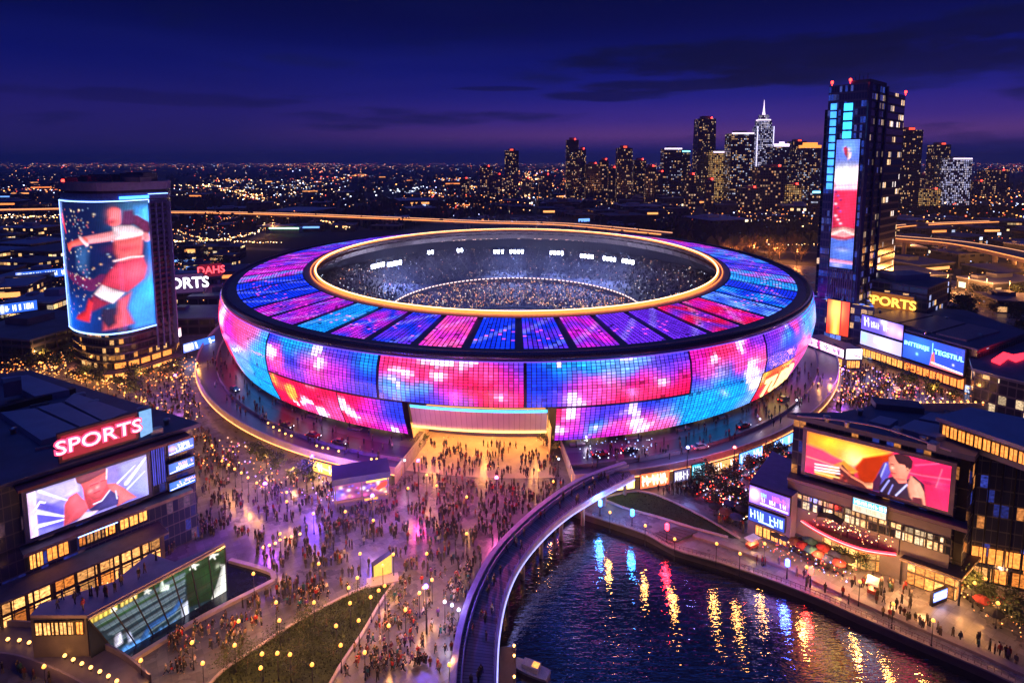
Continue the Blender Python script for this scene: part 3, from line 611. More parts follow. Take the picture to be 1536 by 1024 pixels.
# ground floor wall with lit glazing bays between dark piers
m = MB(); t0, t1 = tb3+.02, tb2+2*PI-.02; n = 150
for i in range(n):
    a, b = t0+(t1-t0)*i/n, t0+(t1-t0)*(i+1)/n
    m.face((ep(a, 124, 147.6, 0), ep(b, 124, 147.6, 0), ep(b, 124, 147.6, 4.8), ep(a, 124, 147.6, 4.8)), 0, uv=((a*140, 0), (b*140, 0), (b*140, 6), (a*140, 6)))
m.build('ground_floor_wall', plain('base_wall', (.07, .065, .09), .5), stad)
m = MB(); annulus(m, 124, 147.6, 4.75, 128.2, 150.4, 4.75, tb3, tb2+2*PI, flip=True); m.build('facade_soffit', plain('soffit', (.2, .19, .22), .6), stad)
for k, (ta, tb_) in enumerate([(tb3+.03, tb3+.125), (tb3+.17, tb3+.29), (tb3+.36, tb3+.42), (tb3+.47, tb3+.56), (tb3+.62, tb3+.70), (tb2-.115, tb2-.015), (tb2-.25, tb2-.155), (tb2-.345, tb2-.315), (tb2-.48, tb2-.42), (tb2-.62, tb2-.55)]):
    m = MB(); n = 8
    for i in range(n):
        a, b = ta+(tb_-ta)*i/n, ta+(tb_-ta)*(i+1)/n
        m.face((ep(a, 124.3, 147.9, 1.2), ep(b, 124.3, 147.9, 1.2), ep(b, 124.3, 147.9, 4.6), ep(a, 124.3, 147.9, 4.6)), 0, uv=((a*140, 2.1), (b*140, 2.1), (b*140, 5.5), (a*140, 5.5)))
    m.build('window', win('base_glass', 1.6, 1.7, 1.5, ((1, .52, .14), (1, .75, .4)), 1.5, gx=.12, gy=.12, rowbias=0, sample=True), stad)
# entrance hall recess
m = MB(); n = 24; e0, e1 = tb2+.006, tb3-.006
for i in range(n):
    a, b = e0+(e1-e0)*i/n, e0+(e1-e0)*(i+1)/n
    m.face((ep(a, 108, 130, 0), ep(b, 108, 130, 0), ep(b, 108, 130, 8.6), ep(a, 108, 130, 8.6)), 0, uv=((a*140, 0), (b*140, 0), (b*140, 8.6), (a*140, 8.6)))
m.build('entrance_wall', entw, stad)
m = MB()
for th, s_ in ((e0, 1), (e1, -1)):
    P = [ep(th, 108, 130, 0), ep(th, 125, 149, 0), ep(th, 129, 151.5, 8.7), ep(th, 108, 130, 8.7)]; m = MB(); m.face(P if s_ > 0 else P[::-1], 0); m.build('entrance_side_wall', ga, stad)
m = MB(); annulus(m, 108, 130, 8.7, 129.3, 151.2, 8.7, e0, e1, n=24, flip=True); m.build('entrance_ceiling', emit('lit_ceiling', (1, .42, .10), 1.2, base=(.4, .3, .2)), stad)
m = MB(); m.fill([ep(e0+(e1-e0)*i/24, 108, 130, 0)[:2] for i in range(25)]+[ep(e1+(e0-e1)*i/24, 134, 161, 0)[:2] for i in range(25)], .004); m.build('entrance_floor', plain('hall_floor', (.5, .42, .32), .35, scale=.3), stad)
can = MB(); n = 30; c0, c1 = tb2+.018, tb3-.018
for i in range(n):
    a, b = c0+(c1-c0)*i/n, c0+(c1-c0)*(i+1)/n; ins = .02
    for z0, z1, mi in ((8.4, 14.0, 0), (14.0, 14.9, 1)):
        can.face((fp(a, z0, .6), fp(b, z0, .6), fp(b, z1, .6), fp(a, z1, .6)), mi, uv=((a*140, z0), (b*140, z0), (b*140, z1), (a*140, z1)))
mc, g, p = newmat('canopy_metal'); u = g.sep(g.coord('UV')); l = g.m('LESS_THAN', g.m('FRACT', g.m('DIVIDE', u[0], 1.5)), .05)
g.set(p, 'Base Color', g.mix(l, g.mix(g.noise(g.coord(), .3), (.42, .38, .38, 1), (.55, .5, .48, 1)), (.12, .1, .1, 1))); g.set(p, 'Roughness', .35); g.set(p, 'Metallic', .5)
can.build('entrance_canopy', [mc, emit('canopy_cyan', (.05, .5, 1), 2.4)], stad)
m = MB(); m.tube([fp(c0+(c1-c0)*i/40, 8.3, .9) for i in range(41)], .28, 6); m.build('canopy_light', emit('canopy_strip', (1, .45, .13), 3), stad)
m = MB(); m.tube([fp(c0+(c1-c0)*i/40, 15.0, .75) for i in range(41)], .12, 6); m.build('canopy_trim', STEEL, stad)
m = MB()
for th in (c0-.003, c1+.003): m = MB(); m.quad(fp(th, 8.9, -1), fp(th, 8.9, 1), fp(th, 14.95, 1), fp(th, 14.95, -1)); m.build('canopy_cheek', DARK, stad)
m = MB(); P0 = ep(-.02, 118, 140, 0); m.box(P0[0]-3, P0[1]-.1, 5.6, 22, .6, 1.5); m.build('entrance_sign_board', plain('sign_board', (.35, .12, .06), .5), stad)
pc_ = Pic(120, 12, base=(.5, .12, .04)); pc_.scribble(.3, .72, .5, .55, (1.5, 1.1, .8), seed=5); pc_.scribble(.03, .16, .5, .6, (1.4, 1.2, 1), seed=6); pc_.scribble(.86, .97, .5, .6, (1.4, 1.2, 1), seed=8)
pc_.mesh(lambda u, v: (P0[0]-14+22*u, P0[1]-.45, 7.1-1.5*v)).build('entrance_sign_face', attr_emit('small_sign', 1.8), stad)
for x, y in ((-22, 140), (-8, 138), (6, 138), (18, 140)):
    L = bpy.data.lights.new('hall_lamp', 'POINT'); L.energy = 4600; L.color = (1, .38, .08); L.shadow_soft_size = 1.2; lo = bpy.data.objects.new('hall_lamp', L); COL.objects.link(lo); lo.location = (x-.0, CY-y-4, 7.6)
# ---------------------------------------------------------------- ring terrace round the stadium
ter = empty('ring_terrace', (CX, CY, 0)); T(ter, 'raised curved terrace with pale rim and lit shops ringing the stadium foot', 'terrace')
DZ = 3.5
d0, d1 = th_at(862, 0, DZ, 141.5, 168.6), th_at(592, 0, DZ, 141.5, 168.6)+2*PI
m = MB(); annulus(m, 141.5, 168.6, DZ, 121, 145.7, DZ, d0, d1, n=200, sm=False)
m.build('deck', plain('deck_paving', (.10, .09, .12), .4, scale=.2), ter)
m = MB(); annulus(m, 141.5, 168.6, DZ-.9, 141.5, 168.6, DZ+1.1, d0, d1, n=200); annulus(m, 141.1, 168.2, DZ+1.1, 141.5, 168.6, DZ+1.1, d0, d1, n=200, flip=True); annulus(m, 141.1, 168.2, DZ, 141.1, 168.2, DZ+1.1, d0, d1, n=200, flip=True); annulus(m, 141.5, 168.6, DZ-.9, 137, 164.5, DZ-.9, d0, d1, n=200, flip=True)
m.build('parapet', plain('parapet_white', (.38, .32, .36), .5), ter)
m = MB(); m.tube([ep(d0+(d1-d0)*i/200, 141.65, 168.75, DZ-.75) for i in range(201)], .11, 6); m.build('parapet_light', emit('parapet_warm', (1, .30, .09), 3.2), ter)
m = MB(); annulus(m, 137, 164.5, 0, 137, 164.5, DZ-.9, d0, d1, n=200); m.build('shop_front', SHOPW, ter)
m = MB()
for th in (d0, d1):
    m = MB(); P = [ep(th, 121, 145.7, 0), ep(th, 141.5, 168.6, 0), ep(th, 141.5, 168.6, DZ+1), ep(th, 121, 145.7, DZ+.5)]; m.face(P if th == d0 else P[::-1]); m.build('end_wall', CONC, ter)
m = MB(); annulus(m, 134.2, 163.5, DZ+.01, 134, 163.3, DZ+.9, d0, d1, n=200); annulus(m, 133.8, 163.1, DZ+.01, 134, 163.3, DZ+.9, d0, d1, n=200, flip=True); m.build('planter_wall', plain('planter', (.2, .17, .2), .6), ter)

# drifting mist lit by the floodlights over the open bowl
mi = bpy.data.materials.new('mist_air'); mi.use_nodes = True; mi.node_tree.nodes.clear(); g = G(mi.node_tree); ou = g.new('ShaderNodeOutputMaterial'); v_ = g.new('ShaderNodeVolumePrincipled')
g.set(v_, 'Color', (.5, .6, 1, 1)); g.set(v_, 'Density', .0022); g.L.new(v_.outputs[0], ou.inputs['Volume'])
m = MB(); prf = [(max(.02, math.cos(a))*1.0, math.sin(a)) for a in [-PI/2+PI*i/16 for i in range(17)]]
for (r0, z0), (r1, z1) in zip(prf, prf[1:]):
    for i in range(48): a, b = 2*PI*i/48, 2*PI*(i+1)/48; m.face((ep(a, 92*r0, 112*r0, 22+30*z0), ep(b, 92*r0, 112*r0, 22+30*z0), ep(b, 92*r1, 112*r1, 22+30*z1), ep(a, 92*r1, 112*r1, 22+30*z1)))
K(m.build('stadium_mist', mi), 'stuff')
# planted beds and dark asphalt lane on the terrace
m = MB(); annulus(m, 134, 160.6, DZ+.012, 129.5, 155.5, DZ+.012, d0, d1, n=160, sm=False); m.build('lane', plain('lane_asphalt', (.035, .032, .045), .35), ter)
for k in range(46):
    th = (d0+.03+(d1-d0-.06)*k/46); q = ep(th, 127, 151.5, DZ); m = MB(); m.box(q[0], q[1], DZ, 4.2, 1.4, .6, th); m.build('planter', plain('planter', (.2, .17, .2), .6), ter)
# ================================================================ left tower with the big athlete screen
def wallpath(m, pts, z0, z1, mi=0, u0=0, flip=False, sm=False):
    L = u0
    for p, q in zip(pts, pts[1:]):
        l = math.hypot(q[0]-p[0], q[1]-p[1]); F = ((p[0], p[1], z0), (q[0], q[1], z0), (q[0], q[1], z1), (p[0], p[1], z1)); U = ((L, z0), (L+l, z0), (L+l, z1), (L, z1))
        m.face(F[::-1] if flip else F, mi, uv=U[::-1] if flip else U, sm=sm); L += l
def pathpt(pts, t):      # point at fraction t of the path's length
    L = [0]
    for p, q in zip(pts, pts[1:]): L.append(L[-1]+math.hypot(q[0]-p[0], q[1]-p[1]))
    s = t*L[-1]
    for i in range(len(pts)-1):
        if s <= L[i+1] or i == len(pts)-2:
            k = (s-L[i])/(L[i+1]-L[i]); return pts[i][0]+(pts[i+1][0]-pts[i][0])*k, pts[i][1]+(pts[i+1][1]-pts[i][1])*k
def offs(pts, d):        # shift a path to its right-hand side
    out = []
    for i, p in enumerate(pts):
        a = pts[max(i-1, 0)]; b = pts[min(i+1, len(pts)-1)]; l = math.hypot(b[0]-a[0], b[1]-a[1]); out.append((p[0]+(b[1]-a[1])/l*d, p[1]-(b[0]-a[0])/l*d))
    return out
ZS = 17.0
front = [gp(x, y, ZS) for x, y in ((107, 489), (113, 494), (124, 498), (140, 500.5), (158, 501.5), (176, 500), (200, 496), (234, 487), (262, 480))]
front = [tuple(p) for p in lerp_path(front, 33)]
iS = min(range(33), key=lambda i: abs(pix(*front[i], ZS)[0]-234))
c_ = front[-1]; back = [(c_[0]-5, c_[1]+11), (c_[0]-24, c_[1]+36), (front[0][0]-6, front[0][1]+26), (front[0][0]-3, front[0][1]+6)]
foot = front+back; TX, TY = front[16][0], front[16][1]+15
tw = empty('screen_tower', (TX, TY, 0)); T(tw, 'rounded left tower with red and blue athlete screen wrapped round its front', 'tower')
HT = 66.0; body = plain('tower_body', (.035, .04, .08), .35, .5, scale=.1)
m = MB(); m.prism(foot, ZS, HT, 0, bottom=False); m.build('wall', win('tower_glass', 3, 3.4, .10, ((1, .6, .3), (.6, .8, 1)), 1.0, wall=(.04, .045, .08), glass=(.012, .02, .05)), tw)
lo = offs(front, -1.0)+back
m = MB(); m.prism(lo, 0, ZS, 0, bottom=False); m.build('lower_wall', win('tower_low_glass', 1.5, 3.0, .42, ((1, .38, .08), (1, .52, .18)), .9, wall=(.03, .03, .045), glass=(.012, .015, .03), gy=.42, rowbias=.45), tw)
for z in (2.9, 5.9, 8.9, 11.9, 14.9):
    m = MB(); P = offs(front, .15 if z < 12 else 0); wallpath(m, P, z, z+.7, sm=True); m.fill(P+[front[-1], front[0]], z+.7) if False else None
    m2 = MB(); wallpath(m2, offs(front, .2), z, z+.55)
    for a, b, c, d in zip(offs(front, .2), offs(front, .2)[1:], offs(front, -1)[1:], offs(front, -1)): m2.quad((*a, z+.55), (*b, z+.55), (*c, z+.55), (*d, z+.55)); m2.quad((*b, z), (*a, z), (*d, z), (*c, z))
    m2.build('floor_band', plain('band_metal', (.06, .06, .09), .4, .5), tw)
# roof, plant level
def scaled(P, k, dx=0, dy=0): mx = sum(p[0] for p in P)/len(P); my = sum(p[1] for p in P)/len(P); return [(mx+(p[0]-mx)*k+dx, my+(p[1]-my)*k+dy) for p in P]
m = MB(); m.prism(scaled(foot, 1.015), HT, HT+2.6); m.build('crown_band', plain('crown_blue', (.07, .10, .3), .3, .4), tw)
m = MB(); m.prism(scaled(foot, .99), HT+2.6, HT+3.6, bottom=False); m.build('crown_gap', DARK, tw)
m = MB(); m.prism(scaled(foot, 1.02), HT+3.6, HT+6.6); m.build('roof_parapet', plain('parapet_grey', (.2, .2, .3), .6), tw)
m = MB(); m.fill(scaled(foot, .985), HT+6.62); m.build('roof', ROOFD, tw)
mx = sum(p[0] for p in foot)/len(foot); my = sum(p[1] for p in foot)/len(foot)
for dx, dy, w, d, h in ((-6, 8, 12, 9, 2.4), (7, 9, 9, 9, 3.2), (-14, 4, 6, 6, 1.5), (12, 0, 6, 7, 1.8)):
    m = MB(); m.box(mx+dx, my+dy, HT+6.62, w, d, h); m.box(mx+dx, my+dy, HT+6.62+h, w*.7, d*.7, .3); m.build('roof_plant', ROOFD, tw)
m = MB(); m.box(*front[4], HT+6.7, .7, .7, .9); m.build('beacon', REDL, tw)
# picture
Q = [(22, 150), (445, 152), (478, 727), (74, 742)]
p = Pic(150, 220, Q, (.004, .008, .05))
p.glow((230, 500), .5, (0, .005, .05), .8); p.glow((60, 700), .28, (.0, .12, .9), .9, .16); p.poly([(55, 470), (75, 480), (125, 700), (118, 730), (76, 742)], (.0, .16, 1.0), .05)
p.poly([(392, 175), (438, 175), (475, 725), (395, 722), (350, 660), (380, 580), (440, 490), (442, 300)], (.02, .30, 1.1), .05); p.glow((430, 560), .16, (.02, .3, .7), .8, .14); p.glow((415, 220), .12, (.1, .4, .8), .7, .14)
p.line([(60, 480), (250, 520), (300, 500)], .015, (.18, .01, .08), .7, .05)
p.poly([(180, 350), (240, 350), (235, 480), (185, 450)], (.03, .10, .30), .05)
rr = random.Random(4)
for i in range(150):
    x = rr.gauss(205, 35) if i < 95 else rr.uniform(60, 330); y = rr.uniform(170, 690)
    p.glow((x, y), rr.uniform(.003, .007), rr.choice([(1, .5, .15), (.5, .7, 1), (1, .8, .5), (1, .2, .1)]), rr.uniform(.4, 1.0))
RED = (1.0, .04, .07); SK = (1.1, .16, .17); WT = (1.2, .85, .95)
p.poly([(36, 205), (62, 202), (80, 235), (104, 296), (96, 298), (66, 262), (40, 250)], RED, .02)
p.line([(395, 235), (428, 262), (432, 285)], .035, (.15, .02, .09))
p.poly([(352, 190), (385, 188), (398, 245), (372, 268), (345, 255)], (.14, .03, .12), .02)
p.line([(325, 190), (327, 240)], .03, SK); p.blob((322, 205), .025, (1.2, .25, .3), .9, .04); p.blob((316, 236), .02, (.55, .03, .08), .8)
p.line([(330, 300), (225, 322)], .034, (1.1, .32, .36), w2=.026); p.line([(225, 322), (135, 350)], .025, (1.1, .14, .12), w2=.018); p.poly([(108, 345), (140, 342), (152, 356), (128, 384), (112, 366)], (1.1, .12, .08), .015); p.line([(205, 312), (235, 340)], .012, (1.2, .7, .8))
p.poly([(322, 262), (345, 256), (385, 262), (418, 285), (440, 318), (424, 330), (328, 324)], WT, .015); p.poly([(326, 322), (424, 308), (420, 395), (424, 412), (345, 425), (330, 380)], SK, .02); p.blob((370, 360), .07, (.75, .02, .07), .6, .03)
p.line([(330, 415), (380, 403), (424, 408)], .006, (1.2, .75, .8)); p.line([(435, 310), (440, 330)], .02, (1.1, .3, .35))
p.poly([(338, 425), (424, 412), (440, 455), (430, 510), (372, 560), (292, 520), (312, 470)], (1.0, .06, .14), .015); p.blob((400, 470), .07, (1.3, .18, .25), .6)
p.poly([(296, 518), (362, 560), (330, 603), (266, 560)], WT, .012)
p.poly([(262, 565), (322, 600), (262, 640), (236, 625)], (.35, .02, .06), .02); p.poly([(244, 585), (262, 600), (246, 690), (164, 688), (180, 668), (226, 640)], (.9, .03, .05), .02)
p.poly([(345, 590), (385, 560), (372, 630), (396, 702), (300, 722), (302, 680), (340, 650)], (.9, .10, .16), .02); p.poly([(298, 625), (335, 625), (340, 690), (318, 712), (294, 670)], (.03, .02, .07), .02)
sp_ = front[:iS+1]
p.grain(.15); sc_m = p.mesh(lambda u, v: (*pathpt(offs(sp_, .35), u), HT-.8-(HT-.8-ZS-.6)*v))
sc_m.build('screen', attr_emit('tower_screen', 1.25, (75, 110), gap=.06), tw)
def tube_on(pts, z, r): m = MB(); m.tube([(*q, z) for q in offs(pts, .6)], r, 6); return m
BLU = emit('edge_blue', (.22, .42, 1), 3.5)
tube_on(sp_, HT-.2, .22).build('edge_light', BLU, tw); tube_on(sp_, ZS+.1, .26).build('edge_light', BLU, tw); tube_on(front[iS:], HT+1.9, .15).build('edge_light', BLU, tw)
for q in (offs(sp_, .6)[0], offs(sp_, .6)[-1]): m = MB(); m.bar((*q, ZS), (*q, HT-.2), .25, .25); m.build('edge_light', emit('edge_dim', (.25, .4, 1), 2.5), tw)
m = MB(); wallpath(m, offs(front[iS-7:iS+1], 1.0), HT+.4, HT+1.5); m.build('crown_light', emit('crown_glow', (.06, .3, 1), 3), tw)
sidep = front[iS:]
sp0, sp1 = sidep[0], sidep[-1]
m = MB(); wallpath(m, offs(sidep, .3), HT-1.6, HT-.3); m.build('side_header', plain('side_panel', (.10, .11, .26), .5), tw)
for k in range(4):
    q = pathpt(offs(sidep, .6), k/3*.98+.01); m = MB(); m.bar((*q, 8), (*q, HT-1.4), .5 if k < 3 else 1.6, .6); m.build('mullion', plain('mullion_metal', (.13, .15, .34), .4, .3), tw)
m = MB()
for i in range(22): z = ZS+2+i*2.15; a, b = pathpt(offs(sidep, .45), .05), pathpt(offs(sidep, .45), .93); m.quad((*a, z), (*b, z), (b[0]+.2, b[1]-.5, z+1.0), (a[0]+.2, a[1]-.5, z+1.0))
m.build('louvre', plain('louvre_metal', (.03, .035, .07), .35, .5), tw)
# warm shop fronts at the foot
sh = offs(front, 2.2)
for k in range(9):
    a, b = pathpt(offs(front, .3), .18+k*.088), pathpt(offs(front, .3), .18+k*.088+.07)
    m = MB(); m.quad((*a, .6), (*b, .6), (*b, 2.7), (*a, 2.7)); m.build('window', WARM if k % 3 else WARMS, tw)
    if k > 3: m = MB(); m.quad((*a, 3.8), (*b, 3.8), (*b, 5.8), (*a, 5.8)); m.build('window', WARMS, tw)
m = MB(); P = offs(front, 3.5)
for a, b, c, d in zip(P, P[1:], offs(front, -.2)[1:], offs(front, -.2)): m.quad((*a, 3.0), (*b, 3.0), (*c, 3.4), (*d, 3.4)); m.quad((*b, 2.8), (*a, 2.8), (*d, 2.8), (*c, 2.8)); m.quad((*a, 2.8), (*b, 2.8), (*b, 3.0), (*a, 3.0))
m.build('awning', plain('awning_dark', (.12, .08, .1), .6), tw)
# ================================================================ helpers for box buildings read off the photo
def facade_windows(parent, P, q0, q1, z0, z1, n, mat, name='window', off=.06, frame=True, gap=.12):
    for i in range(n):
        a = q0+(q1-q0)*(i+gap/2)/n; b = q0+(q1-q0)*(i+1-gap/2)/n
        m = MB(); m.quad(P.at(a, z0, off), P.at(b, z0, off), P.at(b, z1, off), P.at(a, z1, off)); w = m.build(name, mat, parent)
        if frame:
            f = MB(); o2 = off+.05
            for A, B in ((P.at(a, z0, o2), P.at(b, z0, o2)), (P.at(b, z0, o2), P.at(b, z1, o2)), (P.at(b, z1, o2), P.at(a, z1, o2)), (P.at(a, z1, o2), P.at(a, z0, o2)), (P.at((a+b)/2, z0, o2), P.at((a+b)/2, z1, o2))): f.bar(A, B, .09, .09)
            f.build('frame', DARK, w)
def sgn(name, P, q0, q1, z0, z1, label, cat, pic=None, board=None, mat=None, off=.5, th=.5, frame=.25, res=(60, 24), st=1.6, group=None, text=None, tcol=None, tst=3, th_=None, bold=.02, legs=False, base=0):
    """a flat screen or sign on wall plane P with its own housing"""
    c = P.at((q0+q1)/2, z0, off); e = empty(name, c); T(e, label, cat, group)
    m = MB(); A = P.at((q0+q1)/2, z0-frame, off-th/2); rz = math.atan2(P.d[1], P.d[0]); m.box(A[0], A[1], z0-frame, q1-q0+2*frame, th, z1-z0+2*frame, rz); m.build('housing', board or DARK, e)
    o2 = off+.04
    if pic is not None: pic.mesh(lambda u, v: P.at(q0+(q1-q0)*u, z1-(z1-z0)*v, o2)).build('display', mat or attr_emit('display_%d' % int(st*10), st), e)
    elif mat: m = MB(); m.quad(P.at(q0, z0, o2), P.at(q1, z0, o2), P.at(q1, z1, o2), P.at(q0, z1, o2)); m.build('face', mat, e)
    if text:
        for tx, tq, tz, hh, stx in text:
            text_mesh(tx, hh, lambda x, y, d: P.at(tq+x, tz+y, o2+.05+d), .2, stretch=stx, bold=bold).build('lettering', emit('neon_%s_%d' % ('_'.join(str(round(c, 2)) for c in tcol), tst*10), tcol, tst), e)
    for q in ((q0+.1*(q1-q0), q1-.1*(q1-q0)) if legs else ()): m = MB(); m.bar(P.at(q, base, off-.3), P.at(q, z0, off-.3), .3, .3); m.build('post', DARK, e)
    return e
# ================================================================ left foreground building
P1 = Plane((-85.5, 99.9), (-73.1, 114.1))
QR = P1.hit(292, 700)[0]; QL = -22.0; ZR = 25.5
b1 = empty('sports_centre', P1.at(5, 0)); T(b1, 'glass fronted hall with flat roof behind the tilted left video screen', 'building')
k0 = gp(40, 557, ZR); c1_ = P1.at(QR, ZR)[:2]; c2_ = P1.at(QL, ZR)[:2]; foot1 = [c2_, c1_, k0, (k0[0]-60, k0[1]-35), (c2_[0]-45, c2_[1]+25)]
m = MB(); m.prism(foot1, 0, ZR-.8, 0, bottom=False); m.build('wall', win('hall_glass', 1.1, 2.6, .5, ((.05, .07, .6), (.25, .12, .2)), .22, wall=(.05, .05, .09), glass=(.02, .03, .08), gx=.08, gy=.1), b1)  # dim blue glow put into the panes for light reflected in the glass
m = MB(); m.prism(scaled(foot1, 1.03), ZR-.8, ZR, 0); m.build('roof', ROOFD, b1)
def roofpan(par, pts, z, h=.35, mat=ROOFM): m = MB(); m.prism([gp(x, y, z+h) for x, y in pts], z, z+h); return m.build('roof_panel', mat, par)
roofpan(b1, [(5, 672), (28, 658), (45, 606), (-20, 610)], ZR+.02) if False else None
roofpan(b1, [(62, 660), (120, 643), (52, 612), (0, 618)], ZR+.02, 1.2); roofpan(b1, [(124, 641), (152, 632), (92, 603), (56, 610)], ZR+.02, 1.2); roofpan(b1, [(156, 631), (192, 617), (112, 589), (97, 601)], ZR+.02, 1.2)
roofpan(b1, [(52, 594), (104, 584), (42, 562), (0, 566)], ZR+.02, 1.6)
m = MB(); m.bar((*gp(-30, 622, ZR+.6), ZR+.6), (*gp(112, 585, ZR+.6), ZR+.6), 1.6, 1.4); m.build('roof_duct', DARK, b1)
m = MB(); m.box(*gp(20, 590, ZR+1.7), ZR+1.6, 3.2, 3.2, 3.4, .7); m.build('roof_plant', ROOFD, b1)
# screen surround and header
q0, z1 = P1.hit(39.5, 740, .9); q1, _ = P1.hit(219, 682, .9); zb = P1.hit(45, 807.6, .9)[1]
Qs = [(135, 615), (748, 415), (762, 620), (155, 845)]
p = Pic(220, 100, Qs, (.25, .22, .85)); WV = (1.3, 1.2, 1.6)
p.poly([(135, 615), (400, 530), (400, 600), (180, 700)], (.55, .5, 1.1), .08); p.glow((480, 640), .5, (.3, .2, .5), .5); p.poly([(190, 640), (330, 690), (330, 770), (160, 800)], (.12, .10, .75), .08); p.poly([(600, 470), (748, 415), (762, 620), (650, 600)], (.38, .42, 1.0), .1)
for a, b, w in (((200, 600), (380, 660), .03), ((185, 705), (330, 730), .05), ((190, 780), (330, 745), .045), ((645, 560), (745, 430), .05), ((600, 560), (690, 470), .02), ((650, 590), (740, 500), .02)): p.line([a, b], w, WV, .85, w*.3)
p.poly([(137, 618), (178, 600), (195, 832), (157, 845)], (1.2, .75, 1.2), .03); p.line([(182, 690), (205, 655), (228, 660)], .02, WV)
skn = (1.15, .13, .20)
p.poly([(330, 672), (352, 632), (392, 608), (420, 640), (470, 668), (440, 706), (436, 722), (352, 770), (325, 780)], skn, .02); p.poly([(548, 565), (590, 562), (632, 585), (668, 612), (700, 632), (650, 650), (600, 680), (560, 640)], (1.2, .22, .26), .02)
p.poly([(420, 570), (540, 540), (560, 600), (520, 650), (455, 700), (430, 640)], (.95, .08, .14), .02)
p.poly([(408, 560), (548, 490), (546, 562), (535, 600), (510, 636), (478, 644), (444, 622), (424, 590)], skn, .015); p.poly([(383, 536), (440, 500), (540, 483), (548, 500), (510, 520), (450, 552), (410, 566), (392, 560)], (.22, .03, .12), .015)
p.line([(460, 575), (500, 560)], .012, (.35, .02, .08)); p.line([(515, 552), (535, 545)], .01, (.35, .02, .08)); p.line([(480, 612), (508, 600)], .012, (.5, .02, .06)); p.blob((495, 580), .04, (1.4, .45, .45), .8); p.blob((460, 600), .05, (1.4, .5, .5), .5); p.line([(545, 490), (543, 540)], .01, (1.4, 1, 1.2))
p.poly([(455, 695), (520, 650), (560, 592), (606, 625), (603, 668), (540, 690), (480, 712)], (.06, .05, .28), .015); p.line([(478, 668), (520, 650), (560, 598)], .014, (.9, .85, 1.3)); p.line([(590, 600), (598, 640)], .012, (.8, .8, 1.3))
p.poly([(436, 708), (500, 700), (430, 750), (380, 770)], (1.3, .8, 1.1), .03)
p.grain(.14, 5); scr1 = sgn('video_screen', P1, q0, q1, zb, z1, 'large left video screen showing a red lit athlete in a cap against white rays', 'screen', p, off=.9, th=.9, frame=.7, board=plain('screen_frame', (.05, .06, .2), .4, .5), mat=attr_emit('left_screen', 1.2, (110, 50), gap=.05))
m = MB(); m.box(*P1.at((q0+q1)/2+3, 0, 1.6)[:2], z1+1.5, q1-q0+9, 3.6, .5, math.atan2(P1.d[1], P1.d[0])); m.build('header_canopy', plain('maroon_canopy', (.12, .03, .06), .5), b1)
m = MB(); m.box(*P1.at((q0+q1)/2+3, 0, 1.4)[:2], zb-2.0, q1-q0+9, 3.2, .6, math.atan2(P1.d[1], P1.d[0])); m.build('floor_band', plain('beige_band', (.22, .18, .16), .6), b1)
# roof sign
s0, sz0 = P1.hit(92, 687); s1, sz1 = P1.hit(201, 620)
sz0 = 26.4; sz1 = 30.9
sgn('roof_sign', P1, s0, P1.hit(201, 640)[0], sz0, sz1, 'pink neon SPORTS sign standing on the edge of the left hall roof', 'sign', mat=emit('sign_red', (.55, .01, .05), .55), board=plain('maroon_board', (.1, .02, .04), .5), off=.8, th=.8, frame=.5,
    text=[('SPORTS', (s0+P1.hit(201, 640)[0])/2, (sz0+sz1)/2+.1, 2.6, 1.12)], tcol=(1, .05, .15), tst=1.8, bold=.06)
sg = [o for o in bpy.data.objects if o.name.startswith('roof_sign')][0]
tq = (s0+P1.hit(201, 640)[0])/2
text_mesh('SPORTS', 2.6, lambda x, y, d: P1.at(tq+x, (sz0+sz1)/2+.1+y, 1.1+d), .2, stretch=1.12, bold=-.004).build('lettering_core', emit('neon_core', (1.0, .55, .7), 2.2), sg)
m = MB(); e0_ = P1.hit(203, 640)[0]; m.quad(P1.at(e0_+.6, sz0-.3, .8), P1.at(e0_+2.6, sz0+.3, 1.2), P1.at(e0_+2.6, sz1+.6, 1.2), P1.at(e0_+.6, sz1+.4, .8)); m.quad(P1.at(e0_+2.6, sz0+.3, 1.0), P1.at(e0_+.6, sz0-.3, .6), P1.at(e0_+.6, sz1+.4, .6), P1.at(e0_+2.6, sz1+.6, 1.0)); m.build('end_panel', emit('pale_blue_panel', (.2, .45, .85), .9), sg)
facade_windows(b1, P1, P1.hit(38, 690)[0], P1.hit(90, 690)[0], ZR-6, ZR-1.5, 8, emit('blue_glass', (.03, .08, .9), .5, var=.9, scale=.5), off=.25)
facade_windows(b1, P1, P1.hit(226, 690)[0], P1.hit(247, 690)[0], zb+1, ZR-1.5, 3, emit('blue_glass', (.03, .08, .9), .5, var=.9, scale=.5), off=.25)
# stacked side screens
for k, (ya, yb, xa, xb) in enumerate(((665, 684, 252, 290), (694, 712, 253, 291), (722, 737, 254, 293))):
    qa, za = P1.hit(xa, ya+3, 1.2); qb, _ = P1.hit(xb, ya-6, 1.2); zc = P1.hit(xa, yb, 1.2)[1]
    p = Pic(60, 34, base=(.02, .10, .55)); p.glow((.5, .45), .5, (.1, .2, 1), .6); p.line([(.06, .9), (.94, .7)], .05, (.9, 1.1, 1.5)); p.scribble(.3, .85, .6, .22, (1.4, 1.3, 1.5), seed=k+20); p.scribble(.4, .9, .3, .25, (1.3, .5, .25) if k else (1.4, 1.1, 1.0), seed=k+30)
    if k == 0: p.blob((.15, .45), .2, (1.2, .45, .3), .9)
    sgn('shop_screen', P1, qa, qb, zc, za, '%s blue screen in the stack of three at the left hall corner' % ('topmost', 'middle', 'lowest')[k], 'screen', p, off=1.2, th=.6, frame=.2, st=1.7)
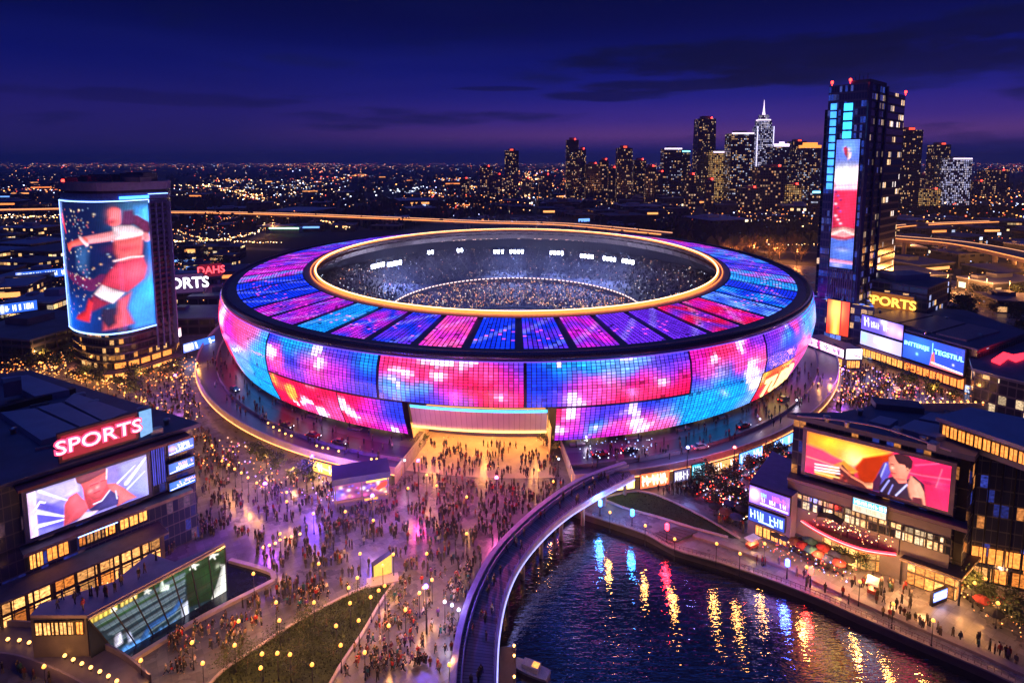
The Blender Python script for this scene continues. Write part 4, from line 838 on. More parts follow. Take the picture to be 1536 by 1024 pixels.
# lit shop windows under the screen and the stepped terrace below
qq = lambda x, y, o=0: P1.hit(x, y, o)
zt = zb-2.6
facade_windows(b1, P1, qq(42, 830)[0], qq(64, 825)[0], zt-3.4, zt-.4, 2, WARM, off=.3); facade_windows(b1, P1, qq(68, 820)[0], qq(102, 805)[0], zt-3.2, zt-.3, 2, WARMS, off=.3); facade_windows(b1, P1, qq(116, 800)[0], qq(172, 780)[0], zt-3.1, zt-.6, 5, SHOPW, off=.3); facade_windows(b1, P1, qq(178, 780)[0], qq(220, 762)[0], zt-2.8, zt-.2, 3, WARM, off=.3)
m = MB(); m.tube([P1.at(qq(114, 795)[0], zt-.4, 1.2), P1.at(qq(173, 775)[0], zt-.4, 1.2)], .12, 6); m.build('awning_light', emit('awning_blue', (.2, .4, 1), 5), b1)
zt2 = zt-4.2
ltr = empty('shop_terrace', P1.at(0, 0, 4)); T(ltr, 'two-storey row of warm lit shops stepping down from the left screen', 'building')
P1b = Plane(P1.at(0, 0, 4.5)[:2], P1.at(10, 0, 4.5)[:2]); qa = -24; qb = P1b.hit(245, 790)[0]
m = MB(); m.prism([P1.at(qa, 0, .05)[:2], P1.at(qb, 0, .05)[:2], P1.at(qb, 0, 4.5)[:2], P1.at(qa, 0, 4.5)[:2]], 0, zt2-.4, 0, bottom=False); m.build('wall', plain('shop_wall', (.12, .1, .09), .6), ltr)
m = MB(); m.prism([P1.at(qa, 0, .06)[:2], P1.at(qb+.6, 0, .06)[:2], P1.at(qb+.6, 0, 5.6)[:2], P1.at(qa, 0, 5.6)[:2]], zt2-.4, zt2); m.build('roof', plain('terrace_deck', (.2, .17, .16), .6), ltr)
m = MB(); m.tube([P1b.at(qa, zt2-.5, 1.3), P1b.at(qa+13, zt2-.5, 1.3)], .16, 6); m.build('light_strip', emit('violet_strip', (.35, .08, 1), 3), ltr)
n_ = int((qb-qa)/3.4); hh = zt2-.9
facade_windows(ltr, P1b, qa+1, qb-.6, hh-2.8, hh, n_, SHOPW, off=.1)
if hh > 6: facade_windows(ltr, P1b, qa+1, qb-.6, .8, 3.6, n_, SHOPW, off=.1)
# ================================================================ front-left glass pavilion in its dark basin
GA, GB = gp(177, 981, 0), gp(340, 884, 0); PG = Plane(GA, GB)
qz = PG.hit(337, 813); ZG = qz[1]; qR = PG.L; qLt = PG.hit(129, 905)[0]
basin = [gp(x, y) for x, y in ((186, 1000), (300, 930), (405, 876), (411, 868), (402, 858), (345, 842), (300, 850), (250, 880), (140, 950), (150, 985))]
m = MB(); m.fill(basin, .012); K(m.build('reflecting_basin', plain('basin_slate', (.015, .02, .04), .12, var=.3)), 'structure')
bk = empty('basin_kerb', (*gp(300, 930), 0)); T(bk, 'pale low kerb round the dark basin beside the glass pavilion', 'kerb')
m = MB(); kb = [gp(x, y) for x, y in ((186, 1000), (300, 930), (405, 876), (411, 868), (402, 858), (345, 842))]
kb = lerp_path(kb, 30)
for a, b in zip(kb, kb[1:]): m.bar((*a, .3), (*b, .3), .9, .6)
m.build('kerb', plain('kerb_stone', (.4, .34, .36), .6), bk)
pv = empty('glass_pavilion', (*GA, 0)); T(pv, 'low pavilion whose green glass front shows white figures above a dark basin', 'building')
rf = [gp(x, y, ZG) for x, y in ((129, 905), (45, 922), (60, 905), (170, 872), (225, 829), (262, 842))]+[PG.at(qR, 0)[:2]]
lb = gp(69, 923, 0)
wl = [PG.at(0, 0)[:2], PG.at(qR, 0)[:2], rf[5], rf[4], rf[3], rf[1]]
m = MB(); m.prism([PG.at(0, 0, -.3)[:2], PG.at(qR, 0, -.3)[:2], rf[5], rf[4], rf[3], rf[2]], 0, ZG-.4, 0, bottom=False) if False else None
m = MB(); m.prism([PG.at(qLt, 0, -.5)[:2], PG.at(qR, 0, -.5)[:2], rf[5], rf[4], rf[3], rf[2], rf[1]], 0, ZG-.5); m.build('wall', plain('pavilion_wall', (.10, .09, .11), .6), pv)
m = MB(); m.prism([PG.at(qLt, 0, .05)[:2], PG.at(qR, 0, .05)[:2], rf[5], rf[4], rf[3], rf[2], rf[1]], ZG-.5, ZG); m.build('roof', plain('pale_deck', (.32, .25, .31), .6, scale=.3), pv)
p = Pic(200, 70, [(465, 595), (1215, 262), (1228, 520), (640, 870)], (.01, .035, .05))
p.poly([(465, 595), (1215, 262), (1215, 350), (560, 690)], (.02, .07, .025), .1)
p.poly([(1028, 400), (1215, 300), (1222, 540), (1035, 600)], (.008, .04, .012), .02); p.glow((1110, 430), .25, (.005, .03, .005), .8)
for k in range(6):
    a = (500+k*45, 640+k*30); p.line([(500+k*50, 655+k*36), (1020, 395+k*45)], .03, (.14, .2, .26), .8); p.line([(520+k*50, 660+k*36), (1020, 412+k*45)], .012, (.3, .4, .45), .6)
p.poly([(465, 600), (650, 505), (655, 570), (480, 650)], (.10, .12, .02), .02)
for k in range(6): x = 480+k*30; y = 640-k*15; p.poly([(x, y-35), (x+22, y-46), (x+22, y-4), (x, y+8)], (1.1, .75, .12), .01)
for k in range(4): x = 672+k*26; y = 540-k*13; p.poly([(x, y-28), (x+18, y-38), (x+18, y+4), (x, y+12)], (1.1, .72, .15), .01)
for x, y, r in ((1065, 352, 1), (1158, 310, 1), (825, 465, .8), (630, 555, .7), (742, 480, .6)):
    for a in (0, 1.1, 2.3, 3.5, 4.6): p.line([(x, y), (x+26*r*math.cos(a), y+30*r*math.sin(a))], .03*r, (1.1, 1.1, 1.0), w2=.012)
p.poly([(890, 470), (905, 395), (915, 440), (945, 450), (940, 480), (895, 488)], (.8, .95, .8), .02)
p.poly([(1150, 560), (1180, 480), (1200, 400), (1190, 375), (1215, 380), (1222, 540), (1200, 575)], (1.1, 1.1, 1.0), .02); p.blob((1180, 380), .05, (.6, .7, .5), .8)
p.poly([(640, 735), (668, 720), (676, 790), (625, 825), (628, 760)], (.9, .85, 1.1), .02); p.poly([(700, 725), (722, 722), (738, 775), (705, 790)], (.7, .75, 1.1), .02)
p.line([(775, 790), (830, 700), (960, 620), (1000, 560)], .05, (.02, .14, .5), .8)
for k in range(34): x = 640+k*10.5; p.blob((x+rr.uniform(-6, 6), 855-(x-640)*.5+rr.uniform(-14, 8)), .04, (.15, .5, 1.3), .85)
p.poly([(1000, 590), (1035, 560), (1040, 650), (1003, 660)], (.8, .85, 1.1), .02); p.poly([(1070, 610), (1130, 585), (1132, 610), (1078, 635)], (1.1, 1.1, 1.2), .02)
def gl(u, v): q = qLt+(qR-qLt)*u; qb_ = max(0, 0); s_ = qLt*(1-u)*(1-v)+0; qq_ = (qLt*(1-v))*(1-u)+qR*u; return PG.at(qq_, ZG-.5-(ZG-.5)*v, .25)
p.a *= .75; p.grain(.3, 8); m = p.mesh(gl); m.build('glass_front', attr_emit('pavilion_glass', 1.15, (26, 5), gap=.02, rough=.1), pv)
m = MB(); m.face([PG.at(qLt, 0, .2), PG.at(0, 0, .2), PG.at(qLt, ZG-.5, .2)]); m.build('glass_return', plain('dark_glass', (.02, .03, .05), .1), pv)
PGb = Plane(rf[1], PG.at(qLt, 0, -.5)[:2]); facade_windows(pv, PGb, .6, PGb.L-.4, ZG-3.4, ZG-1.0, 6, SHOPW, off=.1)
for k in range(8):
    u = k/7; m = MB(); a = gl(u, 0); b = gl(u, 1); m.bar(a, (b[0]+.05, b[1]-.05, b[2]), .12, .2); m.build('mullion', DARK, pv)
m = MB(); tbar = (gl(0, 0), gl(1, 0)); m.bar(*tbar, .4, .35); m.build('top_rail', STEEL, pv)
ps = Pic(40, 20, base=(.02, .02, .06)); 
for k in range(14): ps.blob((rr.random(), rr.random()), .2, (1.3, 1.3, 1.4), .9)
# ================================================================ bottom-left ramp with bollard lights
RC = [gp(x, y, 2.2) for x, y in ((-60, 962), (0, 962), (50, 968), (100, 985), (150, 1010), (190, 1045))]
rc = lerp_path(RC, 40); ramp = empty('curved_ramp', (*rc[20], 0)); T(ramp, 'curved raised walkway edged with round warm lights in the bottom left corner', 'walkway')
def strip(m, path, w0, w1, z0, z1, mi=0):
    A = offs(path, w0); B = offs(path, w1)
    for a, b, c, d in zip(A, A[1:], B[1:], B):
        m.quad((*a, z1), (*b, z1), (*c, z1), (*d, z1), mi); m.quad((*a, z0), (*b, z0), (*b, z1), (*a, z1), mi); m.quad((*c, z0), (*d, z0), (*d, z1), (*c, z1), mi)
        m.quad((*d, z0), (*c, z0), (*b, z0), (*a, z0), mi)
m = MB(); strip(m, rc, 2.2, -3.2, 0, 2.2); m.build('deck', plain('ramp_deck', (.10, .09, .14), .5), ramp)
m = MB(); strip(m, rc, -3.2, -3.5, 0, 3.2); m.build('parapet', plain('ramp_parapet', (.16, .14, .22), .5), ramp)
m = MB(); strip(m, rc, 2.5, 2.2, 0, 2.6); m.build('parapet', plain('ramp_parapet', (.16, .14, .22), .5), ramp)
bl = lerp_path([gp(x, y, 2.9) for x, y in ((-25, 957), (20, 958), (42, 962), (70, 971), (97, 982), (125, 995), (150, 1006), (175, 1020), (200, 1036))], 17)
def bollard(loc, label):
    e = empty('bollard_light', loc); T(e, label, 'light', 'round lights along the curved walkway'); return e
b0 = empty('bollard_light', (0, 0, 0)); m = MB(); m.lathe(0, 0, [(.09, 0), (.09, .45)], 8); m.build('stem', DARK, b0); m = MB(); m.lathe(0, 0, [(.1, .42), (.26, .55), (.28, .7), (.16, .88), (.02, .92)], 10); m.build('globe', emit('globe_warm', (1, .40, .09), 4.5, sample=False), b0)
for k, q in enumerate(bl): o = b0 if k == 0 else copy_tree(b0); o.location = (*q, 2.2); T(o, '%s round light from the left along the curved walkway' % ordi(k), 'light', 'round lights along the curved walkway')
# ================================================================ lawn, kerb strip, lit wedge
LAWN = [(290, 1060), (330, 1010), (384, 973), (440, 936), (500, 903), (555, 878), (592, 868), (590, 876), (570, 905), (545, 948), (510, 1000), (478, 1060)]
mlw, g, p_ = newmat('lawn_mat'); f = g.noise(g.coord(), .35, 5, .7); f2 = g.noise(g.coord(), 4, 3)
g.set(p_, 'Base Color', g.ramp(g.m('ADD', g.m('MULTIPLY', f, .6), g.m('MULTIPLY', f2, .4)), [(.3, (.008, .02, .006)), (.55, (.03, .05, .012)), (.75, (.06, .08, .02))])); g.set(p_, 'Roughness', .95); g.set(p_, 'Normal', g.bump(f2, .6, .15))
m = MB(); m.fill([gp(*q) for q in LAWN], .05); K(m.build('lawn', mlw), 'structure')
RL = [(902, 748), (950, 737), (985, 743), (1030, 763), (1070, 784), (1110, 808), (1092, 806), (1040, 792), (985, 775), (940, 763)]
m = MB(); m.fill([gp(*q) for q in RL], .05); K(m.build('waterside_lawn', mlw), 'structure')
def kerb(name, px, label, w=.5, h=.3, mat=None):
    P = lerp_path([gp(*q) for q in px], 24); e = empty(name, (*P[12], 0)); T(e, label, 'kerb'); m = MB()
    for a, b in zip(P, P[1:]): m.bar((*a, h/2), (*b, h/2), w, h)
    m.build('kerb', mat or plain('kerb_stone', (.4, .34, .36), .6), e)
kerb('lawn_kerb', LAWN[:7], 'long pale kerb along the left side of the lamp-lit lawn'); kerb('lawn_kerb', LAWN[7:], 'pale kerb along the right side of the lamp-lit lawn')
kerb('lawn_kerb', RL[:6], 'pale kerb along the far side of the small waterside lawn'); kerb('lawn_kerb', RL[6:]+RL[:1], 'pale kerb along the near side of the small waterside lawn')
grass = MB(); LP = [gp(*q) for q in LAWN]; LP2 = [gp(*q) for q in RL]
for _ in range(9000):
    L = LP if R.random() < .8 else LP2; a = R.choice(L); b = R.choice(L); c = R.choice(L); u, v = R.random(), R.random()
    if u+v > 1: u, v = 1-u, 1-v
    x = a[0]+(b[0]-a[0])*u+(c[0]-a[0])*v; y = a[1]+(b[1]-a[1])*u+(c[1]-a[1])*v
    if not inpoly(x, y, L): continue
    t_ = R.uniform(0, PI); w = R.uniform(.05, .12); h = R.uniform(.12, .35); g_ = R.uniform(.5, 1.2)
    grass.face(((x-w*math.cos(t_), y-w*math.sin(t_), .05), (x+w*math.cos(t_), y+w*math.sin(t_), .05), (x+R.uniform(-.1, .1), y+R.uniform(-.1, .1), .05+h)), 0, (.03*g_, .06*g_, .012*g_))
K(grass.build('grass', attr_plain('grass_mat', .9)), 'stuff')
# lit wedge sign at the tip of the lawn
wq = g3(576, 866); we = empty('light_box', wq); T(we, 'glowing yellow wedge shaped light box at the tip of the lawn', 'light box')
PW = Plane(gp(561, 868), gp(588, 858)); zt0 = 3.2
m = MB(); A, B, C, D = PW.at(0, 0), PW.at(PW.L, 0), PW.at(PW.L, zt0+.6), PW.at(0, zt0-.6); m.quad(A, B, C, D, 1); E_, F_ = PW.at(0, 0, -1.4), PW.at(PW.L, 0, -1.4); m.quad(F_, E_, (E_[0], E_[1], zt0-.6), (F_[0], F_[1], zt0+.6)); m.quad(D, C, (F_[0], F_[1], zt0+.6), (E_[0], E_[1], zt0-.6)); m.quad(B, F_, (F_[0], F_[1], zt0+.6), C); m.quad(E_, A, D, (E_[0], E_[1], zt0-.6))
m.build('box', [DARK, emit('wedge_yellow', (1, .5, .08), 1.2)], we); m = MB(); m.box(wq[0], wq[1]-1, 0, 6, 2.5, .4, .3); m.build('plinth', plain('kerb_stone', (.4, .34, .36), .6), we)
# ================================================================ kiosk with lit stage
kq = gp(540, 752); PK = Plane(gp(502, 762), gp(583, 748)); kz = PK.hit(540, 712)[1]
ki = empty('stage_kiosk', (*kq, 0)); T(ki, 'open kiosk with dark roof and crowded pink and blue lit stage front', 'kiosk')
m = MB(); m.prism([PK.at(0, 0)[:2], PK.at(PK.L, 0)[:2], PK.at(PK.L, 0, -5)[:2], PK.at(0, 0, -5)[:2]], 0, kz-1.6); m.build('wall', plain('kiosk_wall', (.22, .18, .24), .6), ki)
m = MB(); m.prism([PK.at(-.4, 0, 1.6)[:2], PK.at(PK.L+.4, 0, 1.6)[:2], PK.at(PK.L+.4, 0, -5.2)[:2], PK.at(-.4, 0, -5.2)[:2]], kz-.9, kz+.6); m.build('roof', plain('kiosk_roof', (.035, .04, .11), .4), ki)
p = Pic(90, 34, base=(.25, .05, .16)); 
for k in range(60):
    p.blob((rr.random(), rr.uniform(.15, .95)), rr.uniform(.04, .12), rr.choice([(.1, .1, 1.2), (.9, .1, .4), (1.2, .9, 1.3), (1.1, .4, .1), (.03, .02, .1), (.04, .02, .12), (1.3, .8, .5), (.2, .1, .9)]), .8)
p.poly([(.74, .6), (.85, .25), (.97, .2), (.96, .5), (.8, .75)], (1.3, .06, .03), .04); p.line([(.6, .08), (.98, .05)], .07, (1.4, .7, .15)); p.blob((.07, .7), .3, (.15, .12, 1.3), .8)
p.mesh(lambda u, v: PK.at(PK.L*u, (kz-1.1)-(kz-1.1-2.4)*v, 1.2)).build('display', attr_emit('kiosk_disp', 1.5), ki)
m = MB(); m.prism([PK.at(0, 0, .1)[:2], PK.at(PK.L, 0, .1)[:2], PK.at(PK.L, 0, 1.5)[:2], PK.at(0, 0, 1.5)[:2]], 1.9, 2.3); m.build('counter', plain('kiosk_counter', (.3, .2, .15), .5), ki)
for q in (.3, PK.L/2, PK.L-.3): m = MB(); m.bar(PK.at(q, 0, 1.4), PK.at(q, kz-.9, 1.4), .25, .25); m.build('post', STEEL, ki)
m = MB(); m.quad(PK.at(PK.L*.55, .6, .1), PK.at(PK.L*.8, .6, .1), PK.at(PK.L*.8, 1.5, .1), PK.at(PK.L*.55, 1.5, .1)); m.build('window', WARM, ki)
# ================================================================ footbridge over the water's edge
BZ = 4.2
BL_ = [(684, 1062), (686, 1010), (695, 950), (713, 893), (742, 838), (780, 795), (824, 757), (868, 728), (905, 712), (940, 700)]
BR_ = [(741, 1062), (741, 1010), (745, 950), (757, 893), (778, 848), (812, 806), (850, 773), (890, 748), (920, 732), (950, 716)]
bL = lerp_path([gp(x, y, BZ) for x, y in BL_], 90); bR = lerp_path([gp(x, y, BZ) for x, y in BR_], 90)
br = empty('footbridge', (*bL[40], 0)); T(br, 'long curved plank footbridge with white parapets sweeping up towards the stadium', 'bridge')
mpk, g, p_ = newmat('plank_mat'); u = g.sep(g.coord('UV')); l = g.m('LESS_THAN', g.m('FRACT', g.m('MULTIPLY', u[0], 1.6)), .13); wn = g.white(g.comb(g.m('FLOOR', g.m('MULTIPLY', u[0], 1.6)), 0.0, 0.0))[0]
g.set(p_, 'Base Color', g.mix(l, g.mix(wn, (.12, .11, .14, 1), (.22, .2, .24, 1)), (.015, .015, .02, 1))); g.set(p_, 'Roughness', .5)
m = MB(); S = 0
for i in range(89):
    a, b, c, d = bL[i], bR[i], bR[i+1], bL[i+1]; dS = math.hypot(d[0]-a[0], d[1]-a[1]); m.quad((*a, BZ), (*b, BZ), (*c, BZ), (*d, BZ), 0, uv=((S, 0), (S, 1), (S+dS, 1), (S+dS, 0))); m.quad((*d, BZ-.6), (*c, BZ-.6), (*b, BZ-.6), (*a, BZ-.6), 0); S += dS
m.build('deck', mpk, br)
def side(P, name, d, h, z0, mat, w=.35, sm=False):
    m = MB(); A = P; B = offs(P, d*w)
    for a, b, c, e in zip(A, A[1:], B[1:], B):
        m.quad((*a, z0), (*b, z0), (*b, z0+h), (*a, z0+h)); m.quad((*e, z0), (*c, z0), (*c, z0+h), (*e, z0+h)); m.quad((*a, z0+h), (*b, z0+h), (*c, z0+h), (*e, z0+h)); m.quad((*e, z0), (*c, z0), (*b, z0), (*a, z0))
    m.build(name, mat, br)
pw_ = plain('bridge_parapet', (.5, .46, .56), .45)
side(bL, 'parapet', -1, 1.5, BZ-.4, pw_, 1.0); side(offs(bL, .6), 'inner_rail', 1, .9, BZ, pw_, .2); side(bR, 'parapet', 1, 1.4, BZ-.5, pw_, .4)
m = MB(); m.tube([(*q, BZ-.35) for q in offs(bR, .5)], .12, 6); m.build('edge_light', emit('bridge_edge', (.35, .35, 1), 1.6), br)
m = MB()
for i in range(1, 89, 2): q = offs(bL, .65)[i]; m.bar((*q, BZ), (*q, BZ+1.1), .12, .12); q = offs(bR, -.1)[i]; m.bar((*q, BZ), (*q, BZ+1.2), .12, .12)
K(m.build('baluster', pw_, br), 'stuff')
for i in range(6, 88, 9):
    for P, dd in ((bL, 1.2), (bR, -1.2)): q = offs(P, dd)[i]; m = MB(); m.lathe(*q, [(.45, WZ-1), (.45, BZ-.6)], 10); m.build('pier', CONC, br)
# ================================================================ quay railing and steps
qp = lerp_path([gp(*q) for q in ((862, 766), (905, 780), (968, 801), (1012, 824), (1080, 844), (1152, 868), (1225, 896), (1300, 929), (1370, 959), (1440, 988), (1500, 1014), (1580, 1052))], 100)
qp = [(x+.0, y+.35) for x, y in qp]
rl = empty('quay_railing', (*qp[50], 0)); T(rl, 'long thin metal railing along the right bank of the dark water', 'railing')
for z in (.55, 1.1): m = MB(); m.tube([(*q, z) for q in qp], .045 if z < 1 else .07, 5); m.build('rail', plain('rail_metal', (.25, .2, .25), .4, .7), rl)
for q in qp[::1]: m = MB(); m.bar((*q, 0), (*q, 1.1), .08, .08); m.build('post', plain('rail_metal', (.25, .2, .25), .4, .7), rl)
cp = empty('quay_coping', (*qp[50], 0)); T(cp, 'pale stone coping along the edge of the right quay', 'kerb'); m = MB()
for a, b in zip(qp, qp[1:]): m.bar((a[0], a[1]+.1, .02), (b[0], b[1]+.1, .02), .9, .28)
m.build('coping', plain('coping_stone', (.25, .22, .24), .6), cp)
st_ = empty('waterside_steps', g3(1005, 802)); T(st_, 'dark flight of low steps on the quay beyond the small lawn', 'steps')
SA, SB, SC_, SD = [gp(*q) for q in ((975, 801), (1006, 816), (1046, 801), (1015, 794))]
for k in range(6):
    a = k/6; b = (k+1)/6; f4 = lambda P, Q, t: (P[0]+(Q[0]-P[0])*t, P[1]+(Q[1]-P[1])*t); m = MB(); m.prism([f4(SA, SD, a), f4(SB, SC_, a), f4(SB, SC_, b), f4(SA, SD, b)], .006, .12+k*.12); m.build('step', plain('step_dark', (.05, .045, .06), .6), st_)
kerb('quay_kerb', ((1040, 803), (1100, 822), (1180, 852), (1260, 888), (1330, 920), (1400, 950), (1470, 980), (1536, 1010)), 'low planted kerb between the quay promenade and the restaurant terrace', 1.6, .5, plain('planter', (.2, .17, .2), .6))
# moored boat in the bottom middle
bo = empty('motor_boat', (0, 0, WZ)); T(bo, 'small white motor boat moored below the footbridge at the bottom edge', 'boat')
BQ = gp(795, 1008, WZ); secs = [(-3.4, .0, 1.0), (-2.6, 1.0, .95), (0, 1.25, .85), (2, 1.2, .8), (3.2, 1.05, .8)]
m = MB()
for (x0, w0, h0), (x1, w1, h1) in zip(secs, secs[1:]):
    for s_ in (-1, 1):
        m.quad((x0, s_*w0*.6, -.2), (x1, s_*w1*.6, -.2), (x1, s_*w1, h1), (x0, s_*w0, h0))
    m.quad((x0, -w0, h0), (x1, -w1, h1), (x1, w1, h1), (x0, w0, h0))
m.quad((3.2, -.63, -.2), (3.2, .63, -.2), (3.2, 1.05, .8), (3.2, -1.05, .8)); m.build('hull', plain('boat_white', (.6, .58, .55), .3, coat=.5), bo, local=True)
m = MB(); m.prism([(-1.2, -.7), (1.6, -.85), (1.6, .85), (-1.2, .7)], .85, 1.7); m.build('cabin', plain('boat_cabin', (.5, .5, .52), .3), bo, local=True)
m = MB(); m.prism([(-1.25, -.55), (-.4, -.72), (-.4, .72), (-1.25, .55)], 1.1, 1.55); m.build('windscreen', plain('dark_glass', (.02, .03, .05), .1), bo, local=True)
m = MB(); m.box(1.0, 0, 1.7, 1.0, 1.0, .12); m.build('cabin_light', WARM, bo, local=True)
bo.location = (BQ[0], BQ[1], WZ); bo.rotation_euler = (0, 0, math.radians(-25))
jt = empty('jetty', (0, 0, WZ)); JQ = gp(760, 1000, WZ+1.2); T(jt, 'narrow wooden jetty with lamps tucked under the footbridge at the bottom', 'jetty'); jt.location = (JQ[0], JQ[1], 0)
m = MB(); m.box(0, -2, WZ+1.0, 3, 12, .25); m.build('deck', plain('jetty_wood', (.14, .1, .07), .7), jt, local=True)
for y in (-7, -3, 1, 3): m = MB(); m.lathe(1.2, y, [(.12, WZ-1), (.12, WZ+2.2)], 8); m.build('pile', plain('jetty_wood', (.14, .1, .07), .7), jt, local=True); m = MB(); m.lathe(1.2, y, [(.15, WZ+2.2), (.2, WZ+2.45), (.05, WZ+2.6)], 8); m.build('lamp', emit('jetty_lamp', (1, .40, .09), 8, sample=False), jt, local=True)
# ================================================================ signs hung on the ring terrace
def tplane(xl, xr, z=3):
    A = ep(th_at(xl, 0, z, 141.4, 170.4), 141.4, 170.4, 0)[:2]; B = ep(th_at(xr, 0, z, 141.4, 170.4), 141.4, 170.4, 0)[:2]; return Plane(A, B)
for xl, xr, z0, z1, colr, lab, sd in ((463, 498, .3, 3.2, (1.3, .5, .06), 'orange lit sign under the left arm of the ring terrace', 1), (905, 951, .9, 2.9, (1.0, .75, .2), 'long yellow sign strip on the ring terrace beside the footbridge', 2), (960, 1003, .5, 4.2, (.9, .12, .04), 'red and gold sign on the ring terrace right of the footbridge', 3), (1010, 1034, .6, 3.6, (.06, .05, .12), 'small dark sign between the red sign and the cyan sign', 4), (1037, 1056, .6, 4.2, (.02, .28, .38), 'small cyan sign on the ring terrace above the car park', 5), (1066, 1098, .6, 3.4, (.5, .22, .06), 'amber sign on the ring terrace above the red car park', 6), (1108, 1142, .8, 3.8, (.1, .3, 1.1), 'bright blue white sign on the ring terrace far right', 7), (1160, 1188, .6, 3.4, (.12, .35, 1.1), 'pale blue strip sign near the right hall roof corner', 8)):
    Pt = tplane(xl, xr); p = Pic(60, 24, base=colr); p.scribble(.08, .92, .5, .6, tuple(min(1.5, c*1.1+.6) for c in colr), seed=sd)
    if sd in (1, 3): p.line([(.1, .35), (.9, .6)], .10, (1.4, 1.0, .3)); p.blob((.5, .45), .25, (1.4, 1.1, .5), .7)
    sgn('shop_sign', Pt, 0, Pt.L, z0, z1, lab, 'sign', p, off=.25, th=.3, frame=.12, st=2.2)
# ================================================================ right tower
ta, tb_, tc = gp(1222, 512), gp(1279, 525), gp(1336, 492)
def ext(p, q, d): l = math.hypot(q[0]-p[0], q[1]-p[1]); return (p[0]+(q[0]-p[0])/l*d, p[1]+(q[1]-p[1])/l*d)
td = (ta[0]+tc[0]-tb_[0], ta[1]+tc[1]-tb_[1])
rt = empty('skyscraper', ((ta[0]+tc[0])/2, (ta[1]+tc[1])/2, 0)); T(rt, 'tallest right tower with tall narrow screen showing red and blue picture', 'skyscraper')
PT = Plane(ta, tb_); PR_ = Plane(tb_, tc)
HT2 = PT.hit(1262, 140)[1]; HB = PR_.hit(1322, 128)[1]; 
glsF = win('tower_front_glass', 1.1, 3.3, .6, ((.04, .10, .75), (.10, .14, .6)), .30, wall=(.06, .07, .18), glass=(.03, .05, .16), gx=.16, gy=.25)
glsR = win('tower_side_glass', 1.2, 3.4, .24, ((1, .60, .30), (.9, .75, .7)), 1.1, wall=(.04, .05, .10), glass=(.015, .025, .06), gx=.14, gy=.3, rowbias=.8)
qm = PR_.hit(1322, 250)[0]; pm = PR_.at(qm, 0)[:2]; pm2 = (pm[0]+td[0]-tc[0], pm[1]+td[1]-tc[1])
m = MB(); m.prism([ta, tb_, pm, (ta[0]+pm[0]-tb_[0], ta[1]+pm[1]-tb_[1])], 0, HB, bottom=False); m.build('wall', glsF, rt)
m = MB(); wallpath(m, [PR_.at(-.02, 0, .12)[:2], PR_.at(qm+.1, 0, .12)[:2]], 0, HB-3); m.build('side_wall', win('tower_dark_glass', 1.7, 3.4, .35, ((.10, .10, .5), (.9, .6, .4)), .35, wall=(.04, .05, .11), glass=(.02, .03, .08), gx=.14, gy=.3, rowbias=.5), rt)
m = MB(); m.prism([PR_.at(qm, 0, -.6)[:2], PR_.at(PR_.L, 0, -.6)[:2], td, (ta[0]+pm[0]-tb_[0], ta[1]+pm[1]-tb_[1])], 0, HB-1.6, bottom=False); m.build('side_wall', glsR, rt)
m = MB()
for q in (0, qm*.5, qm): m.bar(PR_.at(q, 0, .5), PR_.at(q, HB, .5), .7, .7)
m.bar(PR_.at(0, 0, .3), PR_.at(0, HB, .3), 1.4, 1.4); m.build('corner_fin', plain('fin_metal', (.07, .07, .16), .35, .6), rt)
qa_, _ = PT.hit(1244, 300); qb_, _ = PT.hit(1258, 160)
m = MB(); m.box(*PT.at(PT.L*.45, 0, -5)[:2], HB, PT.L*.7, 8, .01) if False else None
m = MB(); m.prism([PT.at(PT.L*.55, 0, -1)[:2], PT.at(PT.L, 0, -1)[:2], pm, (pm[0]-8, pm[1]+2)], HB, HB+1.5); m.build('roof_plant', ROOFD, rt)
for q, pl, z in ((1, PT, HB), (PT.L*.52, PT, HB+.3), (PR_.L-.5, PR_, HB-1.5)): m = MB(); m.lathe(*pl.at(q, 0, -.5)[:2], [(.15, z), (.15, z+1.0), (.5, z+1.0), (.5, z+1.9), (.1, z+2.1)], 8); m.build('beacon', REDL, rt)
for s_ in range(4): m = MB(); m.bar(PT.at(PT.L*.6+s_*1.6, HB, -2), PT.at(PT.L*.6+s_*1.6, HB+3+s_ % 2, -2), .15, .15); m.build('mast', DARK, rt)
# blue lit strips
zz = lambda x, y: PT.hit(x, y)[1]
def tstrip(x0, x1, y0, y1, mat, name='light_strip', off=.25):
    z1_, z0_ = zz((x0+x1)/2, y0), zz((x0+x1)/2, y1); q0_ = PT.hit(x0, y0)[0]; q1_ = PT.hit(x1, y0)[0]
    n = max(2, int((z1_-z0_)/3.3)); m = MB()
    for k in range(n):
        a, b = z0_+(z1_-z0_)*k/n, z0_+(z1_-z0_)*(k+.78)/n; m.quad(PT.at(q0_, a, off), PT.at(q1_, a, off), PT.at(q1_, b, off), PT.at(q0_, b, off))
    m.build(name, mat, rt)
tstrip(1247, 1256, 153, 284, emit('strip_blue', (.05, .3, 1), 1.9, var=.6, scale=.3)); tstrip(1267, 1280, 152, 208, emit('strip_cyan', (.04, .5, 1), 2.2, var=.5, scale=.2))
Qt = [(105, 230), (193, 230), (168, 725), (83, 715)]
p = Pic(54, 280, Qt, (.12, .2, .9))
p.glow((150, 250), .06, (.1, .3, .8), .8, .08); p.poly([(98, 400), (188, 400), (178, 590), (88, 590)], (1.0, .03, .10), .02)
p.poly([(100, 350), (188, 330), (186, 420), (97, 420)], (1.3, .6, .8), .03); p.blob((145, 350), .12, (1.6, 1.5, 1.6), 1, .05); p.blob((120, 380), .08, (1.5, 1.3, 1.4), .9, .03)
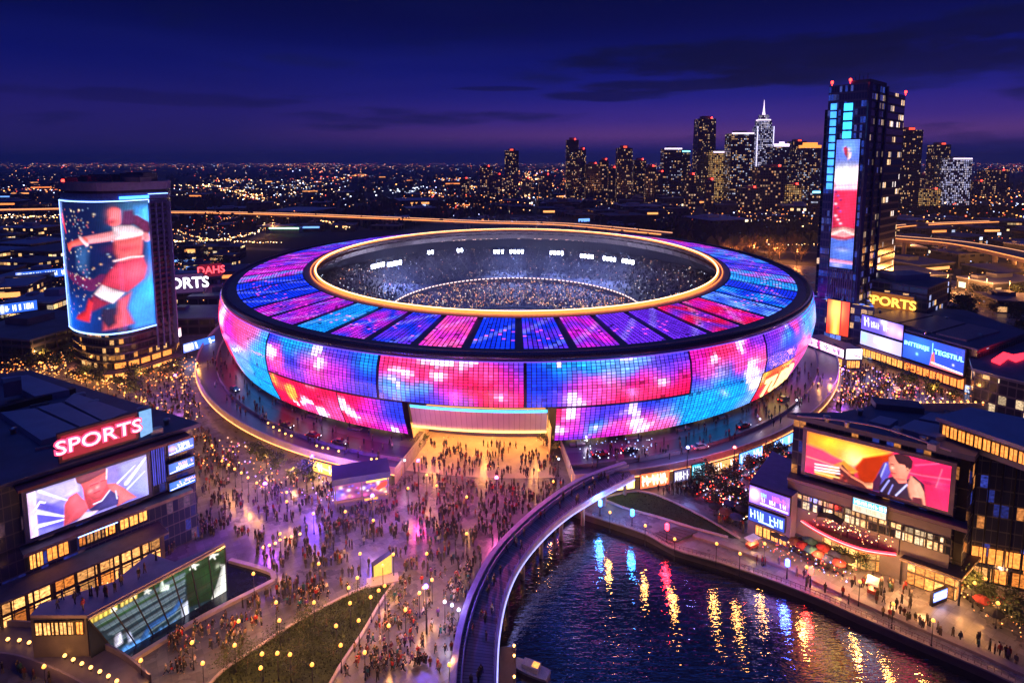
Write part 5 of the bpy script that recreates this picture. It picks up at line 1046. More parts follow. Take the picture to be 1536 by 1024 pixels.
p.blob((145, 268), .022, (1.2, .6, .5), 1, .012); p.poly([(130, 262), (142, 255), (148, 280), (142, 300), (134, 285)], (.5, .03, .08), .01); p.poly([(146, 275), (160, 280), (158, 300), (146, 310)], (1.3, .7, .7), .01)
for k in range(9): p.blob((104+(k % 3)*9, 430+k*15), .012, rr.choice([(.2, .1, .6), (1.3, .8, 1), (.1, .02, .2)]), .9, .008)
p.poly([(86, 570), (132, 562), (178, 572), (176, 600), (130, 622), (86, 602)], (.9, .3, .32), .008); p.line([(90, 590), (132, 572), (176, 592)], .012, (1.3, .6, .55)); p.line([(92, 600), (140, 608), (174, 600)], .01, (.5, .04, .08))
p.poly([(86, 612), (178, 615), (168, 725), (83, 715)], (.1, .22, .95), .02); p.blob((130, 650), .05, (.5, .5, 1.1), .7, .015); p.line([(86, 690), (168, 700)], .012, (1.0, .3, .5)); p.blob((110, 705), .05, (.6, .5, 1.2), .7, .02)
qA, zA = PT.hit(1256, 210); qB, _ = PT.hit(1291, 210); zB = PT.hit(1265, 402)[1]
p.grain(.14, 7); p.mesh(lambda u, v: PT.at(qA+(qB-qA)*u, zA-(zA-zB)*v, .5)).build('screen', attr_emit('tall_screen', 1.25, (16, 84), gap=.07), rt)
m = MB()
for A, B in (((qA-.3, zB-.3), (qA-.3, zA+.3)), ((qB+.3, zB-.3), (qB+.3, zA+.3)), ((qA-.3, zA+.3), (qB+.3, zA+.3)), ((qA-.3, zB-.3), (qB+.3, zB-.3))): m.bar(PT.at(*A, .4), PT.at(*B, .4), .4, .4)
m.build('screen_frame', DARK, rt)
z5 = PT.hit(1262, 448)[1]
for k in range(12): q = qA-.5+(qB-qA+.6)*k/11; m = MB(); m.bar(PT.at(q, z5, .5), PT.at(q, zB-.6, .5), .3, .5); m.build('fin', plain('fin_pale', (.25, .22, .35), .4, .3), rt)
p = Pic(40, 60, base=(1.1, .05, .02)); p.poly([(.22, 0), (.6, 0), (.6, 1), (.22, 1)], (1.2, .5, .05), .1); p.blob((.4, .3), .2, (1.4, .9, .2), .8, .3); p.line([(.4, .5), (.4, 1)], .06, (1.3, .8, .15)); p.line([(.63, 0), (.63, 1)], .02, (.6, .01, .02))
PTf = Plane(PT.at(0, 0, 2)[:2], PT.at(PT.L, 0, 2)[:2])
qA5, zA5 = PTf.hit(1243, 448); qB5 = PTf.hit(1276, 452)[0]; zB5 = PTf.hit(1241, 498)[1]
sgn('tower_sign', PTf, qA5, qB5, zB5, zA5, 'red and yellow upright screen at the foot of the right tower', 'screen', p, off=.6, th=.6, frame=.3, st=1.3)
m = MB(); A = gp(1208, 520); B2_ = PTf.at(PT.L+2, 0)[:2]; C2_ = (B2_[0]+12, B2_[1]+22); m.prism([PTf.at(-5, 0)[:2], PTf.at(PT.L+8, 0)[:2], (PTf.at(PT.L+8, 0)[0]+10, PTf.at(PT.L+8, 0)[1]+22), PTf.at(-5, 0, -24)[:2]], 0, z5-1.0, bottom=False); m.build('podium', win('podium_glass', 2.4, 3.2, .5, ((1, .55, .22), (.15, .25, 1)), .7, wall=(.04, .04, .1), glass=(.02, .03, .09), gy=.25), rt)
m = MB(); q1_ = gp(1229, 505); m.prism([(ta[0]+5, ta[1]+12), (ta[0]+11, ta[1]+12), (ta[0]+22, ta[1]+34), (ta[0]+17, ta[1]+34)], 0, HB-9, bottom=False); m.build('side_wing', win('wing_glass', 1.8, 3.3, .05, ((1, .6, .4), (1, .6, .4)), 1), rt)
# ---------------------------------------------------------------- hall with the gold sign
PS = Plane(gp(1300, 512), gp(1384, 530)); zs1 = PS.hit(1307, 436)[1]; zs0 = PS.hit(1307, 461)[1]; zr = PS.hit(1300, 418)[1]
hb = empty('sign_hall', PS.at(10, 0)); T(hb, 'dark glass hall carrying the gold lettered sign behind the blue screens', 'building')
b2 = PS.at(PS.L, 0)[:2]; r2_ = gp(1452, 500); m = MB(); m.prism([PS.at(-4, 0)[:2], b2, (b2[0]+22, b2[1]+18), (b2[0]+6, b2[1]+42), PS.at(-4, 0, -38)[:2]], 0, zr-.8, bottom=False); m.build('wall', win('sign_hall_glass', 2.4, 3.1, .32, ((1, .5, .18), (.5, .55, 1)), .8, wall=(.04, .04, .07), glass=(.015, .02, .05), gy=.3), hb)
m = MB(); m.prism(scaled([PS.at(-4, 0)[:2], b2, (b2[0]+22, b2[1]+18), (b2[0]+6, b2[1]+42), PS.at(-4, 0, -38)[:2]], 1.04), zr-.8, zr); m.build('roof', ROOFD, hb)
m = MB(); mq = PS.at(8, 0, -14); m.box(mq[0], mq[1], zr, 18, 10, 2.5, .2); m.build('roof_plant', ROOFM, hb)
qs0 = PS.hit(1308, 450)[0]; qs1 = PS.hit(1371, 455)[0]
sgn('hall_sign', PS, qs0, qs1, zs0, zs1, 'gold neon SPORTS sign on an amber board beside the right tower', 'sign', mat=emit('amber_board', (.55, .16, .02), .55), board=plain('sign_frame', (.2, .17, .2), .4, .4), off=.8, th=.6, frame=.5, text=[('SPORTS', (qs0+qs1)/2-.6, (zs0+zs1)/2, (zs1-zs0)*.52, 1.06)], tcol=(1, .45, .06), tst=2.2, bold=.03)
# ---------------------------------------------------------------- blue screens row
PB = Plane(gp(1293, 512, 6.5), gp(1447, 561, 6.5)); 
zT = PB.hit(1357, 496)[1]; qmid = PB.hit(1357, 515)[0]; zbB = PB.hit(1354, 532)[1]; qE = PB.hit(1450, 540)[0]; qS = PB.hit(1294, 490)[0]; zTA = PB.hit(1295, 471)[1]; zbA = PB.hit(1293, 512)[1]
sb = empty('screen_hall', PB.at(15, 0)); T(sb, 'low hall with ribbed metal roof behind the row of blue screens', 'building')
e_ = PB.at(qE+3, 0, -.3)[:2]; s__ = PB.at(qS-1, 0, -.3)[:2]; rfp = [s__, e_, gp(1540, 500, zT), gp(1450, 468, zT), gp(1330, 458, zT)]
m = MB(); m.prism(rfp, 0, zT, bottom=False); m.build('wall', win('screen_hall_glass', 2.0, 3.0, .12, ((1, .65, .3), (.5, .6, 1)), 1.0, wall=(.03, .03, .06), glass=(.01, .015, .04)), sb)
m = MB(); m.prism(scaled(rfp, 1.02), zT, zT+.7); m.build('roof', ROOFD, sb)
for a, b, c, d in (((1303, 473), (1345, 484), (1400, 472), (1350, 464)), ((1350, 485), (1398, 498), (1448, 484), (1405, 473)), ((1404, 499), (1450, 510), (1500, 496), (1452, 485))): m = MB(); m.prism([gp(*k, zT+1.4) for k in (a, b, c, d)], zT+.7, zT+1.4); m.build('roof_panel', plain('ribbed_roof', (.3, .22, .26), .4, .4), sb)
p = Pic(90, 24, base=(.12, .08, .8)); p.glow((.75, .5), .6, (.9, .5, 1.0), .8, .5); p.scribble(.08, .2, .42, .5, (1.4, 1.4, 1.5), seed=41); p.scribble(.25, .62, .5, .35, (.9, .9, 1.5), seed=42); p.blob((.55, .15), .3, (1.1, 1, 1.5), .8, .2); p.blob((.93, .6), .3, (1.3, .6, .9), .8)
dz = (zTA-zbA)
sgn('hall_screen', PB, qS, qmid-.4, zbA+dz*.48, zTA, 'violet and white upper screen of the stacked pair right of the tower foot', 'screen', p, off=.8, th=.8, frame=.3, st=1.5)
p = Pic(90, 20, base=(.45, .4, 1.1)); p.blob((.1, .4), .35, (.3, .7, 1.3), .8); p.blob((.6, .5), .8, (1.1, .75, 1.2), .8, .5); p.scribble(.35, .8, .4, .35, (1.4, 1.3, 1.5), seed=43)
sgn('hall_screen', PB, qS, qmid-.4, zbA-.8, zbA+dz*.40, 'pale lilac lower screen of the stacked pair right of the tower foot', 'screen', p, off=.8, th=.8, frame=.3, st=1.5)
p = Pic(150, 60, base=(.02, .07, .62)); p.glow((.3, .3), .5, (.01, .12, .6), .8); p.glow((.1, .8), .3, (0, .02, .2), .8); p.poly([(.47, .98), (.5, .45), (.53, .45), (.56, .98)], (1.0, .15, .12), .04); p.line([(.5, .1), (.5, .5)], .02, (.3, .8, 1.3)); p.line([(.5, .85), (.98, .93)], .03, (1.5, 1.2, 1.2)); p.line([(.5, .94), (.98, .99)], .035, (1.0, .2, .2)); p.blob((.25, .7), .05, (.3, .9, 1.5)); p.blob((.84, .7), .04, (.8, .8, 1.5))
LB = qE-qmid; zc_ = (zT+zbB)/2
sgn('hall_screen', PB, qmid+.4, qE, zbB-.3, zT-.5, 'wide blue screen with cyan capital letters at the right end of the row', 'screen', p, off=1.2, th=1.0, frame=.35, st=1.4, text=[('INTTEREJE', qmid+LB*.25, zc_+.8, 1.5, 1.0), ('TEGSTIUL', qmid+LB*.77, zc_+.6, 1.7, 1.0)], tcol=(.25, .85, 1), tst=2.4, bold=.01)
facade_windows(sb, PB, qS, qmid, 1.0, zbA-1.8, 8, WARM, off=.2); facade_windows(sb, PB, qmid+.5, qE, 1.0, zbB-1.6, 9, emit('orange_shop', (1, .22, .04), 1.9, var=.5), off=.2)
m = MB(); m.prism([PB.at(qS, 0, 0)[:2], PB.at(qE, 0, 0)[:2], PB.at(qE, 0, 3)[:2], PB.at(qS, 0, 3)[:2]], zbB-1.5, zbB-1.1); m.build('canopy', plain('hall_canopy', (.25, .06, .05), .5), sb)
# strip screens left of the tower foot
zq = 7.0
for k, (xa, ya, xb, yb, yc, lab) in enumerate(((1206, 502, 1266, 521, 514, 'long pink and white strip screen left of the tower foot'), (1268, 523, 1292, 524, 538, 'short white strip screen below the red and yellow tower sign'))):
    Pz = Plane(gp(xa, yc if k == 0 else 538, 4.2), gp(xb, 537 if k == 0 else 538, 4.2)); z1_ = Pz.hit(xa, ya)[1]; p = Pic(100, 18, base=(1.0, .45, .85) if k == 0 else (1.1, 1.0, 1.2)); 
    if k == 0: p.scribble(.03, .97, .5, .7, (1.4, 1.3, 1.4), seed=51); p.poly([(.36, 0), (.42, 0), (.44, 1), (.38, 1)], (.5, .03, .25), .02); p.scribble(.1, .9, .5, .5, (.12, .02, .15), seed=52)
    else: p.line([(.5, .6), (.9, .8)], .06, (.3, .1, .2))
    sgn('strip_screen', Pz, 0, Pz.L, 4.2, z1_, lab, 'screen', p, off=.3, th=.5, frame=.2, st=1.6)
    bx = empty('strip_shop', Pz.at(Pz.L/2, 0)); T(bx, 'low shop row under the %s strip screen beside the stadium' % ('pink' if k == 0 else 'white'), 'building'); m = MB(); m.prism([Pz.at(0, 0, -.1)[:2], Pz.at(Pz.L, 0, -.1)[:2], Pz.at(Pz.L, 0, -9)[:2], Pz.at(0, 0, -9)[:2]], 0, z1_-.4); m.build('wall', ROOFD, bx); facade_windows(bx, Pz, .5, Pz.L-.5, .6, 3.4, 7 if k == 0 else 3, WARM, off=.08)
# round-cornered hall far right with red roof logo
rp = [gp(x, y, 13) for x, y in ((1462, 552), (1458, 536), (1466, 521), (1485, 508), (1515, 500), (1570, 500), (1600, 580), (1540, 572), (1500, 563))]
rp = [tuple(q) for q in lerp_path(rp, 30)]
rh = empty('round_hall', (*rp[5], 0)); T(rh, 'round cornered dark hall with red glowing roof sign at the right edge', 'building')
m = MB(); m.prism(rp, 0, 12.2, bottom=False); m.build('wall', win('round_hall_glass', 2.2, 3.4, .35, ((1, .5, .2), (1, .7, .4)), 1.3, wall=(.03, .03, .05)), rh); m = MB(); m.prism(scaled(rp, 1.04), 12.2, 13); m.build('roof', ROOFD, rh)
m = MB(); m.tube([(*q, 13.1) for q in scaled(rp, 1.04)], .15, 5, closed=True); m.build('roof_edge', STEEL, rh)
lo_ = [gp(x, y, 13.6) for x, y in ((1487, 540), (1505, 528), (1520, 532), (1536, 529), (1538, 536), (1524, 541), (1512, 536), (1500, 545))]
m = MB(); m.prism(lo_, 13.1, 13.7); m.build('roof_logo', emit('red_logo', (1, .02, .04), 3), rh)
# ================================================================ right foreground hall with the big red screen
P2 = Plane((61.9, 120.4), (81.5, 105.7))
o9 = 1.2
q20, z2t = P2.hit(1210.7, 646, o9); q21 = P2.hit(1427.6, 699, o9)[0]; z2b = P2.hit(1209, 706, o9)[1]
z2b = (z2b+P2.hit(1420, 768, o9)[1])/2; z2t = (z2t+P2.hit(1427.6, 699, o9)[1])/2
qe0 = P2.hit(1190, 640)[0]; zR2 = z2t+3.0; qe1 = P2.hit(1452, 740)[0]
h2 = empty('arena_hall', P2.at(12, 0)); T(h2, 'long hall with layered dark roof and glass bays holding the big red screen', 'building')
fr2 = [P2.at(qe0, 0)[:2], P2.at(qe1, 0)[:2], (P2.at(qe1, 0)[0]+22, P2.at(qe1, 0)[1]-4)]
wg = win('arena_glass', 1.2, 2.7, .45, ((1, .34, .08), (.05, .08, .6)), .35, wall=(.05, .05, .09), glass=(.02, .025, .07), gx=.07, gy=.1, rowbias=.5)
bkp = [gp(1640, 660, zR2), gp(1500, 640, zR2), gp(1330, 603, zR2), gp(1262, 618, zR2)]
m = MB(); m.prism([fr2[0], fr2[1], (fr2[1][0]+4, fr2[1][1]+3.5), (fr2[1][0]+40, fr2[1][1]-9)]+bkp, 0, zR2-1, bottom=False); m.build('wall', wg, h2)
m = MB(); m.prism([P2.at(qe0-1, 0, 1.6)[:2], P2.at(qe1+.5, 0, 1.6)[:2], (fr2[1][0]+4, fr2[1][1]+2.5), (fr2[1][0]+40, fr2[1][1]-10.5)]+bkp, zR2-1, zR2); m.build('roof', ROOFD, h2)
roofpan(h2, [(1300, 629), (1330, 620), (1348, 628), (1320, 638)] if False else [(1303, 631), (1320, 623), (1347, 629), (1334, 638)], zR2+.02, .8); roofpan(h2, [(1348, 641), (1372, 629), (1452, 645), (1404, 656)], zR2+.02, .9); roofpan(h2, [(1378, 627), (1396, 618), (1470, 628), (1456, 642)], zR2+.02, .7); roofpan(h2, [(1462, 642), (1490, 632), (1600, 660), (1590, 690)], zR2+.02, 1.6)
m = MB(); m.box(*gp(1345, 612, zR2), zR2, 9, 4, 1.3, -.3); m.build('roof_plant', ROOFD, h2)
m = MB()
A_ = lerp_path([(qe0+1, 0), ((qe0+qe1)*.3, 1.3), ((qe0+qe1)*.6, 1.5), (qe1-3, .1)], 24); m.tube([P2.at(q, zR2+z, 1.9) for q, z in A_], .16, 6); m.build('arched_fin', plain('lilac_fin', (.5, .4, .55), .4), h2)
Q3 = [(92, 205), (1055, 440), (1022, 748), (85, 470)]
p = Pic(250, 92, Q3, (.95, .02, .12))
p.poly([(92, 205), (640, 340), (560, 420), (330, 420), (200, 330), (95, 290)], (1.2, .35, .03), .1); p.glow((230, 260), .25, (.5, .35, .0), .9, .2); p.glow((400, 330), .28, (.5, .5, .05), 1.0, .25); p.blob((395, 385), .2, (1.4, 1.1, .4), .95, .16); p.glow((520, 340), .2, (.3, .2, 0), .8)
p.poly([(88, 300), (330, 400), (330, 480), (86, 430)], (.9, .06, .16), .08); p.line([(95, 370), (300, 440)], .02, (1.2, .3, .25), .7)
p.poly([(450, 380), (650, 350), (640, 470), (560, 560), (440, 560), (400, 440)], (.55, .03, .0), .06); p.poly([(150, 480), (330, 400), (420, 470), (300, 560), (150, 490)], (.85, .3, .03), .04)
p.poly([(270, 500), (320, 420), (360, 470), (450, 540), (520, 560), (560, 600), (420, 580), (250, 530)], (.12, .02, .02), .03); p.line([(300, 430), (380, 500), (500, 570)], .03, (1.0, .25, .12), w2=.02); p.poly([(450, 545), (520, 545), (552, 590), (480, 580)], (1.2, .4, .2), .02)
for k in range(12): p.blob((290+rr.uniform(-20, 120), 500+rr.uniform(-40, 60)), .03, rr.choice([(1.2, .5, .2), (.08, .0, .0), (1, .1, .05)]), .8)
for y in (420, 440, 458): p.line([(150, y), (235+y*.15, y+26)], .018, (1.4, .9, 1.0)); 
for y in (470,): p.line([(150, y), (300, y+40)], .02, (1.2, .6, .2))
p.line([(620, 450), (850, 500), (1050, 530)], .02, (1.2, .12, .25), .7); p.line([(850, 540), (1040, 580)], .03, (.65, .01, .12), .8); p.line([(800, 430), (960, 420)], .02, (1.2, .12, .3), .5); p.line([(940, 580), (985, 460)], .01, (1.2, .2, .3), .6); p.glow((960, 560), .1, (.2, .05, .1), .8)
BLK = (.03, .012, .04)
p.poly([(520, 600), (545, 500), (590, 415), (625, 405), (640, 470), (600, 560), (560, 608)], (.10, .08, .5), .02); p.line([(605, 420), (560, 530)], .012, (.5, .5, 1.2)); p.poly([(520, 540), (560, 480), (575, 520), (560, 600), (515, 592)], (.07, .01, .05), .02)
p.poly([(600, 520), (660, 500), (720, 540), (790, 500), (860, 560), (870, 700), (560, 612), (560, 570)], BLK, .015)
p.line([(625, 530), (575, 600)], .014, (.35, .35, 1.1)); p.line([(650, 560), (620, 620)], .01, (.3, .3, 1)); p.line([(745, 560), (670, 630)], .014, (.6, .6, 1.2))
p.poly([(770, 500), (830, 550), (858, 610), (870, 705), (800, 690), (760, 640), (745, 570)], (1.25, .42, .28), .02); p.poly([(780, 640), (840, 650), (850, 700), (775, 680)], (.15, .02, .04), .03)
p.poly([(625, 375), (660, 360), (720, 370), (770, 400), (778, 440), (755, 490), (740, 530), (700, 540), (655, 515), (628, 460), (620, 410)], (1.15, .30, .20), .015)
p.poly([(655, 358), (700, 352), (760, 370), (785, 405), (778, 450), (745, 470), (730, 430), (690, 420), (668, 390)], (.05, .012, .02), .015); p.line([(636, 420), (655, 425)], .01, (.25, .02, .02)); p.line([(640, 478), (665, 485)], .012, (.6, .02, .04)); p.blob((645, 445), .03, (1.5, .7, .5), .7); p.blob((748, 455), .02, (1.3, .5, .3), .9); p.poly([(660, 515), (740, 525), (745, 550), (690, 552)], (.9, .2, .15), .02)
p.grain(.14, 6); sgn('video_screen', P2, q20, q21, z2b, z2t, 'wide right video screen showing a person in a dark top against red and orange', 'screen', p, off=o9, th=1.0, frame=.75, board=plain('screen_frame2', (.2, .16, .25), .4, .4), mat=attr_emit('right_screen', 1.25, (125, 46), gap=.05))
m = MB(); m.box(*P2.at((q20+q21)/2, 0, 1.2)[:2], z2b-2.2, q21-q20+6, 3.4, .7, math.atan2(P2.d[1], P2.d[0])); m.build('lower_canopy', plain('canopy_purple', (.10, .07, .12), .5), h2)
for k in range(12): q = q21+1.3+(qe1-q21-1.5)*k/11; m = MB(); m.bar(P2.at(q, 0, .12), P2.at(q, zR2-1, .12), .12, .2); m.build('mullion', DARK, h2)
for k in range(5): z = 6+k*3.6; m = MB(); m.bar(P2.at(q21+1, z, .2), P2.at(qe1, z, .2), .2, .3); m.build('floor_band', DARK, h2)
PX = Plane((fr2[1][0]+4, fr2[1][1]+3.3), (fr2[1][0]+40, fr2[1][1]-9.3)); 
for k in range(16): m = MB(); m.bar(PX.at(k*2.0, 0, .15), PX.at(k*2.0, zR2-1, .15), .12, .2); m.build('mullion', DARK, h2)
facade_windows(h2, PX, 0, 32, 4.2, 7.4, 12, WARMS, off=.1); facade_windows(h2, PX, 0, 32, .6, 3.4, 10, SHOPW, off=.1)
up = [gp(1408, 655, zR2), gp(1456, 640, zR2), gp(1640, 680, zR2), gp(1640, 740, zR2)]; m = MB(); m.prism(up, zR2-.5, zR2+3.2, bottom=False); m.build('upper_wall', ROOFD, h2); m = MB(); m.prism(scaled(up, 1.06), zR2+3.2, zR2+3.9); m.build('upper_roof', ROOFM, h2); PU = Plane(up[0], up[3]); facade_windows(h2, PU, .5, PU.L-6, zR2+.6, zR2+2.8, 12, WARMS, off=.1)
# ---------------------------------------------------------------- corner shop block with violet screens
PV = Plane(gp(1124, 800), gp(1180, 822)); zv1 = PV.hit(1125, 723)[1]; 
vb = empty('corner_shop', PV.at(3, 0)); T(vb, 'two-storey corner shop block carrying the violet and blue screens', 'building')
v1 = PV.at(PV.L+.5, 0)[:2]; v0 = PV.at(-.5, 0)[:2]; cb = gp(1205, 700, zv1); m = MB(); m.prism([v0, v1, (v1[0]+10, v1[1]+9), (v0[0]+11, v0[1]+14)], 0, zv1-.5, bottom=False); m.build('wall', plain('shop_wall2', (.12, .1, .2), .5), vb)
m = MB(); m.prism([v0, v1, (v1[0]+10, v1[1]+9), (v0[0]+11, v0[1]+14)], zv1-.5, zv1); m.build('roof', plain('violet_roof', (.15, .12, .3), .5), vb)
ql, zl0 = PV.hit(1125, 750); qr_, _ = PV.hit(1185.5, 757)
p = Pic(80, 34, base=(.16, .06, .85)); p.blob((.12, .5), .32, (1.3, .7, 1.4), 1); p.blob((.14, .4), .18, (1.5, 1.2, 1.4), .9); p.scribble(.3, .5, .35, .2, (.3, .8, 1.4), seed=61); p.scribble(.32, .92, .62, .22, (1.3, .9, 1.5), seed=62); p.scribble(.58, .9, .36, .25, (1.3, .15, .4), seed=63); p.line([(.3, .85), (.95, .88)], .05, (.9, .7, 1.4))
sgn('violet_screen', PV, ql, qr_, zl0, zv1-.3, 'violet screen with pink round emblem above the blue sign', 'screen', p, off=.5, th=.6, frame=.2, st=1.7)
zb1 = PV.hit(1123, 756)[1]; zb0 = PV.hit(1122, 776)[1]; qr2 = PV.hit(1178, 782)[0]
p = Pic(80, 24, base=(.02, .05, .35)); p.scribble(.06, .28, .45, .5, (.7, 1.1, 1.5), seed=64); p.scribble(.34, .94, .5, .5, (.6, 1.1, 1.5), seed=65); p.line([(.3, .82), (.7, .86)], .05, (.6, 1, 1.5))
sgn('blue_sign', PV, ql, qr2, zb0, min(zb1, zl0-.6), 'dark blue sign with pale script below the violet screen', 'sign', p, off=.5, th=.6, frame=.15, st=1.7)
facade_windows(vb, PV, PV.L*.15, PV.L, .5, max(1.6, zb0-.8), 4, WARM, off=.08)
# ---------------------------------------------------------------- restaurant deck with red neon edge
NZ = 5.2
nc_ = [tuple(q) for q in lerp_path([gp(x, y, NZ) for x, y in ((1198, 777), (1215, 789), (1240, 803), (1270, 816), (1300, 825), (1343, 831))], 28)]
rd = empty('restaurant_deck', (*nc_[14], 0)); T(rd, 'curved restaurant deck edged with a red neon band over warm lit rooms', 'building')
in_ = offs(nc_, .6); bkd = [P2.at(P2.hit(1350, 770)[0], 0, 1.0)[:2], P2.at(P2.hit(1215, 760)[0], 0, 1.0)[:2]]
m = MB(); m.prism(nc_+bkd, NZ-.5, NZ-.05); m.build('deck', plain('deck_wood', (.16, .09, .07), .6), rd)
m = MB(); m.tube([(*q, NZ+.15) for q in offs(nc_, .2)], .26, 8); m.build('neon_band', emit('neon_red', (1, .02, .04), 5), rd)
m = MB(); m.tube([(*q, NZ+.15) for q in offs(nc_, .46)], .06, 6); m.build('neon_core', emit('neon_pink', (1.0, .35, .35), 3, sample=False), rd)
m = MB(); wallpath(m, offs(nc_, -1.6), 0, NZ-.5); m.build('wall', win('restaurant_glass', 1.6, 2.4, 1.3, ((1, .32, .06), (1, .48, .13)), 1.4, wall=(.08, .05, .03), rowbias=0, sample=True), rd)
m = MB(); wallpath(m, offs(nc_, .1), NZ-.5, NZ+.0); m.build('fascia', plain('red_fascia', (.25, .02, .03), .4), rd)
bs = MB(); ND = nc_+bkd
for k in range(420):
    x = R.uniform(min(q[0] for q in ND), max(q[0] for q in ND)); y = R.uniform(min(q[1] for q in ND), max(q[1] for q in ND))
    if inpoly(x, y, ND): s_ = R.uniform(.07, .17); c = R.choice([(1, .5, .15), (1, .7, .35), (1, .25, .1), (1, .12, .06)]); bs.box(x, y, NZ+R.uniform(1.0, 3.0), s_, s_, s_, col=c)
K(bs.build('festoon_bulbs', attr_emit('festoon_mat', 5, sample=False)), 'stuff')
for k, (xa, xb, col_, lab) in enumerate(((1225, 1262, (.10, .05, .04), 'dark sail canopy over the string lights on the neon deck'), (1272, 1318, (.10, .17, .15), 'grey green sail canopy over the middle of the neon deck'), (1312, 1350, (.35, .16, .1), 'orange brown sail canopy at the right of the neon deck'))):
    A = gp(xa, 772+k*9, NZ+3.4); B = gp(xb, 786+k*10, NZ+3.4); cn_ = empty('sail_canopy', (*A, 0)); T(cn_, lab, 'canopy', 'sail canopies on the neon deck'); m = MB(); PC = Plane(A, B)
    for i in range(8):
        for (o0, o1) in ((0, -1.8), (-1.8, -3.6)):
            zf = lambda i_, o: NZ+3.0+.6*math.sin(PI*i_/8)+(.4 if o == -1.8 else 0); m.quad(PC.at(PC.L*i/8, zf(i, o0), o0), PC.at(PC.L*(i+1)/8, zf(i+1, o0), o0), PC.at(PC.L*(i+1)/8, zf(i+1, o1), o1), PC.at(PC.L*i/8, zf(i, o1), o1))
    m.build('sail', plain('sail_%d' % k, col_, .8), cn_)
    for q, o in ((0, 0), (PC.L, 0), (PC.L, -3.6), (0, -3.6)): m = MB(); m.bar(PC.at(q, NZ-.1, o), PC.at(q, NZ+3.1, o), .12, .12); m.build('post', DARK, cn_)
qa2, za2 = P2.hit(1280, 745, 3.2); qb2 = P2.hit(1330, 760, 3.2)[0]; zb2_ = P2.hit(1280, 765, 3.2)[1]
p = Pic(70, 34, base=(.6, .5, .4)); p.poly([(0, .05), (1, .05), (1, .5), (0, .5)], (.05, .45, 1.1), .04); p.scribble(.05, .95, .28, .25, (1.3, 1.4, 1.5), seed=71); p.scribble(.1, .9, .75, .25, (1.4, .4, .25), seed=72)
sgn('menu_screen', P2, qa2, qb2, zb2_, za2, 'blue and cream sign screen above the neon deck under the red video screen', 'screen', p, off=3.2, th=.4, frame=.2, st=1.5)
# upper terrace slab between hall and restaurants
us = empty('upper_terrace', P2.at(5, 0, 3)); T(us, 'shop storey with warm openings directly below the red video screen', 'building')
Pu = Plane(P2.at(0, 0, 2.6)[:2], P2.at(10, 0, 2.6)[:2]); m = MB(); zu = z2b-2.4; m.prism([P2.at(qe0, 0, .05)[:2], P2.at(qe1-2, 0, .05)[:2], P2.at(qe1-2, 0, 2.6)[:2], P2.at(qe0, 0, 2.6)[:2]], 0, zu, 0); m.build('wall', plain('terrace_wall', (.10, .09, .11), .6), us)
facade_windows(us, Pu, qe0+1, q21+1, max(NZ+.3, zu-5.0), zu-2.0, 14, win('dim_shop', 1.5, 2.5, .8, ((1, .5, .2), (1, .7, .4)), 1.1, rowbias=0), off=.1)
# low square pavilion
LPz = 5.4; lp = [gp(x, y, LPz) for x, y in ((1350, 836), (1388, 802), (1478, 827), (1443, 868))]
pl = empty('square_pavilion', (*lp[0], 0)); T(pl, 'low pavilion with square brown flat roof on the quay beside the restaurants', 'building')
m = MB(); m.prism(lp, LPz-.6, LPz); m.build('roof', plain('brown_roof', (.14, .10, .06), .7, bump=.3), pl); m = MB(); m.tube([(*q, LPz-.3) for q in scaled(lp, 1.005)], .1, 5, closed=True); m.build('roof_trim', STEEL, pl)
ins = scaled(lp, .8); m = MB(); m.prism(ins, 0, LPz-.6, bottom=False); m.build('wall', win('pavilion_glass2', 1.5, 2.6, 1.3, ((1, .32, .06), (1, .46, .12)), 1.5, wall=(.06, .04, .03), rowbias=0, sample=True), pl)
for q in scaled(lp, .95): m = MB(); m.bar((*q, 0), (*q, LPz-.6), .25, .25); m.build('post', DARK, pl)
Pp = Plane(lp[0], lp[3]); m = MB()
for k in range(10): a = Pp.at(Pp.L*(.18+k*.045), LPz-1.2, -1.5); m.box(a[0], a[1], a[2], .35, .1, .45)
K(m.build('lettering', emit('pav_letters', (1, .55, .1), 6), pl), 'stuff')
bsn = empty('glowing_sign', g3(1405, 905)); T(bsn, 'small glowing blue and white box sign on the promenade by the square pavilion', 'sign'); Pb = Plane(gp(1397, 908), gp(1417, 900)); p = Pic(30, 24, base=(.2, .3, 1.3)); p.line([(.1, .3), (.9, .3)], .08, (1.4, 1.4, 1.5)); p.line([(.1, .7), (.9, .7)], .12, (1.4, 1.4, 1.5))
m = MB(); m.box(*Pb.at(Pb.L/2, 0)[:2], 0, Pb.L+.4, .5, 2.8, math.atan2(Pb.d[1], Pb.d[0])); m.build('housing', DARK, bsn); p.mesh(lambda u, v: Pb.at(Pb.L*u, 2.6-1.8*v, .3)).build('display', attr_emit('box_sign', 2.6), bsn)
rgt = empty('side_restaurant', g3(1530, 900)); pr_ = [gp(x, y, 4.5) for x, y in ((1484, 838), (1500, 815), (1600, 840), (1600, 868))]; T(rgt, 'dim warm restaurant wing at the right edge of the photo', 'building'); m = MB(); m.prism(pr_, 0, 4.2, bottom=False); m.build('wall', SHOPW, rgt); m = MB(); m.prism(scaled(pr_, 1.08), 4.2, 4.6); m.build('roof', plain('brown_roof', (.14, .10, .06), .7, bump=.3), rgt)

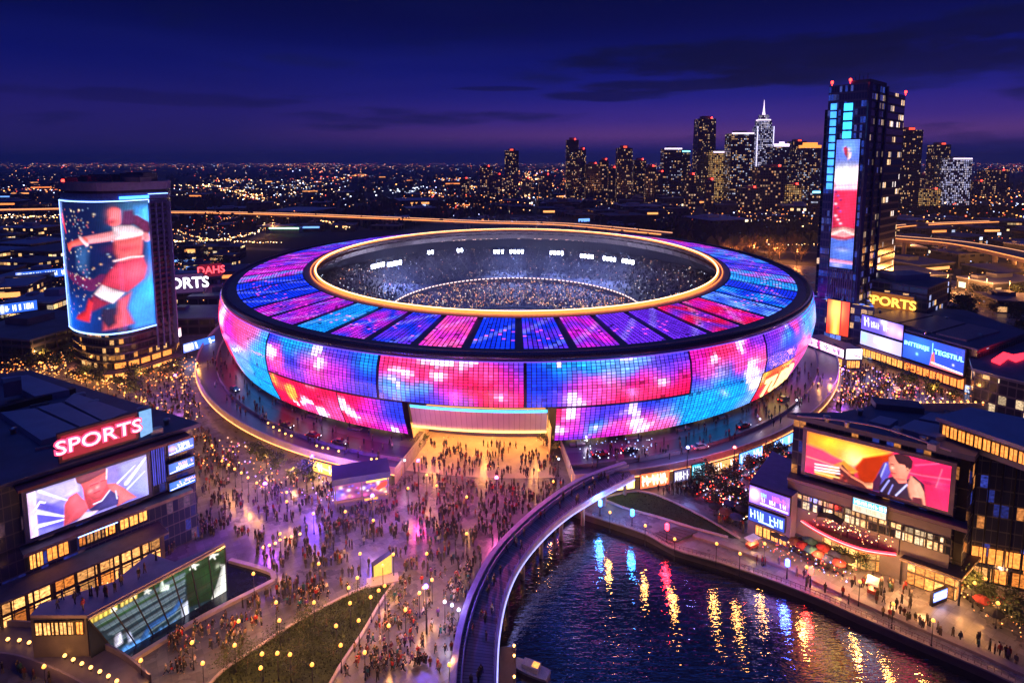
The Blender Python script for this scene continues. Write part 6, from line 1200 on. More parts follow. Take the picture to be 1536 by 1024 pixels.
# vents, ducts and skylights on the two near roofs
def roofkit(par, z, pts, seed):
    r = random.Random(seed)
    for x, y in pts:
        P = gp(x, y, z); t_ = r.choice((0, 1, 2)); m = MB()
        if t_ == 0: m.lathe(*P, [(.45, z), (.45, z+.9), (.7, z+.95), (.7, z+1.15), (.1, z+1.4)], 10); m.build('vent', STEEL, par)
        elif t_ == 1: m.box(*P, z, 2.2, 1.4, 1.1, .7); m.box(*P, z+1.1, 1.6, 1.0, .15, .7); m.build('air_handler', plain('unit_grey', (.35, .35, .38), .6), par)
        else: m.box(*P, z, 3.4, .6, .5, .7); m.box(P[0]+.9, P[1]+.7, z, .6, 1.6, .5, .7); m.build('duct', STEEL, par)
roofkit(b1, ZR+.02, ((20, 650), (70, 672), (215, 640), (235, 650), (250, 636), (140, 608), (215, 618), (120, 597), (60, 608)), 1)
roofkit(h2, zR2+.02, ((1240, 632), (1270, 640), (1290, 622), (1345, 650), (1385, 664), (1365, 612), (1420, 622), (1400, 672)), 2)
roofkit(sb, zT+.72, ((1320, 470), (1360, 478), (1390, 500), (1420, 480), (1470, 505)), 3)
roofkit(pl, LPz+.01, ((1400, 825), (1425, 838), (1440, 822)), 4)
# ================================================================ skyline
SKW = [win('sky_a', 2.2, 3.4, .34, ((1, .50, .2), (1, .68, .4)), .62, wall=(.012, .014, .03), glass=(.008, .01, .022), gx=.35, gy=.35, rowbias=.35),
       win('sky_b', 2.8, 3.6, .45, ((1, .55, .25), (.7, .75, 1)), .62, wall=(.012, .014, .035), glass=(.008, .01, .025), gx=.3, gy=.4, rowbias=.5),
       win('sky_gold', 3.2, 3.4, .95, ((1, .50, .14), (1, .62, .25)), .5, wall=(.06, .045, .02), gx=.35, gy=.3, rowbias=.3),
       win('sky_white', 3.4, 4.0, .8, ((.6, .6, 1), (.9, .8, 1)), .7, wall=(.1, .1, .16), gx=.4, gy=.3, rowbias=.3),
       win('sky_far', 4.0, 4.2, .36, ((1, .45, .18), (1, .6, .35)), .5, wall=(.012, .014, .035), gx=.4, gy=.4, rowbias=.2)]
CRW = {'red': emit('crown_red', (1, .08, .04), 1.6, sample=False), 'white': emit('crown_white', (.9, .7, 1), 1.6, sample=False), 'gold': emit('crown_gold', (1, .30, .05), 1.5, sample=False), 'cyan': emit('crown_cyan', (.2, .7, 1), 3, sample=False)}
SK = [ # x0, x1, top, base, material, crown, label
 (757,778,226,300,0,'red','slim dark tower standing alone left of the skyline'), (720,739,250,298,4,None,'short dark block left of the lone slim tower'), (739,754,262,298,4,None,'small block touching the lone slim tower'), (690,704,268,298,4,None,'lowest block at the far left of the skyline'), (783,797,268,296,4,None,'small block right of the lone slim tower'),
 (849,867,210,304,0,None,'dark stepped tower, tallest on the left of the skyline'), (867,878,224,304,0,None,'lower shoulder slab of the dark stepped tower'), (878,899,246,306,4,None,'broad mid-height block beside the dark stepped tower'), (899,912,240,306,4,None,'narrow block between the stepped tower and the red crowned tower'), (912,925,252,308,4,None,'low block just left of the red crowned tower'),
 (925,947,222,312,0,'red','tower with a small red crown left of the skyline centre'), (950,968,240,306,0,None,'dark flat tower right of the red crowned one'), (968,983,250,310,4,None,'low dark block before the bright topped tower'), (983,996,258,308,4,None,'lowest block before the bright topped tower'),
 (994,1021,223,308,1,'white','tower with a bright white line along its top'), (1021,1033,227,300,0,'cyan','slim tower with pale cap behind the bright topped tower'), (1028,1043,262,318,4,None,'low block at the foot of the massive dark tower'),
 (1042,1072,178,306,0,None,'massive dark tapering tower in the skyline centre'), (1067,1092,228,308,2,'white','gold lit block in front of the massive dark tower'), (1093,1127,200,310,1,'white','broad dark tower right of the gold lit block'),
 (1132,1156,172,296,3,'white','brightly lit white tower with tall spire'), (1138,1178,250,322,4,None,'wide dark block in front of the white spired tower'), (1156,1181,220,300,1,'white','tower with a white peaked crown'), (1184,1206,212,300,0,'red','dark tower with one red beacon'), (1203,1227,222,308,1,'gold','tower with a red and gold roof crown'),
 (1175,1201,277,322,2,None,'squat gold lit block below the peaked crown tower'), (1216,1236,288,334,1,'cyan','short tower with cyan top lines beside the big tower'),
 (1341,1376,195,322,0,'red','dark tower standing directly right of the big tower'), (1397,1420,217,306,0,'red','slim dark tower second to the right of the big tower'), (1424,1453,238,308,3,'white','tower with white lit lower floors at the right'), (1384,1410,284,312,2,None,'short gold lit block in front of the slim right tower'), (1481,1511,256,300,4,None,'faint dark block near the right edge'), (1378,1392,262,300,4,None,'faint low block between the right towers'), (1250,1262,240,300,4,None,'block mostly hidden behind the big tower'),
 (808,828,262,300,4,None,'faint low block left of the stepped tower'), (1058,1070,270,322,4,None,'small block before the gold lit block'), (1112,1138,282,324,4,None,'low block below the broad dark tower'), (1456,1476,272,300,4,None,'faint low block beside the white lit tower')]
for k, (x0, x1, yt, yb, mt, cr, lab) in enumerate(SK):
    A = gp(x0, yb); B = gp(x1, yb); w = B[0]-A[0]; Y = A[1]; P = Plane(A, B); H_ = P.hit((x0+x1)/2, yt)[1]; cx_ = (A[0]+B[0])/2; e = empty('city_tower', (cx_, Y+w*.4, 0)); T(e, lab, 'skyscraper', 'skyline towers')
    ta_ = .84 if k == 17 else 1; dpt = w*.8
    m = MB(); bt = [(cx_-w/2, Y), (cx_+w/2, Y), (cx_+w/2, Y+dpt), (cx_-w/2, Y+dpt)]; H1 = H_*(.86 if k in (20,) else 1)
    if ta_ < 1:
        tp = [(cx_+(x-cx_)*ta_, y, H_) for x, y in bt]
        for i in range(4): j = (i+1) % 4; m.face(((*bt[i], 0), (*bt[j], 0), tp[j], tp[i]), 0)
        m.face(tp, 0)
    else: m.prism(bt, 0, H1, bottom=False)
    m.build('wall', SKW[mt], e); m = MB(); m.box(cx_, Y+dpt/2, H1+.05, w*.5*ta_, dpt*.5, H_*.02+2); m.build('roof_plant', ROOFD, e)
    if k == 20:
        m = MB(); m.prism([(cx_+(x-cx_)*.8, Y+dpt*.1+(y-Y)*.8) for x, y in bt], H1, H_*.93, bottom=False); m.prism([(cx_+(x-cx_)*.5, Y+dpt*.25+(y-Y)*.5) for x, y in bt], H_*.93, H_, bottom=False); m.build('crown', SKW[3], e)
        m = MB(); m.lathe(cx_, Y+dpt*.5, [(4, H_), (2.2, H_+10), (1.0, H_+24), (.3, H_+34)], 8); m.build('spire', CRW['white'], e)
        for xx in (-1, 1): m = MB(); m.bar((cx_+xx*w/2, Y-.5, 5), (cx_+xx*w/2, Y-.5, H1), 1.5, 1.5); m.build('corner_light', emit('tower_edge', (.7, .65, 1), 1.6, sample=False), e)
        m = MB(); m.box(cx_, Y+dpt*.5, H_*.93, w*.7, dpt*.7, 3); m.build('crown_light', CRW['white'], e)
    elif cr:
        m = MB()
        if k == 22:
            for i in (-1, 0, 1): m.bar((cx_+i*w*.3, Y-.5, H_), (cx_+i*w*.3, Y-.5, H_+10-4*abs(i)), w*.3, 2)
        elif cr == 'gold' : m.box(cx_, Y+dpt/2, H_+.1, w*1.02, dpt, 5); m.box(cx_, Y+dpt/2, H_+5, w*.7, dpt*.6, 5)
        elif cr == 'red': m.box(cx_, Y-.4, H_+.05, w*.22, 2, 3.2)
        else: m.box(cx_, Y-.5, H_-1.5, w*.96, 1, 2.6)
        m.build('crown_light', CRW[cr], e)
    else: m = MB(); m.box(cx_+w*.2, Y, H_+.1, 2.2, 2.2, 2.6); m.build('beacon', REDL, e)
# ================================================================ low districts
def district(n, xs, ys, ws, hs, name, label, grp, lit, seed):
    r = random.Random(seed); pts = []
    for _ in range(n*20):
        x = r.uniform(*xs); y = r.uniform(*ys); P = gp(x, y); w = r.uniform(*ws); d = r.uniform(.5, 1.1)*w
        if all(math.hypot(P[0]-q[0], P[1]-q[1]) > (w+q[2])*.62 for q in pts): pts.append((P[0], P[1], w, d, r.uniform(*hs)))
        if len(pts) == n: break
    pts.sort(key=lambda q: pix(q[0], q[1], 0)[0])
    for k, (X, Y, w, d, h) in enumerate(pts):
        e = empty(name, (X, Y, 0), r.choice((.1, .35, -.2, .25))); T(e, label % ordi(k), 'building', grp)
        m = MB(); m.prism([(-w/2, -d/2), (w/2, -d/2), (w/2, d/2), (-w/2, d/2)], 0, h, bottom=False); m.build('wall', r.choice(lit), e, local=True)
        m = MB(); m.prism([(-w/2-.4, -d/2-.4), (w/2+.4, -d/2-.4), (w/2+.4, d/2+.4), (-w/2-.4, d/2+.4)], h, h+.8)
        if r.random() < .7: m.box(r.uniform(-.2, .2)*w, r.uniform(-.2, .2)*d, h+.8, w*.3, d*.3, h*.2+1)
        if r.random() < .5: m.box(-w*.3, d*.2, h+.8, w*.15, d*.2, 1.6)
        m.build('roof', r.choice((ROOFD, ROOFM, ROOFD)), e, local=True)
        if r.random() < .35: m = MB(); m.box(0, -d/2-.3, h*.55, w*r.uniform(.4, .9), .3, h*.18+.5); m.build('light_strip', r.choice((emit('strip_warm', (1, .36, .1), 1.5, sample=False), emit('strip_blue2', (.15, .35, 1), 1.6, sample=False), emit('strip_orange', (1, .26, .06), 1.5, sample=False))), e, local=True)
LOW = [win('low_a', 3.5, 3.8, .25, ((1, .55, .2), (1, .75, .45)), 1.4, wall=(.03, .03, .05), glass=(.012, .014, .03), gy=.4), win('low_b', 5, 4, .10, ((1, .5, .2), (.6, .7, 1)), 1.3, wall=(.045, .045, .07), gy=.3), win('low_c', 3, 3.6, .5, ((1, .5, .18), (1, .65, .3)), 1.2, wall=(.05, .04, .04), gy=.45)]
FARW = [win('far_a', 9, 7, .22, ((1, .5, .2), (1, .8, .5)), 1.6, wall=(.01, .012, .025), gx=.5, gy=.5), win('far_b', 12, 9, .12, ((1, .4, .15), (.6, .7, 1)), 1.6, wall=(.012, .015, .03), gx=.5, gy=.5)]
district(34, (-20, 95), (352, 545), (22, 46), (7, 15), 'warehouse', 'low dark warehouse, %s from the left in the district behind the left tower', 'low buildings behind the left tower', LOW, 3)
district(16, (262, 345), (385, 500), (16, 30), (6, 11), 'low_building', 'low building with lit windows, %s from the left between left tower and stadium', 'low buildings between the left tower and the stadium', LOW, 4)
district(60, (0, 1000), (268, 325), (30, 75), (6, 16), 'far_building', 'small far dark building, %s from the left on the plain before the horizon', 'far buildings on the plain', FARW, 5)
district(40, (820, 1230), (300, 345), (25, 60), (6, 18), 'outskirt_building', 'low building, %s from the left at the feet of the skyline towers', 'low buildings at the skyline feet', FARW, 6)
district(26, (1345, 1560), (330, 480), (25, 55), (5, 12), 'roadside_building', 'low dark building, %s from the left beyond the right highway', 'low buildings by the right highway', LOW+FARW, 8)
district(26, (130, 900), (330, 348), (25, 50), (5, 9), 'shed', 'low dark shed, %s from the left behind the stadium', 'sheds behind the stadium', FARW, 9)
# two signs beside the left tower
for xa, xb, ya, yb, z, txt, c, s_, lab in ((262, 306, 412, 440, 10, 'SPORTS', (.9, .85, 1), 3.0, 'white lit SPORTS sign half hidden by the left tower'), (299, 333, 397, 416, 12, 'DAHS', (1, .06, .08), 2.6, 'small red lit sign left of the stadium roof')):
    P = Plane(gp(xa, yb, z), gp(xb, yb-3, z)); z1_ = P.hit(xa, ya)[1]; q0_ = -P.L*.55 if txt == 'SPORTS' else 0
    sgn('street_sign', P, q0_, P.L, z, z1_, lab, 'sign', mat=emit('sign_violet', (.10, .04, .16), .5) if txt == 'SPORTS' else emit('sign_dkred', (.3, .01, .02), .5), off=.3, th=.8, frame=.3, text=[(txt, (q0_+P.L)/2+.3, (z+z1_)/2, (z1_-z)*.58, .95)], tcol=c, tst=s_, bold=.02)
    m = empty('sign_block', P.at(P.L/2, 0, -8)); T(m, 'plain dark block carrying the %s sign left of the stadium' % ('white SPORTS' if txt == 'SPORTS' else 'small red'), 'building'); b = MB(); b.prism([P.at(q0_, 0, -.4)[:2], P.at(P.L, 0, -.4)[:2], P.at(P.L, 0, -12)[:2], P.at(q0_, 0, -12)[:2]], 0, z-.5, bottom=False); b.build('wall', LOW[2], m); b = MB(); b.prism([P.at(q0_-.5, 0, .4)[:2], P.at(P.L+.5, 0, .4)[:2], P.at(P.L+.5, 0, -12.5)[:2], P.at(q0_-.5, 0, -12.5)[:2]], z-.5, z-.35+.3*0); b.build('roof', ROOFM, m)
for xa, xb, ya, yb, z, sd, lab in ((24, 102, 409, 421, 9, 81, 'upper long blue sign with white script left of the left tower'), (0, 56, 457, 472, 9, 82, 'lower blue sign with white mark at the left edge'), (60, 96, 452, 462, 9, 83, 'small white script sign between the left edge and the left tower')):
    P = Plane(gp(xa, yb, z), gp(xb, yb-8, z)); z1_ = P.hit(xa, ya)[1]; p = Pic(120, 18, base=(.02, .08, .5) if sd != 83 else (.02, .03, .12)); p.scribble(.16, .9, .5, .5, (1.2, 1.3, 1.5), seed=sd); p.blob((.07, .5), .3, (1.3, 1.3, 1.5))
    sgn('street_sign', P, 0, P.L, z, z1_, lab, 'sign', p, off=.3, th=.6, frame=.2, st=2.0, legs=True, base=0)
P = Plane(gp(256, 527, 1), gp(272, 521, 1)); zt_ = P.hit(258, 495)[1]; p = Pic(20, 40, base=(.9, .1, .2)); p.blob((.5, .7), .5, (1.5, 1.4, 1.5)); p.scribble(.1, .9, .3, .2, (1.3, 1.2, 1.2), seed=5)
sgn('totem_sign', P, 0, P.L, 6, zt_, 'upright pink and white sign at the right foot of the left tower', 'sign', p, off=.3, th=1, frame=.2, st=1.8, legs=True)
P = Plane(gp(275, 533, 1.5), gp(322, 519, 1.5)); zt_ = P.hit(278, 515)[1]; p = Pic(70, 26, base=(.03, .12, .7)); p.scribble(.05, .95, .5, .6, (1.3, 1.3, 1.5), seed=6); p.blob((.15, .5), .3, (1.2, 1, 1.5))
sgn('street_sign', P, 0, P.L, 2.5, zt_, 'blue sign with white marks between the left tower and the stadium', 'sign', p, off=.3, th=.6, frame=.2, st=2.0, legs=True)
# ================================================================ elevated highways
HWA = emit('highway_glow_amber', (1, .30, .08), 1.7, sample=False); HWW = emit('highway_glow_pale', (1, .42, .22), 1.1, sample=False)
def highway(name, px, z, w, label, step, mats=(HWA, HWW), glow_w=1.2, posts=True):
    C = [tuple(q) for q in lerp_path([gp(x, y, z) for x, y in px], 60)]; e = empty(name, (*C[30], 0)); T(e, label, 'bridge')
    m = MB(); strip(m, C, w/2, -w/2, z-1.6, z); m.build('deck', plain('highway_deck', (.22, .17, .13), .7), e)
    m = MB(); strip(m, C, w/2+.3, w/2, z-1.6, z+1); m.build('parapet', plain('highway_wall', (.5, .36, .24), .7), e); m = MB(); strip(m, C, -w/2, -w/2-.3, z-1.6, z+1); m.build('parapet', plain('highway_wall', (.5, .36, .24), .7), e)
    m = MB(); m.tube([(*q, z+1.1) for q in offs(C, w/2+.15)], glow_w*.5, 5); m.build('edge_light', mats[0], e); m = MB(); m.tube([(*q, z+1.1) for q in offs(C, -w/2-.15)], glow_w*.4, 5); m.build('edge_light', mats[1], e)  # glowing edge tubes added in place of traffic trails and lamp-lit barriers
    for i in range(3, 60, step):
        for s_ in (-.28, .28):
            q = offs(C, w*s_)[i]; m = MB(); m.lathe(*q, [(w*.075, -.02), (w*.075, z-1.6)], 10); m.build('pier', plain('pier_concrete', (.4, .33, .28), .7), e)
    return C
H1 = highway('highway', ((225, 319), (330, 320), (450, 323), (600, 329), (720, 334), (850, 338), (1000, 352)), 10, 20, 'long elevated highway crossing behind the stadium on the left', 6)
H2 = highway('highway', ((1300, 352), (1338, 357), (1420, 364), (1480, 373), (1536, 385), (1600, 400)), 15, 22, 'curving elevated highway on round piers at the right', 9, glow_w=.7)
H3 = highway('highway', ((1300, 350), (1345, 341), (1400, 337), (1450, 335), (1600, 329)), 10, 12, 'thin upper highway beyond the curving right one', 8, glow_w=1.0)
H4 = highway('highway', ((-20, 316), (40, 315), (92, 314)), 10, 18, 'short stretch of elevated highway at the left edge', 12)
# ================================================================ lights of the plain, one mass nobody could count
m = MB(); LC = [(1, .34, .08), (1, .34, .08), (1, .42, .14), (1, .26, .06), (1, .65, .4), (.5, .6, 1), (1, .10, .05)]
def light(x, y, s=1.0, c=None, k=1, zz_=None):
    P = gp(x, y); D = P[1]; w = D/900*s*R.uniform(.7, 1.5); c = c or R.choice(LC); kk = k*R.choice((.15, .25, .4, .6, 1.0, 1.6)); z = zz_ if zz_ is not None else R.uniform(3, 12); w = min(w, 40)
    m.box(P[0], P[1], z, w, w*.4, w*.8, col=tuple(v*kk for v in c))
for _ in range(1700): light(R.uniform(-30, 1570), 245.5+abs(R.gauss(0, 4.5)), .8, k=.7)
for _ in range(500): x = R.choice([R.gauss(470, 60), R.gauss(1000, 120), R.gauss(1480, 60), R.gauss(160, 60)]); light(x, 246+abs(R.gauss(0, 3)), 1.0, k=1.2)
CLU = [(R.uniform(0, 1536), R.triangular(250, 330, 262), R.uniform(8, 40)) for _ in range(34)]
for _ in range(1300): c0_ = R.choice(CLU); light(R.gauss(c0_[0], c0_[2]), c0_[1]+R.gauss(0, c0_[2]*.08), 1.0, k=1.0)
for _ in range(800): light(R.uniform(-30, 1570), R.triangular(250, 345, 262), .75, k=.8)
for _ in range(420): light(R.gauss(900, 160), R.uniform(268, 318), 1.1, k=1.1)
for _ in range(260): light(R.gauss(1180, 60), R.uniform(300, 345), 1.2)
for _ in range(260): light(R.uniform(1345, 1545), R.uniform(290, 345), 1.3)
for _ in range(180): light(R.gauss(430, 60), R.gauss(285, 8), 1.1, R.choice([(.6, .7, 1), (1, .6, .3)]))
def chain(px, n, s=1.1, jx=1.5, c=None, k=1.3):
    P = lerp_path(px, n)
    for q in P: light(q[0]+R.gauss(0, jx), q[1]+R.gauss(0, jx*.5), s, c or R.choice(((1, .42, .12), (1, .5, .2), (1, .7, .4))), k, 6)
chain([(300, 280), (345, 291), (385, 303), (430, 316)], 70, 1.3, 1.2); chain([(315, 280), (360, 290), (400, 304)], 50, 1.2, 1); chain([(220, 279), (300, 282)], 16)
chain([(788, 262), (790, 275), (788, 300), (785, 322)], 60, 1.2, .6); chain([(792, 262), (796, 280), (794, 300), (795, 322)], 50, 1.1, .6); chain([(745, 292), (790, 276), (810, 270)], 40, 1.4, 2)
chain([(385, 328), (395, 340), (390, 355), (350, 366), (290, 372), (262, 372)], 110, 1.2, 2); chain([(262, 352), (300, 366), (360, 372), (420, 374)], 60, 1.1, 1.5); chain([(480, 335), (500, 345), (520, 350)], 40, 1.3, 3)
chain([(0, 331), (60, 333), (95, 331)], 50, 1.4, 3); chain([(1040, 300), (1100, 318), (1160, 335), (1230, 345)], 60, 1.3, 4); chain([(1150, 377), (1236, 378)], 20, 1, 1.5); chain([(1345, 420), (1400, 430), (1536, 438)], 50, .8, 3); chain([(1345, 352), (1440, 345), (1540, 342)], 30, 1, 2)
for x, y in ((605, 292), (640, 288)): 
    for _ in range(25): light(R.gauss(x, 18), R.gauss(y, 2), 1.2, (.7, .8, 1))
for _ in range(560): light(R.uniform(-10, 100), R.uniform(335, 500), .8, k=.8, zz_=R.uniform(2, 8))
for _ in range(300): light(R.uniform(262, 345), R.uniform(335, 470), .8, k=.8, zz_=R.uniform(2, 8))
for _ in range(280): light(R.uniform(1345, 1540), R.uniform(345, 470), .8, k=.8, zz_=R.uniform(2, 6))
for _ in range(60): light(R.uniform(300, 380), R.uniform(330, 350), .8)
K(m.build('distant_city_lights', attr_emit('city_light_mat', 3.6, sample=False)), 'stuff')
# small far lit rooftops: stadium-like green lit hall and a pale lit roof
for x0, x1, y, c, lab in ((408, 452, 349, (.35, 1, .45), 'far hall with a green lit roof edge beyond the stadium'), (1362, 1392, 322, (1, .7, .2), 'far hall with a gold lit roof edge below the right highway bend')):
    A = gp(x0, y); B = gp(x1, y); w = B[0]-A[0]; e = empty('far_hall', ((A[0]+B[0])/2, A[1], 0)); T(e, lab, 'building'); m = MB(); m.box(0, 0, 0, w, w*.4, 6); m.build('wall', ROOFD, e, local=True); m = MB(); m.box(0, 0, 6, w*1.05, w*.45, 1.2); m.box(0, 0, 7.2, w*.6, w*.3, 1.5); m.build('roof', ROOFM, e, local=True); m = MB(); m.box(0, -w*.235, 5.2, w, .5, 1.4); m.build('edge_light', emit('edge_%s' % lab[16:20], c, 3, sample=False), e, local=True)
# ground roads with sodium lamps
road = plain('asphalt', (.05, .05, .055), .7)
def groad(px, w, z=.02):
    C = [tuple(q) for q in lerp_path([gp(x, y) for x, y in px], 50)]; m = MB(); A = offs(C, w/2); B = offs(C, -w/2)
    for a, b, c, d in zip(A, A[1:], B[1:], B): m.quad((*a, z), (*b, z), (*c, z), (*d, z))
    K(m.build('road', road), 'structure'); return C
G1 = groad(((1330, 425), (1400, 432), (1470, 440), (1560, 452)), 16, .05); G2 = groad(((262, 374), (300, 372), (350, 366), (392, 354), (395, 338)), 16, .05); G3 = groad(((1140, 378), (1190, 378), (1240, 380)), 12, .05); G4 = groad(((262, 352), (300, 366), (360, 372), (430, 375)), 14, .055)
# ================================================================ street lamps
def lamp_proto(name, h, globe, mat, r=.28):
    e = empty(name); m = MB(); m.lathe(0, 0, [(.16, 0), (.16, .3), (.08, .5), (.06, h)], 8); m.build('pole', DARK, e); m = MB(); m.lathe(0, 0, [(.08, h), (r, h+r*.6), (r*1.1, h+r*1.2), (r*.7, h+r*1.9), (.03, h+r*2.2)], 10) if globe else m.lathe(0, 0, [(.3, h+.2), (.34, h), (.1, h-.12)], 8); m.build('lamp', mat, e); return e
LPR = lamp_proto('street_lamp', 4.4, True, BULB); LPW = lamp_proto('street_lamp', 4.4, True, COOLB); used = {}
def lampat(x, y, label, group, kind=0, h=4.4, z=0, watt=420, col=(1, .52, .17), light=True, sc_=1):
    pr = (LPR, LPW)[kind]
    if used.get(kind): o = copy_tree(pr)
    else: o = pr; used[kind] = 1
    P = gp(x, y, z+(h+.3)*sc_); o.location = (*P, z); o.scale = (sc_,)*3; T(o, label, 'street lamp', group)
    if light:
        L = bpy.data.lights.new('lamp_light', 'POINT'); L.energy = watt; L.color = col; L.shadow_soft_size = .35; lo = bpy.data.objects.new('lamp_light', L); COL.objects.link(lo); lo.location = (P[0], P[1], z+h*sc_+.9)
rows = [
 ('lawn lamps', '%s lamp from the bottom in front of the left kerb of the lawn', [(393,980),(414,903),(419,930),(471,903),(523,881),(536,866),(478,845)], 0, 1000),
 ('lamps standing on the lawn', '%s lamp from the bottom standing on the lawn', [(391,1001),(468,996),(416,979),(435,981),(511,967),(504,938),(538,930),(525,904),(556,895),(568,885),(577,878)], 0, 260),
 ('lamps before the basin', '%s lamp from the left on the paving in front of the dark basin', [(66,999),(211,990),(288,963),(304,994),(352,967),(358,931)], 0, 900),
 ('lamps between lawn and footbridge', '%s lamp from the bottom on the paving between lawn and footbridge', [(674,996),(547,978),(583,938),(608,914),(629,889),(635,881),(648,869)], 0, 1100),
 ('pale lamps by the footbridge', '%s pale lamp from the left beside the footbridge parapet', [(667,902),(678,907),(688,914)], 1, 500),
 ('plaza lamps', '%s warm lamp from the left scattered over the middle of the plaza', [(430,752),(518,767),(590,831),(574,848),(612,732),(655,728),(700,745),(808,705),(640,712),(830,722),(470,770),(560,780),(420,800),(700,800),(640,830),(380,860),(540,830)], 0, 1000),
 ('lamps left of the stadium', '%s lamp from the far end of the long row left of the stadium', [(160,571),(187,589),(204,595),(216,602),(236,612),(248,622),(254,627),(267,634),(273,640),(281,646),(290,655)], 0, 1000),
 ('lamps by the left shops', '%s lamp from the top in the row beside the left terrace', [(318,668),(333,691),(343,697),(352,703),(362,709),(372,716),(385,724),(430,738)], 0, 1100),
 ('quay lamps', '%s lamp from the left along the right quay', [(1012,808),(1075,815),(1147,815),(1210,850),(1290,872),(1462,874),(1478,867),(1497,904),(915,768),(968,788),(1110,830),(1340,905),(1400,930)], 0, 700),
 ('lamps in the right plaza', '%s lamp from the left in the right plaza', [(1228,575),(1246,568),(1262,585),(1280,560),(1302,575),(1322,588),(1330,570),(1345,594),(1362,578),(1384,590),(1400,583),(1425,590),(1452,582)], 0, 800),
 ('lamps around the left tower', '%s lamp from the left round the foot of the left tower', [(12,520),(28,508),(60,530),(84,512),(98,548),(128,560),(212,560),(262,548),(296,545)], 0, 1600),
 ('pale lamps by the stadium gate', '%s pale lamp from the left near the stadium gate', [(607,690),(838,688),(880,660),(1140,628),(1195,600)], 1, 260)]
for grp, lab, L, kd, w in rows:
    for i, (x, y) in enumerate(L):
        lampat(x, y, lab % ordi(i), grp, kd, watt=w*1.0, col=(1, .40, .09) if kd == 0 else (.9, .8, 1))
hl = lamp_proto('highway_lamp', 11, False, emit('sodium', (1, .34, .06), 4, sample=False)); first = True
for C, lab, n, w in ((G1, '%s sodium lamp from the left along the road under the right highway', 8, 26000), (G2, '%s sodium lamp from the near end of the road left of the stadium', 6, 6000), (H2, '%s lamp from the left beside the curving right highway', 7, 26000)):
    for i in range(n):
        q = offs(C, 10 if C is not H2 else -17)[int(2+i*(len(C)-4)/(n-1))]; o = hl if first else copy_tree(hl); first = False; o.location = (*q, 0); T(o, lab % ordi(i), 'street lamp', lab[3:30].strip())
        L = bpy.data.lights.new('lamp_light', 'POINT'); L.energy = w; L.color = (1, .35, .08); L.shadow_soft_size = .5; lo = bpy.data.objects.new('lamp_light', L); COL.objects.link(lo); lo.location = (q[0], q[1], 10.3)
# coloured floodlights: tall ones, bar the pink, added to tint the plaza
for k, (x, y, c, w, lab) in enumerate(((628, 742, (1, .05, .35), 5580, 'pink stage floodlight on a pole right of the stage kiosk'), (470, 735, (.16, .05, 1), 7440, 'added violet floodlight on a pole left of the stage kiosk'), (560, 800, (.20, .10, 1), 5580, 'added blue violet floodlight on a pole in the plaza middle'), (400, 780, (.5, .08, 1), 5580, 'added violet floodlight on a pole near the left shops'), (745, 770, (1, .12, .45), 5580, 'added rose floodlight on a pole beside the upper footbridge'), (1262, 590, (.4, .08, 1), 5580, 'added violet floodlight on a pole in the right plaza'), (640, 950, (.20, .10, 1), 3100, 'added dim blue floodlight on a pole by the lower footbridge'), (265, 600, (.6, .15, .9), 4340, 'added violet floodlight on a pole left of the ring terrace'), (1100, 720, (1, .1, .08), 2170, 'added red floodlight on a pole over the car park'), (1190, 810, (.45, .15, 1), 1550, 'added violet floodlight on a pole over the quay'), (1030, 720, (.3, .35, 1), 1860, 'added blue floodlight on a pole over the left of the car park'), (900, 775, (.05, .25, 1), 1500, 'blue floodlight on the quay under the footbridge end'), (948, 790, (.03, .3, 1), 1500, 'blue floodlight on the quay left of the steps'), (1000, 812, (1, .02, .04), 1500, 'red floodlight on the quay below the steps'), (1180, 868, (.05, .1, 1), 1500, 'blue floodlight at the quay rail by the violet shop'), (1215, 880, (1, .03, .02), 1500, 'red floodlight at the quay rail below the parasols'))):
    P = gp(x, y, 0); e = empty('tint_floodlight', (*P, 0)); T(e, lab, 'floodlight', 'coloured floodlights on poles'); m = MB(); m.lathe(0, 0, [(.16, 0), (.09, 9 if k < 11 else 2.6)], 8); m.build('pole', DARK, e, local=True); m = MB(); m.lathe(0, 0, [(.25, 9), (.4, 8.7), (.42, 8.6), (.1, 8.58)][::-1], 10) if k < 11 else m.lathe(0, 0, [(.22, 2.6), (.42, 2.8), (.42, 3.9), (.22, 4.1)], 10); m.build('lamp', emit('flood_%d' % k, c, 12 if k < 11 else 11, sample=False), e, local=True)
    L = bpy.data.lights.new('flood_light', 'POINT'); L.energy = w*1.35; L.color = c; L.shadow_soft_size = .5; lo = bpy.data.objects.new('flood_light', L); COL.objects.link(lo); lo.location = (*P, 9.6 if k < 11 else 4.3)
